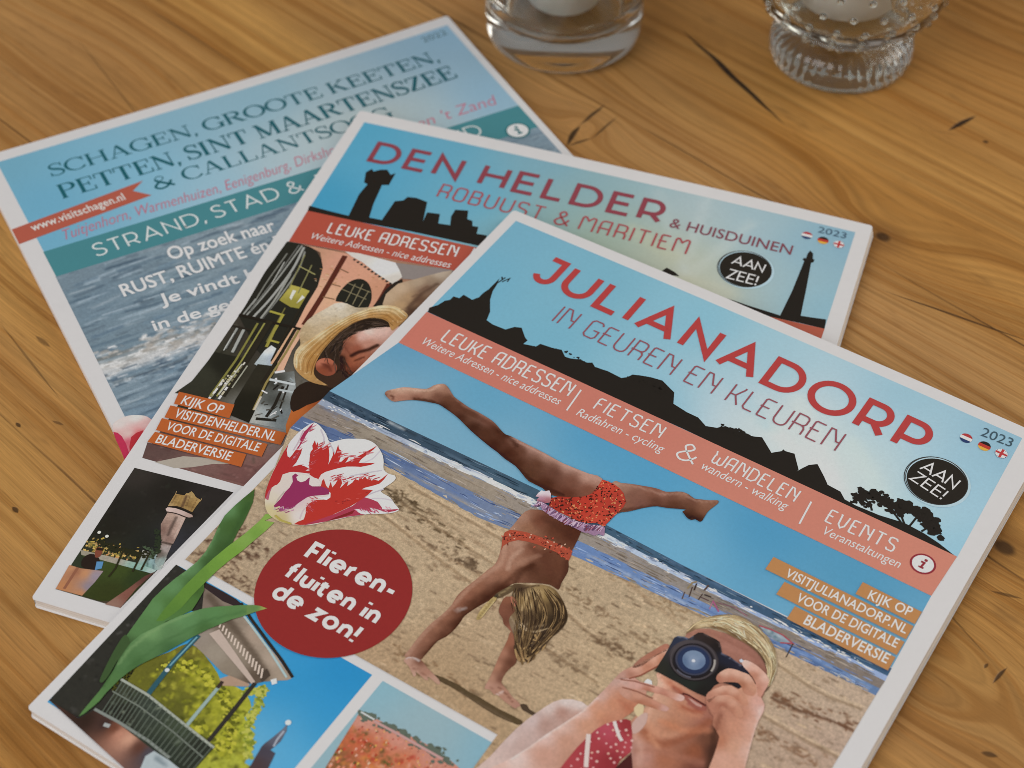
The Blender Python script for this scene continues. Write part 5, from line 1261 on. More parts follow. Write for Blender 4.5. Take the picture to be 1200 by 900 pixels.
# ---- orange web address strips
p = Plate(JD)
for k, (u0, v0, v1) in enumerate(((183.4, 87.9, 93.2), (156.2, 94.1, 99.7), (163.3, 100.8, 106.4), (170.0, 107.3, 112.8))):
    p.fill(np.array([(u0, v0), (203.0, v0 + .5), (203.0, v1 + .5), (u0, v1)]), 'b07d4e', 9 + .02 * k, cell=3, grain=.08)
INKL = 'e3d8ca'
p.type('KIJK OP', (mm("187.06,92.89"), mm("200.69,91.99"), mm("187,89.32")), INKL, 10, bold=.012)
p.type('VISITJULIANADORP.NL', (mm("162.26,98.89"), mm("202.01,98.51"), mm("159.30,95.54")), INKL, 10, bold=.012)
p.type('VOOR DE DIGITALE', (mm("169.23,105.47"), mm("201.71,104.68"), mm("166.56,102.07")), INKL, 10, bold=.012)
p.type('BLADERVERSIE', (mm("174.83,111.74"), mm("201.65,111.32"), mm("174.58,108.02")), INKL, 10, bold=.012)
p.build('web_address_strips', JD.cover)

# ---- tulip (printed cut-out)
p = Plate(JD)
GR = ['4a6f3c', '587f48']
p.fill(mm("14.92,167.88 17.86,166.83 17.71,170.96 17.12,175.33 16.49,181.28 15.43,186.64 14.84,191.66 14.66,197.13 14.49,202.53 14.76,207.60 14.23,210.90 13.26,214.45 11.53,215.55 10.79,211.59 10.50,206.56 10.23,200.70 10.40,194.47 10.78,188.41 11.62,181.99 12.92,175.20 13.56,168.74 13.43,165.57 16.84,163.81"), '6a8f3c', 14, cell=.8, spots=mm("16.46,168.53,7fa04a 15.85,173.74,6f9440 14.19,184.30,6f963c 13.11,191.21,688f3a 13.23,201.45,5d8236 13.36,211.45,557a34 14.44,176.23,7a9c4a 11.73,193.63,5f8438"), soft=1)
p.fill(mm("4.06,159.49 6.93,163.92 8.63,168.61 9.87,172.70 10.46,175.55 11.69,179.57 12.87,184.35 13.60,189.35 13.90,193.79 14.25,196.63 16.33,199.11 17.46,203.66 17.99,206.67 16.37,210.28 14.13,213.90 13.13,218.91 11.72,223.41 10.78,226.88 11.26,231.90 8.97,231.58 8.23,227.78 7.48,223.93 6.74,219.31 6,214.62 5.24,209.89 5.34,205.30 5.89,200.39 6.86,195.93 7.40,191.72 7.07,187.24 5.84,182.47 4.15,177.93 2.89,173.05 2.99,168.07 3.54,162.74"), '4d7040', 13, cell=.9, soft=1.4,
       spots=mm("4.71,161.17,3f5a2c 7.06,167.96,3c5a2c 8.26,174.53,3f5c2e 10.91,183.62,3a552c 12.48,190.45,344e28 13.29,199.52,395428 4.89,185.46,55794c 7.55,194.73,5a8052 7.78,203,5c8454 8.64,211.84,5a8250 9.48,220.49,537848 11.29,209.05,4a6e38 14.86,204.55,4c7036 10.35,227.15,3f5a34 2.94,170.57,5a8050 15.50,198.12,44652f"),
       st=[(mm("6.22,165.20 11.19,181.47 13.41,195.63 13.74,206.01"), 1.6, '35502a', .5), (mm("4.59,178.46 7.48,188.55 6.81,198.28"), .9, '6d9664', .5)])
p.fill(mm("36.75,194.05 34.41,194.41 32.47,195.27 29.86,196.93 26.57,199.38 23.28,201.84 20.63,204.26 18.40,207.15 16.37,210.28 14.79,213.12 13.42,216.18 12.29,218.72 10.93,221.75 10.39,225.69 10.74,228.33 11.47,232.13 12.61,235.62 13.32,239.34 14.03,243.03 14.31,246.94 14.58,250.81 14.93,252.61 15.59,251.19 16.10,248.17 16.39,245.62 16.10,242.40 16.20,239.59 16.30,236.77 16.82,233.66 17.77,230.26 19.58,226.30 21.39,222.31 23.03,218.06 24.90,213.28 26.52,209.71 28.35,206.37 30.19,203 32.44,200.11 34.49,196.96"), '55794a', 15, cell=.9, soft=1.4,
       spots=mm("35.68,194.36,8a9a4a 33.50,195.74,5d7f48 29.74,199.23,547a48 24.22,204.57,557e4c 20.41,209.93,5a8252 18.05,216.89,55794c 15.70,223.77,527649 14.40,231.69,4f7346 14.16,238.81,4f7242 14.86,248.62,537844 25.26,209.78,446638 21.45,220.85,40623a 16.92,230.79,426438 13.74,219.61,6a905c 16.99,210.99,5f8756"),
       st=[(mm("18.60,207.39 15.20,213.59 12.67,219.93 11.59,227.79 12.27,233.03"), 1.0, '7d9c68', .5), (mm("32.12,198.10 23.66,207.87 18.11,220.81 15.60,233.03"), .9, '3f6238', .4), (mm("9.94,226.69 11.04,232.40 12.94,238.19 13.67,241.19"), 1.3, '34502c', .5)])
p.fill(mm("7.05,224.20 10.39,225.69 11.15,228.79 11.44,232.85 12.57,237.04 12.88,240.31 11.64,240.41 10.09,236.51 8.54,231.85 7.39,227.59"), '3c5230', 14.5, cell=.9, sm=2)
outer = mm("2.58,126.52 4.24,126.37 6.12,126.97 8.22,127.88 10.29,129.23 12.36,130.57 14.05,128.62 15.97,126.51 17.87,125.30 20.25,123.80 22.82,123.04 25.36,123.20 27.85,124.25 30.52,126.05 32.47,128.28 34.17,130.64 36.62,131.22 38.67,130.77 39.74,131.80 39.62,133.99 38.78,137.05 38.92,138.64 41.12,138.91 42.89,139.04 45.47,140.31 47.82,141.28 47.97,142.42 46.55,144.15 44.01,146.17 41.28,147.91 38.49,150.49 35.94,152.93 33.83,155.49 31.52,157.77 29.64,160.17 27.23,162.31 24.96,163.75 22.37,164.78 19.67,165.68 17,165.75 14.56,165.26 12.13,163.93 9.71,161.33 7.74,158.42 6.43,155.46 5.12,152.48 4.03,149.33 3.39,146.29 2.30,142.65 1.42,138.82 1.01,135.56 1.06,131.96 1.59,128.95")
p.fill(outer, 'd0ccd2', 16, cell=.8, sm=2, soft=1.6, grain=.05,
       spots=mm("11.13,159.19,c9bfae 13.93,163.61,c2b487 18.82,164.60,b8a878 22.53,160.62,cfc6c2 11.24,154.94,cabfb8 17.97,156.93,c9b0b8 6.10,127.88,d4d0d6 8.22,137.58,d2cfd5 21.29,127.10,d5d2d8 30.34,130.06,d6d3d9 37.44,132.83,d8d5da 42.08,141.63,d8d4da 2.40,136.89,d0cad2")
       )
RED, MAG, DKR = 'b0302f', '93305c', '8a2430'


p.fill(mm("2.73,126.72 2.46,128.54 2.51,130.15 2.37,131.36 2.78,132.96 3.29,134.85 4.06,135.54 4.66,137.07 4.79,138.30 5.08,139.58 5.40,139.08 5.12,137.21 4.69,135.43 4.48,134.24 3.92,132.60 3.57,130.60 3.21,128.59"), '9c3050', 17, cell=.8, grain=.06)
p.fill(mm("1.46,138.73 2.22,142.26 3.14,145.45 3.93,148.39 4.58,150.69 5.42,153 6.51,155.70 7.77,158.53 9.56,161.29 8.87,158.53 8.40,156.04 8.62,154.85 9.05,154.22 9.02,152.70 7.86,149.90 9.21,147.90 10.30,147.07 12.43,146.07 14.95,144.98 14.36,144.07 13.05,144.62 13.62,143.40 11.94,143.32 10.70,143.53 11.10,142.84 10.09,143.63 9.13,144.81 8.50,145.64 8.47,143.58 7.90,141.56 7.40,139.71 6.28,137.50 6.10,138.93 5.17,138.79 5,139.63 5.34,141.59 5.39,143.01 4.39,142.92 2.63,141.13"), 'ac3030', 17.2, cell=.8, grain=.06)
p.fill(mm("15.32,145.31 12.59,142.05 10.88,139.53 9.62,137.43 9.50,136.04 8.40,134.92 7.71,132.63 9.40,134.07 8.88,132.78 10.06,133.86 10.92,135.14 11.04,133.61 11.99,134.10 12.16,132.31 13.09,132.31 15.55,135.12 17.24,137.66 17.81,138.88 17.24,136.58 16.58,134.47 15.39,133.04 17.05,134.17 15.32,130.01 16.75,131.45 17.75,131.54 18.93,132.97 19.77,135.34 20.10,136.71 20.60,135.52 20.76,133.41 21.34,132.02 21.81,133.75 21.99,135.07 22.81,133.55 23.63,131.08 24.61,128.49 25.56,125.85 26.35,123.45 26.35,125.35 25.83,128.59 25.42,131.17 25.67,132.74 27.14,131.95 30.19,129.87 29.53,131.30 27.30,133.72 25.51,134.71 23.33,136.10 21.42,138.16 19.98,140.08 18.86,141.64 18.35,143.24 18.82,145.22 17.67,145.52"), 'b0302c', 17.4, cell=.8, grain=.06)
p.fill(mm("20.98,148.21 21.25,147.06 20.26,145.15 20.29,144.28 22.64,146.17 23.90,146.64 22.87,144.06 24.76,145.67 24.62,143.65 24.16,141.82 23.78,140.09 26.32,142.57 26.98,144.68 27.17,142.03 27.38,140.63 28.42,142.65 28.92,140.57 28.81,138.88 30.17,138.72 29.41,137.37 30.82,137.60 30.88,136.28 32.14,136.91 32.34,135.79 33.50,136.61 34.41,135.68 35.58,135.42 35.99,133.96 36.39,131.37 36.73,134.20 36.51,136.25 35.42,137.85 33.63,140.04 33.13,141.20 34.89,140.22 36.34,139.58 36.14,141.94 35.85,143.38 35.19,146 34.15,149.15 32.83,151.90 31.52,154.64 30.07,157.19 28.63,159.73 27.43,161.84 25.68,163.22 23.58,164.15 24.08,162.62 25.04,160.93 24.02,158.58 22.68,156.70 22.54,154.73 23.29,152.73 25.13,151.42 26.45,150.17 26.15,148.42 25.29,147.57 23.02,147.89"), 'b0342c', 17.6, cell=.8, grain=.06)
p.fill(mm("10.87,148.70 11.14,147.39 12.58,147.62 13,148.90 14.51,149.36 15.69,148.05 15.97,146.32 17.01,147.07 17.72,148.74 19.46,148.47 21.39,147.25 23.44,146.93 24.71,147.10 25.47,148.57 24.31,149.59 22.53,150.99 21.13,152.15 20.34,153.35 19.91,155.01 19.48,156.67 19.23,159.29 18.68,160.05 17.87,159.75 17.38,161.15 16.43,160.24 16.29,162.25 15.37,160.64 14.28,162.02 13.61,161.76 13.64,158.29 13.13,155.14 13.19,153.01 12.58,150.59"), '8c2f58', 17.8, cell=.8, grain=.06)
p.fill(mm("12.26,148.39 12.84,146.60 15.15,145.99 15.90,146.08 15.76,148.14 14.89,149.40 13.45,149.33"), 'd2c8c0', 18, cell=.8, grain=.06)
p.fill(mm("16.41,146.74 16.60,145.63 18.74,145.27 20.60,146.20 20.62,147.74 19,148.77 17.64,148.64"), 'd2c4c0', 18.05, cell=.8, grain=.06)
p.fill(mm("22.36,151.52 24.56,150.68 25.66,149.42 25.58,147.66 26.71,149.31 26.35,150.79 24.54,151.39"), 'd6cdd2', 18.1, cell=.8, grain=.06)
p.fill(mm("34.70,148.38 35.19,146 35.85,143.38 37.95,142.87 40.47,142.65 42.98,143.81 43.46,144.33 45.44,143.21 48.04,141.28 47.29,142.72 45.54,144.51 43.65,144.89 41.42,145.35 39.62,145.95 41.07,146.40 42.67,146.61 40.06,147.31 37.68,147.86 36,148.93 37.45,149.38 38.84,149.45 40.12,148.91 37.80,151.06 35.80,152.88 33.38,155.64 31.59,157.72 29.05,160.28 26.51,162.84 27.15,161.48 29.45,157.86 32.03,153.84 33.56,150.62"), 'a33a4e', 17.7, cell=.8, grain=.06)
p.fill(mm("31.59,157.72 32.90,154.99 34.90,151.68 36.36,149.11 36.60,150.95 35.28,152.94 33.31,155.54"), '7d2528', 17.9, cell=.8, grain=.06)
p.fill(mm("9.57,160.87 8.50,158.07 8.19,155.62 9.26,158.29 10.70,160.84"), 'a8566a', 17.5, cell=.8, grain=.06)
rt = random.Random(23)
for line, dx, dy, n, inks in ((mm("14.08,143.39 11.44,139.03 9.71,134.01 13,132.81"), .35, -1.0, 26, ['b84a4e', 'c47a80', 'a83a3c']), (mm("19.31,137.50 18.55,132.78 22.25,132.17 24.75,127.10"), .75, -.65, 26, ['c06a70', 'b84a4e', 'cf9aa0']), (mm("21.80,144.46 23.72,141.54 27.37,140.92 29.81,136.83 33.95,135.05"), .6, -.9, 30, ['b84a50', 'c88088', 'a83a3e']),
                              (mm("6.24,143.19 5.86,139.08 4.11,133.15 2.78,128.64"), .3, -.8, 18, ['b86a7a', 'a84858', 'cf9fa8']), (mm("14.90,161.35 18.05,161 19.46,159.29"), -.5, .8, 18, ['a05a84', 'b888a0', '8c3a64']), (mm("35.93,148.84 39.55,147.36 42.34,144.77 45.08,143.03"), .9, .25, 18, ['b8506a', 'cf90a0']), (mm("24.46,156.94 23.25,153.58 23.78,151.59"), -.9, -.1, 14, ['c0606a', 'b04248']), (mm("29.19,150.65 32.48,146.90 35.41,141.70"), .5, -.4, 12, ['8f2a2a', 'c2504a'])):
    for k in range(n):
        t = rt.random() * (len(line) - 1); i = int(t); c = line[i] + (line[min(i + 1, len(line) - 1)] - line[i]) * (t - i) + (rt.gauss(0, .6), rt.gauss(0, .6))
        L_ = rt.uniform(.8, 2.6); ww = rt.uniform(.2, .5)
        p.line(np.array([c, c + np.array([dx, dy]) * L_ * .6 + (rt.gauss(0, .15), 0), c + np.array([dx, dy]) * L_]), ww, rt.choice(inks), 18.6 + .003 * k, wl=[ww, ww * .7, ww * .1], grain=.2)
p.line(round_open(mm("12.12,130.72 16.22,133.38 20.03,136.61")), .5, "b4aeb6", 16.5, wl=None)
p.line(round_open(mm("28.52,124.70 28.33,129.18 25.87,133.33")), .5, "bdb8c0", 16.5, wl=None)
p.line(round_open(mm("33.91,131.23 30.35,134.78 26.55,138.90")), .5, "b8b2ba", 16.5, wl=None)
p.line(round_open(mm("6.34,127.73 9.80,130.43 12.03,134.30")), .5, "b9b2ba", 16.5, wl=None)
p.line(round_open(mm("38.99,137.34 36.79,140.83 35.78,143.14")), .5, "b4acb6", 16.5, wl=None)
p.line(round_open(mm("43.96,139.60 40.80,140.79 38.04,142.54")), .5, "c0b8c0", 16.5, wl=None)
p.line(round_open(mm("1.79,131.06 3.58,136.14 4.44,139.98")), .5, "b9a8b0", 16.5, wl=None)
p.line(round_open(mm("14.85,163.03 13.16,159.15 12.82,155.20")), .5, "b0a49a", 16.5, wl=None)
p.line(round_open(mm("23.83,161.42 22.63,158.10 22.76,154.72")), .5, "c2b0b4", 16.5, wl=None)
p.line(mm("16.37,164.52 19.25,165.14 22.83,164.49"), .7, 'a89a50', 19)
p.build('tulip_cutout', JD.cover)

# ---- red round sticker print
p = Plate(JD)
p.disc(mm("49.75,178.25"), 24.00, '8a2c2a', 12, cell=3, n=90, grain=.10)
p.letters('Flieren-', BOLD, (mm("33.82,173.04"), mm("66.13,171.30"), mm("33.21,165.73")), 'dccccb', 13, .20, gap=.12)
p.letters('fluiten in', BOLD, (mm("33.35,182.24"), mm("67.40,181.61"), mm("32.73,175.29")), 'dccccb', 13, .20, gap=.12, space=.40)
p.letters('de zon!', BOLD, (mm("34.33,189.97"), mm("65.63,190.34"), mm("33.73,183.15")), 'dccccb', 13, .20, gap=.12, space=.42)
p.build('round_red_badge', JD.cover)
# the leaf tip lies over the badge
p = Plate(JD)
p.fill(mm("36.75,194.05 34.41,194.41 32.47,195.27 30.73,196.38 32.91,199.07 34.49,196.96"), '637f48', 15.4, cell=.8, spots=mm("36.53,194.19,9a9a50 33.50,195.74,5d7f48"))
p.build('leaf_tip', JD.cover)


# ================================================================ middle magazine
r2 = random.Random(9)
p = Plate(DH)
p.fill(mm("4.76,6.74 204.39,6.22 204.17,62.11 185.57,63.06 5.60,64.44"), '6fa6bf', 1, cell=3, soft=14, grain=.10,
       spots=mm("6.91,8.35,4f9cbc 9.12,56.32,3f93b8 23.93,32.10,549fc0 40.28,9.42,5f9fb9 63.76,34.57,5fa3bf 81.98,6.13,74a0b2 107.05,19.37,7ea2ae 122.80,2.90,8aaab4 117.54,31.62,8fa59c 136.68,40.34,a8ac98 148.13,46.36,b5b59c 149.79,15.01,a9b8ba 165.20,50.20,b9b9a6 139.30,13.39,a3b4ba 167.40,19.29,9db6c0 179.88,45.05,93b2be 187.64,22.42,82a9bb 201.23,9.93,7ba3b8 200.29,52.27,83aec0 114.31,43.10,9aa790 97.76,33.31,80a2a4 160.86,5.78,93b0bb"),
       st=[(mm("149.34,50.87 146.64,2.70"), 4, 'bcc6c6', .3), (mm("149.34,50.87 128.02,9.28"), 4, 'b5c0c0', .25), (mm("152.29,49.84 166.49,15.44"), 4, 'c0c8c4', .3), (mm("150.53,55.34 166.86,56.86"), 9, 'c4c2aa', .4), (mm("143.93,42.84 125,34.21"), 7, 'b4b69c', .4)])
p.build('sky_print', DH.cover)
p = Plate(DH)
p.fill(mm("5.60,64.44 5,61.48 11.53,61.85 18.63,62.01 21.46,62.07 20.28,49.22 21.03,42.47 19.39,41.95 17.62,35.97 19.02,33.26 20.25,34.50 22.36,32.65 24.87,31.77 27.30,34.24 28.79,32.62 29,40.23 26.51,41.10 27.66,52.53 29.16,60.43 34.29,60.21 34.78,48.45 37.67,46.90 38.47,44.48 41.74,43.88 46.66,44.83 49.26,56.04 48.82,50.44 53.76,49.76 55.08,55.05 59.67,54.48 58.25,49.77 58.39,45.51 63.16,44.37 64.56,49.13 66.72,49.42 67.73,52.19 70.02,51.91 70.74,55.78 74.68,55.42 75.59,61.72 86.70,60.86 73.63,61.90 46.66,62.63 26.45,63.98"), '25211d', 3, cell=2.5, grain=.05)
p.build('skyline_silhouette', DH.cover)
p = Plate(DH)
p.fill(mm("166.02,58.59 170.53,58.92 176.37,59.71 182.76,60.30 187.87,60.86 189.09,46.66 189.75,29.24 188.96,28.52 189.35,27.38 190.05,27.63 190.04,24.61 190.59,22.65 191.99,23.93 192.43,26.79 193.13,27.05 193.12,28.55 192.33,29.33 193.76,45.02 194.77,58.44 198.99,57.89 203.76,57.15 204.17,62.11 196.19,62.13 185.48,62.63 174.27,61.39"), '25211d', 3, cell=2.0, grain=.05)
p.build('lighthouse_silhouette', DH.cover)
p = Plate(DH)
p.fill(mm("141.71,52.56 142.99,50.14 146.26,51.46 148.64,53.08 143.68,53.84"), '25211d', 3, cell=2)
p.build('rooftop_silhouette', DH.cover)
p = Plate(DH)
p.fill(mm("5.60,64.44 120.12,62.08 185.48,62.63 204.17,62.11 204.09,67.63 188.78,83.77 105.73,78.21 68.36,77.67 6.13,82.83"), 'aa5242', 4, cell=3, grain=.08, soft=20, spots=mm("8.01,69.87,a84c3c 55.82,68.60,a85040 184.73,66.14,ab5844 202.81,64.42,a85846"))
p.build('banner', DH.cover)
p = Plate(DH)
p.letters('LEUKE ADRESSEN', DECO, (mm("17.27,73.88"), mm("67.85,70.93"), mm("16.52,67.70")), INKW, 6, .11, gap=.20)
p.line(mm("72.92,63.66 72.57,73.74"), .6, INKW, 6)
p.type('Weitere Adressen - nice addresses', (mm("12.50,78.85"), mm("67.74,76.91"), mm("12.04,75.44")), INKW, 6, slant=.12)
p.build('banner_lettering', DH.cover)
p = Plate(DH)
p.letters('DEN HELDER', SANS, (mm("15.16,29.59"), mm("134.14,27.62"), mm("14.32,16.52")), '87404a', 5, .155, gap=.24, space=.42)
p.build('title', DH.cover)
p = Plate(DH)
p.letters('ROBUUST & MARITIEM', DECO, (mm("48.66,40.92"), mm("147.68,41.03"), mm("48.49,32.59")), 'a04c50', 5, .09, gap=.24, space=.42)
p.type('& HUISDUINEN', (mm("137.56,27.98"), mm("184.27,27.66"), mm("137.78,22.67")), '7c4650', 5, bold=.006)
p.build('subtitle', DH.cover)
p = Plate(DH)
p.type('2023', (mm("190.99,11.48"), mm("201.66,11.33"), mm("191.25,8")), '43586a', 5)
flag(p, mm("187.62,14.74"), 2.05, 'nl', 5); flag(p, mm("193.91,15.35"), 2.05, 'de', 5); flag(p, mm("199.92,15.54"), 2.05, 'uk', 5)
p.build('issue_year_and_flags', DH.cover)
aan_zee(DH, mm("170.38,41.27"), 9.4, (mm("164.62,40.07"), mm("176.72,41.02"), mm("164.68,35.05")), (mm("164.76,48.41"), mm("175.95,48.61"), mm("165,42.92")), 5).build('round_badge', DH.cover)

# ---- street cafe photograph
p = Plate(DH)
noise_st = [dab(r2.uniform(4, 90), r2.uniform(83, 197), r2.uniform(.5, 3), r2.uniform(0, 3.1), r2.uniform(.4, 1.0), r2.choice(['4a4438', '1d1a15', '5a564a', '3c3428']), r2.uniform(.2, .6)) for _ in range(240)]
p.fill(mm("6.13,82.83 68.36,77.67 105.73,78.21 104.70,113.02 75.75,195.96 46.20,196.69 5.14,196.44"), '2f2a23', 1, cell=1.0, grain=.3, st=noise_st, soft=5,
       spots=mm("8.83,94.88,2a251e 5.61,151.59,37382c 5.55,164.50,34362a 18.56,151.48,2f2c22 17.01,134.40,35302a 33.20,96.20,c08a6c 30.96,164.17,8a8a84 39.13,161.36,7c8488 27.49,189.58,74524c 43.10,190.08,7a5650 10.73,193.35,6c504a 34.14,150.42,5a544a"))
# ground and bricks below
br = [dab(r2.uniform(4, 80), r2.uniform(188, 199), r2.uniform(1.2, 2.6), r2.choice([0.0, .5]), .35, r2.choice(['4f3835', '8a6660', '5c423e']), .6) for _ in range(160)]
p.fill(mm("3.57,189.85 42.01,187.74 51.12,177.54 55.51,197.29 41.20,195.74 5.14,196.44"), '71534e', 2, cell=.9, grain=.3, st=br, spots=mm("7.20,192.59,5c4642 26.50,193.83,735550 38.63,193.54,6f4c48"))
p.fill(mm("9.99,196.75 17.54,191.42 25.57,189.45 36.25,188.54 28.32,191.26 22.37,194.85 17.26,196.99"), 'a39a8e', 3, cell=1)
# peach facade
p.fill(mm("10.92,82.69 17.68,82.36 27.18,82.07 40.72,81.85 53.91,89.50 53.92,96.21 53.03,102.20 50.40,105.45 38.85,109.45 31.13,125.01 31,134.94 32.45,146.71 29.54,145.97 27.62,136.10 27.29,124.52 26.37,112.82 26.27,101.96 23.99,92.09 19.72,84.66 14.50,82.96"), 'c99478', 3, cell=1.0, grain=.2, spots=mm("17.31,86.99,b98a70 27.72,105.28,d0a085 28.34,130.49,d2a488 29.58,87.69,c8917a 37.30,89.92,cb947a 48.12,95.84,c08a6e 33.85,105.53,d0a282 28.74,116.66,cf9c80"), soft=2)
for k in range(40):
    c = (mm("28.80,97.72")[0] + (r2.uniform(-6, 18), r2.uniform(-8, 6)))
    p.line(dab(c[0], c[1], r2.uniform(.6, 1.6), 0, .3, '', 1)[0], .3, r2.choice(['b98c5c', 'd9b592', 'a87a58']), 4 + .01 * k)
p.line(mm("29.11,83.40 29.41,93.63 29.79,106.94 29.72,121.85"), 2.0, '54291f', 5); p.line(mm("50.31,92.20 50.45,100.73 50.40,105.45"), 2.0, '5a2c22', 5, 1)
p.line(mm("30.08,90.47 33.94,91.58"), .5, '7a5a40', 5.2); p.line(mm("30.41,99.09 34.16,99.23"), .5, '7a5a40', 5.2, 1); p.line(mm("30.19,106.33 34.79,106.15"), .5, '7a5a40', 5.2, 2)
p.fill(mm("35.43,106.88 34.89,103.28 35.10,99.87 35.68,97.27 36.72,94.98 38.42,93.42 40.66,93.13 43.29,94.63 45.72,98.10 47.26,101.84 47.75,105.43 46.99,107.57 44.22,108.06 40.47,107.01 37.63,106.58"), '25251f', 5, cell=1, sm=2, grain=.1)
for k, q in enumerate((mm("38.60,96.25 39.08,106.08"), mm("41.24,95.34 41.92,106.51"), mm("44.67,97.99 44.46,107.04"), mm("34.99,100.38 45.52,102.44"), mm("35.79,96.75 45.60,98.62"))):
    p.line(q, .35, '7d7458', 6, k)
p.fill(mm("28.19,81.22 33.33,80.44 40.19,80.55 48.08,80.78 51.11,84.16 53.35,87.28 52.56,89.49 51.48,91.79 48.29,90.49 43.37,88.31 36.81,84.69 31.68,83"), 'd2cfcb', 6, cell=1, spots=mm("33.88,81.74,c9c4be 46.75,84.20,dad8d5 51.39,89.89,c5bfb6"))
for k in range(11):
    t = k / 10; a_ = mm("32.82,84.10")[0]; b_ = mm("50.14,91.77")[0]
    p.line(np.array([a_ + (b_ - a_) * t, a_ + (b_ - a_) * (t + .05)]), .9, '3a3630', 6.5, k)
p.fill(mm("48.08,80.78 68.36,77.67 73,78.50 65.24,82.66 59.44,86.62 53.69,88.13 51.11,84.16"), '7d7370', 5, cell=1.2, spots=mm("51.18,82.66,857c78 66.78,79.69,857b78"))
p.fill(mm("49.20,104.93 49.87,100.93 50.17,95.13 51.73,90.74 53.69,88.13 55,90.57 52.76,96.61 52.62,102.81 52.46,105.67"), '2a241f', 6.6, cell=1)
# arched door, curtains, sign, posts
p.fill(mm("5.52,83.04 14.30,82.52 18.34,84.64 22.01,88.34 24.47,92.41 26.16,98.63 26.60,104.24 26.95,112.62 27.22,123.63 27.98,133.31 29.54,145.97 27.39,144.10 18.81,138.25 6.11,125.39 4.86,101.15"), '272620', 2.5, cell=1.2, grain=.15, sm=0)
for k, (q, w_, hx) in enumerate(((mm("11.91,83.35 11.14,99.95 9.84,114.77 8.41,124.60"), .9, '8f908a'), (mm("12.89,84.02 13.92,97.04 12.94,112.76 11.08,124.60"), 1.3, '9a9b96'), (mm("10.51,83.33 9.73,104.32 8.43,121.81"), .7, '6b6b66'), (mm("14.16,86.09 15.90,95.38 15.68,109.92 14.32,124.41"), .9, '85867f'), (mm("8.28,89.12 7.77,105.96 8.08,118.20"), .8, '77776f'), (mm("14.09,98.93 14.48,113.17 13.75,124.60"), 1.2, '8f9089'),
                               (mm("9.33,93.72 9.91,106.18"), .6, 'a5a6a0'), (mm("8.10,115.37 7.26,125"), 1.0, '8a8b86'), (mm("8.17,131.10 8.66,141.74"), 1.2, '8f918c'), (mm("10.46,130.32 11.65,142.49"), 1.6, '9b9d98'), (mm("8.16,133.84 8.47,142.69"), .6, 'b4b6b2'))):
    p.line(round_open(q, 5) + r2.gauss(0, .1), w_ * .7, hx, 4, k)
    p.line(round_open(q, 5) + (w_ * .5, 0), w_ * .25, '3a3a36', 4.2, k)
p.fill(mm("16.83,104.27 20.61,104.40 24.41,105 24.63,109.66 24.89,114.74 21.35,115.02 16.12,113.08 16.47,108.69"), 'a09744', 5, cell=1, spots=mm("18.94,105.94,aaa04c 20.80,113.81,8f863a"))
p.fill(mm("18.54,106.55 19.89,106.56 20.02,109.84 20.18,111.68 19.04,110.65"), 'd4d2c4', 6, cell=.8); p.fill(mm("22.85,107.92 24.27,108.85 23.15,111.59 22.65,112.70"), 'd4d2c4', 6, cell=.8)
for k, (q, w_, hx) in enumerate(((mm("14.93,87.82 16.89,106.64"), .45, '7f7c50'), (mm("19.58,92.14 21.03,107.60"), .45, '7f7c50'), (mm("15.33,94.11 22.82,96.40"), .45, '9a9560'), (mm("24.81,106.29 25.51,131.47 26.52,142.22"), .9, '2a261e'), (mm("19.80,116.03 20.77,134"), .5, '6a6538'),
                               (mm("15.35,119.43 21.16,119.74"), 1.0, '9c9440'), (mm("20.58,119.94 21.09,127.57"), 1.0, '9c9440'), (mm("20.76,125.40 21.84,136.31"), 1.1, '8f883e'), (mm("21.54,132.84 25.19,132.93"), .9, '9c9440'), (mm("27.04,143.35 27,124.62"), .9, 'caa07e'))):
    p.line(q, w_, hx, 5.5, k)
p.fill(mm("21.99,138.04 23.18,134.96 27.97,136.87 28.37,142.02 26.76,146.93 21.45,145.27"), 'b9c2c8', 5.6, cell=.9, spots=mm("23.39,137.56,ccd4d8 27.12,140.69,9aa6b4 23.06,143.85,a5b0b4"), grain=.3)
for k, (q, w_, hx) in enumerate(((mm("5.74,124.60 29.46,124.22"), 1.2, '241f19'), (mm("5.90,130.52 15.19,130.51"), .9, '2a251e'), (mm("16.80,124.01 17.79,143.02 14.13,164.93"), 1.3, '2a261e'), (mm("18.13,124.01 18.61,139.21 18.17,162.70"), 1.2, '2c281f'), (mm("13.92,126.38 14.59,145.88 13.78,164.21"), .8, '7c783c'), (mm("16.21,125.60 16.62,146.06 15.97,163.45"), .6, '8e8a48'),
                               (mm("29.07,124.82 29.44,137.25 29.17,152.13 30.48,165.16"), .8, '8a7a48'), (mm("27.75,124.81 28.10,138.59 27.85,153.44"), 1.2, '2a251d'), (mm("17.54,146.62 16.17,162.54"), .6, 'b4b3a4'), (mm("14.63,155.41 14.32,164.02"), .7, 'c4c3b8'), (mm("19.57,146.79 19.17,158.13"), .5, '9a9a8a'), (mm("30.24,158.56 30.75,165.07"), .8, 'b8b0a0'))):
    p.line(q, w_, hx, 6, k)
p.fill(mm("28.56,148.04 35.94,143.77 42.41,156.06 44.52,169.77 30.92,170.78 30.62,163.45"), '8d9494', 5, cell=1, grain=.4, spots=mm("32.76,150.90,3a3a34 37.74,151.32,9aa0a0 34.51,165.02,98a0a2 40.76,164.94,6a7274 34.75,158.69,4a4c48 32.63,167.73,a3a49e"))
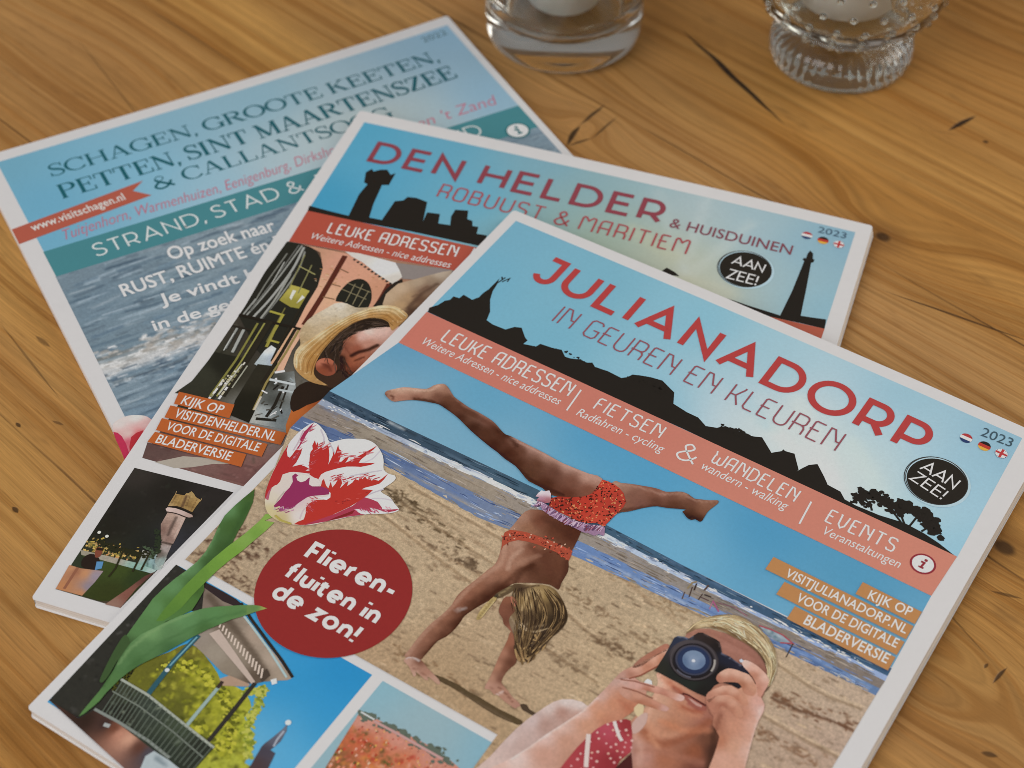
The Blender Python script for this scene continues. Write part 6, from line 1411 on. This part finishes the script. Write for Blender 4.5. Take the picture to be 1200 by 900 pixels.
for k, (q, w_, hx) in enumerate(((mm("35.37,151.71 36.29,160.67 35.88,166.61"), 1.1, '26221c'), (mm("32.96,168.44 39.79,166.91"), 1.2, '26241e'), (mm("36.69,150.40 38.59,161.55"), .6, '2a2620'), (mm("29.59,150.27 38.90,149.64"), 1.0, 'b9c0c2'), (mm("34.39,153.75 41.65,152.95"), .9, 'a8b0b2'), (mm("29.89,146.72 32.88,144.83"), 1.0, 'd0d4d4'))):
    p.line(q, w_, hx, 6.5, k)
p.fill(mm("41.86,156.24 42.21,148.50 45.10,144.94 51.28,144.53 51.63,151.20 50.12,159.24 47.46,165.92 45.90,172.13 43.73,168.02"), 'a5582c', 6.8, cell=1, spots=mm("44.83,163.54,b0602e 49.80,153.51,9a4f28 46.03,169.66,b0632f"))
p.fill(mm("39.62,151.95 41.72,147.39 46.37,144.93 51.83,144.34 50.85,152.31 46.66,157.10 43.59,161.49 40.88,158.26"), '2c211a', 7, cell=1, grain=.3, sm=2)
p.fill(mm("4.75,159.66 6.02,144.42 16.29,143.98 16.65,155.58 15.58,165.27 1.79,166.63"), '2b2a21', 6.2, cell=1, grain=.3, spots=mm("7.45,155.30,34342a 11.20,149.67,24231c"))
p.fill(mm("22.70,162.83 22.57,144.89 29.80,143.71 30.45,157.64 31.62,170.94 24.15,169.81"), '26241c', 6.2, cell=1, grain=.3, spots=mm("24.12,149.57,2e2b22 28.23,165.10,222018"))
for k, q in enumerate((mm("15.40,153 13.94,165.83"), mm("18.02,145.58 17.22,164.71"), mm("16.74,150.38 16.05,158.35"))):
    for i in range(9):
        t = i / 9; a_ = q[0] + (q[1] - q[0]) * t; b_ = q[0] + (q[1] - q[0]) * (t + r2.uniform(.05, .10))
        p.line(np.array([a_, b_]), r2.uniform(.5, .9), r2.choice(['c9c6b8', 'b8b29a', '8d8a60', 'd8d6cc', '6f6a50']), 6.6, k * 10 + i)
for k in range(45):
    c = mm("35.29,158.50")[0] + (r2.gauss(0, 6), r2.gauss(0, 6))
    if inside(mm("30.62,163.45 28.56,148.04 35.94,143.77 42.41,156.06 44.52,169.77 33.95,170.55"), c[None])[0]:
        p.line(dab(c[0], c[1], r2.uniform(.5, 3), r2.uniform(0, 3.1), .4, '', 1)[0], r2.uniform(.3, .8), r2.choice(['2a2620', 'b4bcbe', 'd0d4d4', '4a4842', '8a9496', '1f1c18']), 6.55 + .003 * k)
# the second hat
p.fill(mm("52.04,103.01 51.18,97.64 52.33,93.90 53.24,91.18 55.66,88.89 58.68,86.40 62.14,83.25 66.19,79.89 69.40,77.80 70.01,88.24 65.47,102.10 62.69,105.85 60.28,103.90 56.75,103.25 53.86,104.25"), 'a58c72', 8, cell=.9, sm=1, grain=.2, soft=1.5,
       spots=mm("52.73,99,b59c80 55.42,93.31,b89f84 59.93,87.90,a8937c 65.63,81.06,b0a08e 59.98,96.48,a98a68 58.73,101.63,b0906a 64.17,90.27,7a5f4c 63.21,96.31,5f4434 63.16,102.90,4a3428 65.21,86.06,8f7a66"), st=[(mm("61.36,101.66 63.24,92.98 66.70,86.51"), 1.4, '503a2e', .7), (mm("60.56,96.28 63.52,88.58"), .7, '6a5040', .6)])
# the man in the straw hat
p.fill(mm("45.07,130.09 45.90,124.44 47.80,119.71 51.53,116.15 58.45,112.38 62.61,111.40 61.08,123.67 57.44,138.10 54.91,144.13 50.17,144.91 44.67,142.50 43.14,136.06"), 'a5664f', 8.2, cell=.6, soft=.8, grain=.3, con=1.2,
       spots=mm("52.76,117.55,d2b2a6 51.47,120.71,c99f92 56.13,115.47,cda79a 48.40,122.67,a8684f 47.46,126.59,8f5440 52.07,126.78,9c5842 54.64,123.66,b8806c 53.49,132.49,a35c40 51.67,135.74,9a5038 55.65,129.98,a8654c 48.90,134.51,5a3a2c 52.44,139.82,4a2f24 54.35,138.30,8a4a34"),
       st=[(mm("51.68,130.47 53.28,128.14 56.17,125.81 58.19,122.89"), 1.5, '3a241c', .8), (mm("53.77,132.39 55.93,129.88"), .8, '5a3024', .7), (mm("48.64,132.40 51.80,138.31 55.62,141.31"), 1.8, '35261d', .8), (mm("54.75,140.75 56.81,136.58"), 1.5, '4a3024', .7), (mm("47.79,127.37 50.79,129.89"), .8, '7a4434', .6)])
p.fill(mm("41.46,136.63 41.47,132.22 41.87,127.17 43.02,122.27 44.92,117.52 47.34,113.93 50.11,111.13 53.79,108.93 57.32,109.56 59.19,112.59 55.93,114.17 52.10,115.95 49.34,118.73 47.33,121.69 46.23,125.22 46.76,129.50 48.46,134.22 51.57,139.26 54.83,142.44 53.73,145.82 50.58,147.33 46.30,146.24 42.45,143.26"), '33271e', 8.5, cell=.8, sm=1, grain=.25, spots=mm("52.90,111.55,2e231b 45.33,124.63,3a2d22 44.44,133.85,33261d 51.89,140.01,3c2a20"))
p.fill(mm("41.57,138.35 41.85,136.06 43.20,134.72 45.33,134.42 47.83,135.75 49.53,138.22 49.39,140.87 47.77,142.29 45.50,142.21 43.01,140.90"), '9c5640', 9, cell=.7, sm=2, spots=mm("42.91,137.01,b06a52 46.10,135.47,a86048 48.74,139.36,8a4a36 45.12,140.61,84452f 45.69,138.24,6a3526"), soft=.6,
       st=[(mm("43.80,137.58 45.81,137.76 47.91,139.65"), .9, '5a2c20', .7)])
weave = [dab(r2.uniform(20, 60), r2.uniform(90, 160), r2.uniform(.5, 1.5), r2.uniform(0, 3), .35, r2.choice(['8f7a5c', 'd8c6a4', 'b39c78']), .4) for _ in range(300)]
p.fill(mm("32.43,130.88 30.41,127.08 29.57,123.73 29.98,119.47 31.33,115.77 33.43,112.25 35.67,108.20 37.52,107.09 39.72,106.80 43.76,107.75 46.36,106.85 49.07,105.44 46.66,112.32 43.78,117.91 40.92,123.45 38.99,129.51 37.31,134.54 35.74,136.84 33.31,135.03"), 'b6a58a', 9, cell=.7, sm=1, grain=.45, st=weave, soft=1.2,
       spots=mm("31.06,124.13,b09a78 32.10,118.28,bfae94 35.05,112.16,c9bda8 37.93,108.83,cfc6b8 42.49,108.66,b8aa92 46.41,107.77,a8967a 33.22,129.71,a88f6a 36.05,128.73,b39c78 37.61,121.87,bba686 40.47,116.31,b8a484 36.41,133.96,9a8058 40.24,112.69,c4b8a2"))
brim = mm("34.14,140.47 32.70,136.57 32.56,132.62 34.57,128.35 36.71,123.54 38.86,118.70 41.27,115.11 43.69,111.50 46.58,108.17 49.65,105.24 52.78,103.22 56.42,102.43 60.12,103.49 62.82,105.34 62.63,108.18 61.60,111.30 60.56,114.39 59.06,113.09 57.52,110.87 54.57,110.05 51.83,110.54 49.13,111.93 46.76,114.13 44.92,117.52 43.25,121.28 42.22,125.71 41.47,129.99 41.18,134.53 41.62,139.20 43,143.07 45.82,145.12 49.55,146.40 46.63,146.98 42.66,146.64 38.73,144.98 35.88,142.92")
p.fill(brim, 'c0a078', 9.5, cell=.6, sm=2, soft=.8, grain=.35, st=[(dab(c[0], c[1], r2.uniform(.5, 1.6), r2.uniform(-.9, -.3), .3, r2.choice(['8f6f45', 'd8c098', 'a8854f']), .5)) for c in (brim[r2.randrange(len(brim))] + (r2.gauss(0, 2.5), r2.gauss(0, 2.5)) for _ in range(160))],
       spots=mm("34.52,139.90,c8b48e 33.81,133.97,c9b48c 37.51,124.63,ccb68e 41.78,116.31,ccb68e 47.09,109.40,cfba94 51.84,104.95,d3c09c 58.23,103.68,c8ae82 38,140.45,b0844f 38.21,135.11,a5763e 39.33,130.29,a87a44 41.03,125.22,a5773f 42.97,119.10,a97c46 45.85,113.52,b58a54 50.75,109.52,b08450 55.68,108.74,a47640 59.61,108.77,a87a45 45.26,145.31,a27a4a 41.45,145.34,ae8650 39.67,139.88,9c6c38"))
for k, f_ in enumerate((.08, .2, .32, .44, .56, .68, .8, .92)):
    o_ = round_open(mm("35.54,142.17 33.09,135.99 35.02,128.64 39.21,119.49 43.86,111.90 49.82,105.65 56.58,102.84 62.53,105.44"), 6)
    i_ = round_open(mm("42.78,144.01 41.62,139.20 41.30,134.05 42.22,125.71 44.92,117.52 49.29,112.34 54.57,110.05 59.47,112.49"), 6)
    p.line(o_ * (1 - f_) + i_ * f_, .22, ('d8c8a4', 'a8894f', 'd0b888', '96703c', 'c09a60', '835c2c', 'b08448', '7a5226')[k], 10, k, grain=.4)
strands(p, mm("42.02,136.44 42.15,129.31 43.59,122.07 46.12,115.73 50.44,111.94 56.09,111.37"), mm("51.33,140.20 47.89,129.12 48.06,121.89 51.86,116.95 56.09,114.57 59.35,112.99"), 110, ['1f1812', '43342a', '2a2019', '55443a'], 8.8, .14, .25, 3, .3)
strands(p, mm("48.34,134.70 51.89,140.01 55.38,142.25"), mm("49.76,132.01 54.58,137.35 57.76,138.85"), 50, ['2a1e17', '4a342a', '3a2820'], 8.9, .3, .22, 4, .3)
p.build('street_cafe_photograph', DH.cover)

p = Plate(DH)
for k, (P_) in enumerate((mm("2.98,165.80 23.46,165.08 24.56,171.32 3.89,171.37"), mm("3.15,172.45 45.43,171.08 45.77,176.59 3.78,178.03"), mm("3.14,178.66 41.60,177.62 42.12,183.39 3.76,184.15"), mm("3.85,184.93 36.87,184.01 37.68,189.61 3.57,189.85"))):
    p.fill(P_, 'ae5a2c', 11 + .02 * k, cell=3, grain=.08)
p.type('KIJK OP', (mm("5.94,170.67"), mm("20.99,170.48"), mm("5.73,166.76")), INKL, 12, bold=.012)
p.type('VISITDENHELDER.NL', (mm("6.40,176.93"), mm("43.05,175.72"), mm("5.83,172.99")), INKL, 12, bold=.012)
p.type('VOOR DE DIGITALE', (mm("6.50,183.01"), mm("39.84,181.80"), mm("6.03,179.31")), INKL, 12, bold=.012)
p.type('BLADERVERSIE', (mm("6.06,189.20"), mm("32.77,188.36"), mm("5.73,185.50")), INKL, 12, bold=.012)
p.build('web_address_strips', DH.cover)

# ---- water tower at night
p = Plate(DH)
nt = [dab(r2.uniform(4, 40), r2.uniform(200, 254), r2.uniform(.4, 1.6), r2.uniform(0, 3), .6, r2.choice(['35332e', '201e1a', '2e3028']), .4) for _ in range(160)]
p.fill(mm("4.79,201.10 39.89,199.99 27.53,252.70 5.22,252.85"), '2a2723', 1, cell=.9, grain=.2, st=nt, soft=3,
       spots=mm("6.26,202.69,35302c 20.95,207.23,25221e 11.32,218.01,262420 31.36,203.67,2c2826 30.57,226.01,34343a 9.53,225.97,24221c 13.58,238.91,2f3424 15.90,248.53,343a20 25.82,245.15,363c24 7.69,244.42,30382a 22.97,228.61,232420 24.89,248.87,55403a"))
lights = []
for k in range(150):
    t = r2.random(); c = mm("6.25,234.31")[0] * (1 - t) + mm("22.33,234.16")[0] * t
    p_ = c + (r2.gauss(0, .8), r2.gauss(0, 1.4))
    p.line(dab(p_[0], p_[1], r2.uniform(.3, 1.3), r2.uniform(0, 3), .4, '', 1)[0], r2.uniform(.4, .9), r2.choice(['b39a4a', 'c9a860', '8f7a3a', 'a58a55', 'b88a58', '5a5a34']), 2 + .01 * k)
p.fill(mm("4.97,236.89 15.12,236.27 23.78,235.78 31.20,236.40 30.81,237.92 22.06,238.12 13.25,238.32 6.22,238.59"), '8a8478', 3.6, cell=.8, grain=.4, spots=mm("6.90,237.65,8f8878 15.61,237.16,9a9284 25.98,237.13,84a89c 30.50,237.33,a4b8b4"))
p.fill(mm("23.42,230.60 31.89,230.90 32.39,235.30 29.51,237.67 24.26,236.67"), '8fa3a4', 3.5, cell=.7, grain=.5, spots=mm("24.56,231.63,a8a49c 28.65,233.77,7f9ca0 31.16,232.91,b4b4ac 27.57,236.24,7aa094"), st=[(mm("26.08,231.11 27.89,236.83"), .6, '3a4a44', .6), (mm("28.56,231.33 29.89,236.15"), .5, '46565a', .6)])
p.fill(mm("6.22,238.59 16.09,238.05 29.81,238.26 28.28,249.75 20.40,252.44 14.36,252.12 15.51,242.45"), '39421f', 3, cell=1, grain=.3, spots=mm("9.48,239.60,3f4a28 20.20,240.15,3c4822 21.64,248.28,343a1c 26.75,241.39,2f3a20"))
p.fill(mm("31.10,236.78 28.60,244.88 27.53,252.70 22.50,253.07 26.13,245.73 28.78,239.66"), '6a4438', 4, cell=1, grain=.2, spots=mm("29.72,238.64,5a3a34 27.36,248.03,7c5044 25.20,252.15,8a6a5c"))
p.fill(mm("4.69,243.34 8.86,243.32 15.85,241.98 15.44,246.62 14.28,252.49 5.32,252.82"), 'b07a55', 5, cell=.9, soft=1.0, grain=.12, spots=mm("6.11,244.26,b5825e 10.84,244.73,b8835c 7.22,251.48,b07850 13.46,252.09,b27c56 14.32,244.59,8f8490 14.66,248.95,847a86 8.02,245,94624a"))
p.line(mm("7.70,243.37 7.79,251.97"), .9, '8a5a44', 6)
p.fill(mm("7.39,239.61 8.58,237.44 10.93,237.34 13.08,239.08 14.03,241.91 11.03,242.93 8.37,242.44"), '2a211c', 6, cell=.8, sm=2); p.fill(mm("9.36,235.04 10.29,234.01 11.71,234.95 12.10,237.30 10.75,238.11"), '7a4434', 6.2, cell=.7, sm=2); p.line(mm("9.61,234.95 11.80,234.56"), 1.0, '2a1f18', 6.4)
p.fill(mm("12.07,239.42 14.08,238.74 14.87,241.27 13.19,242.54"), '5585ae', 6.3, cell=.7)
p.fill(mm("23.77,214.50 25.57,213.88 27.95,213.81 30.18,214.34 30.53,217.71 30.98,221.55 31.28,225.06 31.08,225.84 31.53,229.61 32.12,233.64 31.08,235.04 29.15,233.60 28.29,229.65 27.73,226.27 25.89,223.29 23.97,219.58 23.87,217.05"), '9c8276', 4, cell=.5, soft=.8, grain=.5, spots=mm("25.96,215.23,a88e80 28.75,215.38,b8a094 26.28,218.79,957a6e 29.85,220.49,ab9084 29.38,224.27,8a7066 30.09,227.97,a09490 31.16,232.91,8fa09c 29.10,230.08,5f564e 25.44,221.27,7a6056"),
       st=[(round_open(mm("27.31,215.51 27.62,219.07 28.18,222.51")), 1.0, '4a3c36', .7), (mm("27.82,225.88 31.59,225.67"), .6, '3f342e', .9), (mm("29.52,215.12 30.59,223.13"), .5, 'c8b4a8', .5)])
p.fill(mm("22.47,213.45 22.80,212.60 25.28,212.12 28.42,212.35 31.71,212.89 32.24,213.64 31.16,214.19 28.27,214.44 25.22,214.37 23.35,214.27"), 'b8a098', 5, cell=.5, sm=1, spots=mm("22.86,213.32,c8b2aa 27.12,213.35,bda69e 31.62,213.29,a88e84"))
p.fill(mm("22.63,212.28 22.53,209.70 22.52,206.69 24.29,206.58 25.70,206.36 25.69,205.42 26.47,205.15 26.97,204.03 28.32,204.90 29.40,205.85 31.52,206.44 31.26,208.96 31.16,211.79 28.36,211.63 25.04,211.65"), '8f7448', 5.2, cell=.5, grain=.6, soft=.6, spots=mm("22.98,208.80,a08250 24.83,210.04,8a6e42 26.22,209.19,9a7c4c 26.71,207.14,a88c5c 29.13,208.94,84683e 29.85,207.95,96784a 27.62,205.32,a08658 30.72,207.27,a88a58 24.73,207.44,8f7040 23.08,211.38,a58a60"),
       st=[(mm("26.38,206.50 27.03,210.78"), .9, '5a4230', .85), (mm("27.42,206.15 28.16,210.02"), .4, '6a5034', .8), (mm("23.10,207.25 23.34,211.29"), .35, '5f472c', .7), (mm("30.14,206.72 30.51,211.08"), .35, '6a5030', .7), (mm("23.21,209.84 31.48,210"), .4, '6f5636', .6), (mm("24.57,207.12 24.80,211.17"), .3, 'b8985f', .6)])
p.line(mm("22.41,205.59 22.68,207.01"), .22, '9a8058', 5.5, 1); p.line(mm("31.46,205.71 31.63,206.96"), .22, '9a8058', 5.5, 2)
p.line(round_open(mm("22.46,212.53 25.56,211.47 29.04,211.77 32.07,212.40")), .5, '2c241e', 6); p.line(round_open(mm("23.43,214.43 26.59,214.09 30.39,214.45")), .4, '3a2e28', 6, 2)
tree_blobs(p, mm("8.63,232.07 15.17,233.05 21.03,232.83 25.89,231.89"), 1.3, 150, '2a2a1b', 7.3, 33)
tree_blobs(p, mm("23.98,222.50 26.08,225.39 27.97,229.04 27.36,232.44"), 1.0, 130, '2d3526', 7.5, 32)
tree_blobs(p, mm("23.29,229.21 27.59,230.60 27.02,232.92"), .7, 70, '46543f', 7.6, 35)
for k, q in enumerate((mm("17.70,232.19 18.88,239.91 18.47,243.52"), mm("23.87,232.58 24.51,239.38"), mm("26.14,231.80 26.70,237.94"))):
    p.line(q, .6, '2e2c1c', 8, k)
for q in (mm("10.26,229.53"), mm("7.21,228.94")):
    p.disc(q, .6, 'd8d4c4', 9, n=10)
p.build('water_tower_photograph', DH.cover)


# ================================================================ bottom magazine
r3 = random.Random(4)
p = Plate(SC)
p.fill(np.array([(6.8, 6.2), (206.8, 6.2), (206.8, 76), (6.8, 76)]), '74a5bb', 1, cell=4, soft=16, grain=.10,
       spots=mm("9.80,12.74,6a9fb5 7.72,53.24,68a3be 36.44,27.25,76a9c0 54.20,36.92,7aafc8 75.84,16.83,7fa8bb 76.89,61.52,8fb4c6 113.05,17.04,83a9ba 106.64,59.26,a4b8c0 126.05,57.16,aebbbd 155.92,33.55,8fabba 185.24,13.97,86a6b9 204.01,9.34,84a8c0 166.28,52.81,9fb2b8 151.44,51.41,b3b5ac 196.49,55.66,84a9c0 19.70,36.38,62a0be"))
p.build('sky_print', SC.cover)
p = Plate(SC)
p.letters('SCHAGEN, GROOTE KEETEN,', SERIF, (mm("23.11,25.53"), mm("192.48,28.10"), mm("29.08,17.64")), '1d5a64', 3, .02, gap=.05, space=.30, ww=.12)
p.letters('PETTEN, SINT MAARTENSZEE', SERIF, (mm("22.38,40.82"), mm("193.75,42.32"), mm("23.98,31.49")), '1d5a64', 3, .02, gap=.05, space=.30, ww=.12)
p.letters('& CALLANTSOOG', SERIF, (mm("56.56,52.86"), mm("158.38,53.86"), mm("60.87,44.87")), '1d5a64', 3, .02, gap=.05, space=.30, ww=.12)
p.type('2022', (mm("192.40,12.72"), mm("204.12,12.41"), mm("195.08,8.98")), '55707c', 3, bold=.004)
p.build('title', SC.cover)
p = Plate(SC)
p.type('Tuitjenhorn, Warmenhuizen, Eenigenburg, Dirkshorn, Waarland', (mm("14.95,65.11"), mm("156.11,65.78"), mm("17.96,58.82")), 'b8687c', 3, bold=-.008, slant=.25, wave=.10)
p.type("en 't Zand", (mm("163.69,66"), mm("198.95,66.90"), mm("167.64,59.57")), 'b8687c', 3, bold=-.008, slant=.25, wave=.10)
p.build('village_names', SC.cover)
p = Plate(SC)
rb = mm("53.73,54.91 48.21,48.91 53.88,44.73")
a_, b_ = mm("6.63,49.21")[0], mm("5.22,59.25")[0]
P_ = np.array([(0.0, a_[1] + .3), rb[2], rb[1], rb[0], (0.0, b_[1])])
p.fill(P_, 'a95645', 3, cell=3, grain=.08)
p.type('www.visitschagen.nl', (mm("6.71,54.40"), mm("44.13,52.67"), mm("8.78,49.80")), 'ddd0c8', 4, bold=.012)
p.build('web_address_ribbon', SC.cover)
p = Plate(SC)
vb = (67.8, 83.6)
p.fill(np.array([(6.6, 67.8), (206.8, 71.5), (206.8, 88), (6.6, 83.6)]), '447f87', 2, cell=4, grain=.08)
p.letters('STRAND, STAD &', SANS, (mm("23.23,80.21"), mm("107.34,80.51"), mm("24.91,72.23")), 'c4d4d2', 4, .10, gap=.22, space=.30)
p.letters('PLATTELAND', SANS, (mm("113.96,81.10"), mm("185.51,81.80"), mm("116.63,73.39")), 'c4d4d2', 4, .10, gap=.22, space=.5)
p.build('banner', SC.cover)
info_dot(SC, mm("198.34,86.18"), 5.2, '2f6a70', 5).build('information_symbol', SC.cover)
# the sea
p = Plate(SC)
wv = []
for k in range(1300):
    u, v = r3.uniform(5, 206), r3.uniform(83, 178)
    wv.append(dab(u, v, r3.uniform(2, 12), r3.gauss(-.03, .06), r3.uniform(.4, 1.5), r3.choice(['5a6b78', '93a3ae', '505f6c', '70828e', 'a6b2ba', '46545f', '667f92', '8496a2']), r3.uniform(.15, .5)))
sw = [dab(r3.uniform(5, 206), r3.uniform(84, 178), r3.uniform(3, 16), r3.gauss(-.03, .05), r3.uniform(.5, 1.6), r3.choice(['4f6474', '3f5262', '9fb0bc', '566d80']), r3.uniform(.3, .7)) for _ in range(420)]
fm = [(round_open(mm("5.25,132.92 13.71,133.64 26.31,133.61 38.46,135.24 51.07,136.06 63.15,138.56"), 6), 1.6, '76736c', .7), (round_open(mm("5.20,136.76 12.30,137.73 24.97,137.32 37.21,138.55 49.76,139.39 62.13,141.06"), 6), 4.5, 'b5b3ae', .75), (round_open(mm("5.94,140.03 14.35,140.77 26.86,140.79 39.55,140.82 52.10,141.66"), 6), 5.0, 'c4c3c2', .8), (round_open(mm("7.41,146.53 15.25,147.01 26.09,147.17 35.75,146.61"), 6), 1.2, '4f5a62', .7)]
fm += [dab(r3.uniform(5, 75), r3.uniform(129, 143), r3.uniform(.6, 4), r3.gauss(0, .3), r3.uniform(.5, 1.4), r3.choice(['d4d4d4', 'dedede', 'b5b2ae', '98928a', 'cfcfcf', '8d8f90']), r3.uniform(.35, .9)) for _ in range(240)]
fm += [dab(r3.uniform(5, 60), r3.uniform(141, 150), r3.uniform(1, 5), r3.gauss(-.05, .15), r3.uniform(.4, .9), r3.choice(['a8b2b8', '566878', 'c0c6ca', '48596a']), r3.uniform(.3, .8)) for _ in range(160)]
p.fill(np.array([(6.4, 83.6), (206.8, 88), (206.8, 178), (5.2, 170)]), '6f8798', 1.5, cell=.9, grain=.4, st=wv + sw + fm, soft=10,
       spots=mm("10,87.66,70828e 17.98,102.59,6a7f8e 43.01,105.63,768a96 16.01,127.01,70838f 62.02,99.67,7f909a 11.36,158.02,768792 36.76,148.13,7f93a2 12.35,172.21,6d8aa4"))
p.build('sea_photograph', SC.cover)
p = Plate(SC)
HW = 'd8dde0'
for k, o_ in enumerate(((0, 0), (.28, 0), (0, .28), (.28, .28))):
    p.type('Op zoek naar', (mm("46.74,94.65") + o_, mm("88,97.53") + o_, mm("49.01,87.59") + o_), HW, 5 + .1 * k, wave=.03)
    p.type('RUST, RUIMTE én RUST', (mm("24.94,105.85") + o_, mm("102.44,107.10") + o_, mm("26,99.04") + o_), HW, 5 + .1 * k, wave=.03)
    p.type('Je vindt het allemaal', (mm("35.33,116.72") + o_, mm("112.51,122.16") + o_, mm("36.99,110.84") + o_), HW, 5 + .1 * k, wave=.03)
    p.type('in de gemeente', (mm("28.54,128.33") + o_, mm("84.16,132.29") + o_, mm("29.57,122.83") + o_), HW, 5 + .1 * k, wave=.03)
p.build('handwritten_lettering', SC.cover)
p = Plate(SC)
p.fill(mm("0.25,165.63 3.19,164.08 6.25,163.93 8.91,164.93 11.31,166.69 12.42,168.65 13.61,172.90 12.83,179.16 5.15,188.04 -0.48,195.58 -0.94,191.12 -1.14,185.05 -1.09,178.16 -0.29,170.69"), 'cdb9b4', 6, cell=.9, sm=2, soft=1.2, spots=mm("2.53,165.97,d0c4c0 8.64,165.69,d8ccc8 3.48,171.85,cfb4ae 9.83,170.84,d2a8a4 0.32,172.35,c9a09c 7.24,173.90,c96a6a 2.18,175.56,c4586a"))
p.fill(mm("-0.53,168.78 0.60,169.84 1.33,172.01 1.42,176.03 0.88,180.97 -0.52,184.96 -1.51,184.42 -1.09,178.16 -0.93,172.55"), 'b5304e', 7, cell=.9, sm=1); p.fill(mm("0.36,183.28 2.03,177.68 3.96,173.88 6.12,172.84 8.52,172.82 6.43,177 2.09,184.23 0.58,186.84"), 'b03038', 7, cell=.9, sm=1)
p.build('tulip_cutout', SC.cover)


# ---------------------------------------------------------------- glass and candles
def lathe(name, prof, mat, parent=None, n=96, rfun=None):
    """revolve a closed profile of (r, z)"""
    V, F = [], []
    m = len(prof)
    for i in range(n):
        a = 2 * math.pi * i / n
        for (r, z) in prof:
            k = r if rfun is None else rfun(r, z, a)
            V.append((k * math.cos(a), k * math.sin(a), z))
    for i in range(n):
        j = (i + 1) % n
        for k in range(m):
            l = (k + 1) % m
            if prof[k][0] < 1e-6 and prof[l][0] < 1e-6: continue
            F.append((i * m + k, j * m + k, j * m + l, i * m + l))
    me = mesh_from(name, V, F, True)
    b = bmesh.new(); b.from_mesh(me)
    bmesh.ops.remove_doubles(b, verts=b.verts, dist=1e-6)
    bmesh.ops.recalc_face_normals(b, faces=b.faces)
    b.to_mesh(me); b.free()
    for q in me.polygons: q.use_smooth = True
    return obj(name, me, mat, parent)


def candle(loc, r, h, label):
    e = empty('candle', loc)
    tag(e, label, 'candle')
    lathe('wax', [(0, 0), (r - .0012, 0), (r, .0012), (r, h - .001), (r - .001, h), (r * .5, h - .0008), (0, h - .0012)], WAX, e, 64)
    m, b = material('wick')
    X.nt.links.new(mix(noise(coords()[3], 800), (.03, .025, .02), (.3, .26, .2)), b.inputs['Base Color'])
    lathe('wick', [(0, h - .002), (.0007, h - .002), (.0006, h + .009), (0, h + .0095)], m, e, 10)
    return e


# straight tumbler with a thick base
gx, gy = (0.0223, 0.62472)
e = empty('candle_holder', (gx, gy, 0.0005))
tag(e, 'plain round glass candle holder with a thick base, behind the magazines', 'candle holder')
R = 0.0343
prof = [(0, .0012), (R * .70, .0012), (R * .80, 0), (R * .88, .0004), (R * .955, .003), (R * .99, .0075), (R, .014), (R, .072), (R - .001, .0745), (R - .0024, .0752), (R - .0036, .0742), (R - .0040, .071), (R - .0042, .025), (R - .0056, .0180), (R - .0095, .0142), (R * .50, .0126), (0, .0124)]
lathe('glass_body', prof, GLASS, e, 128)
candle((gx, gy + .0092, .0134), .0192, .034, 'white candle standing inside the plain round glass')

# footed bowl with a ribbed foot and rows of glass beads
gx, gy = (0.14119, 0.60922)
e = empty('candle_holder', (gx, gy, 0.0005))
tag(e, 'footed glass candle holder with a ribbed foot and rows of glass beads on its bowl', 'candle holder')
Rf = 0.0303


def ribs(r, z, a):
    if r < .016 or z > .0152 or z < .0012: return r
    return r * (1 + .007 * math.cos(44 * a))


foot = [(.0, .0095), (.012, .0092), (.020, .0075), (.0252, .0045), (.0266, .0006), (.0282, .0), (.0294, .0010), (Rf, .0038), (Rf, .0095), (.0297, .0122), (.0280, .0143), (.0245, .0156), (.0200, .0162), (.0160, .0166), (0, .0166)]
lathe('foot', foot, GLASS, e, 352, ribs)
bowl_ = [(0, .0169), (.0140, .0169), (.0190, .0176), (.0255, .0190), (.0305, .0224), (.0345, .0266), (.0385, .0325), (.0415, .0400), (.0438, .050), (.0448, .064), (.0450, .0700), (.0438, .0715), (.0424, .0700), (.0410, .050), (.0388, .0410), (.0357, .0343), (.0318, .0288), (.0285, .0270), (.0235, .0256), (.0150, .0251), (0, .0250)]
lathe('bowl', bowl_, GLASS, e, 128)
bm = bmesh.new()
for row, (r, z) in enumerate(((.0262, .0194), (.0322, .0240), (.0366, .0296), (.0400, .0362), (.0426, .0442), (.0441, .0530), (.0449, .0620))):
    n = (14, 18, 20, 22, 22, 22, 22)[row]
    for k in range(n):
        a = 2 * math.pi * (k + .5 * (row % 2)) / n
        bmesh.ops.create_icosphere(bm, subdivisions=2, radius=.0016, matrix=Matrix.Translation((r * math.cos(a) * .99, r * math.sin(a) * .99, z + .0002)))
me = bpy.data.meshes.new('glass_beads')
bm.to_mesh(me); bm.free()
for q in me.polygons: q.use_smooth = True
b_ = obj('glass_beads', me, GLASS, e)
candle((gx, gy + .0045, .0262), .0205, .032, 'white candle standing inside the beaded glass bowl')
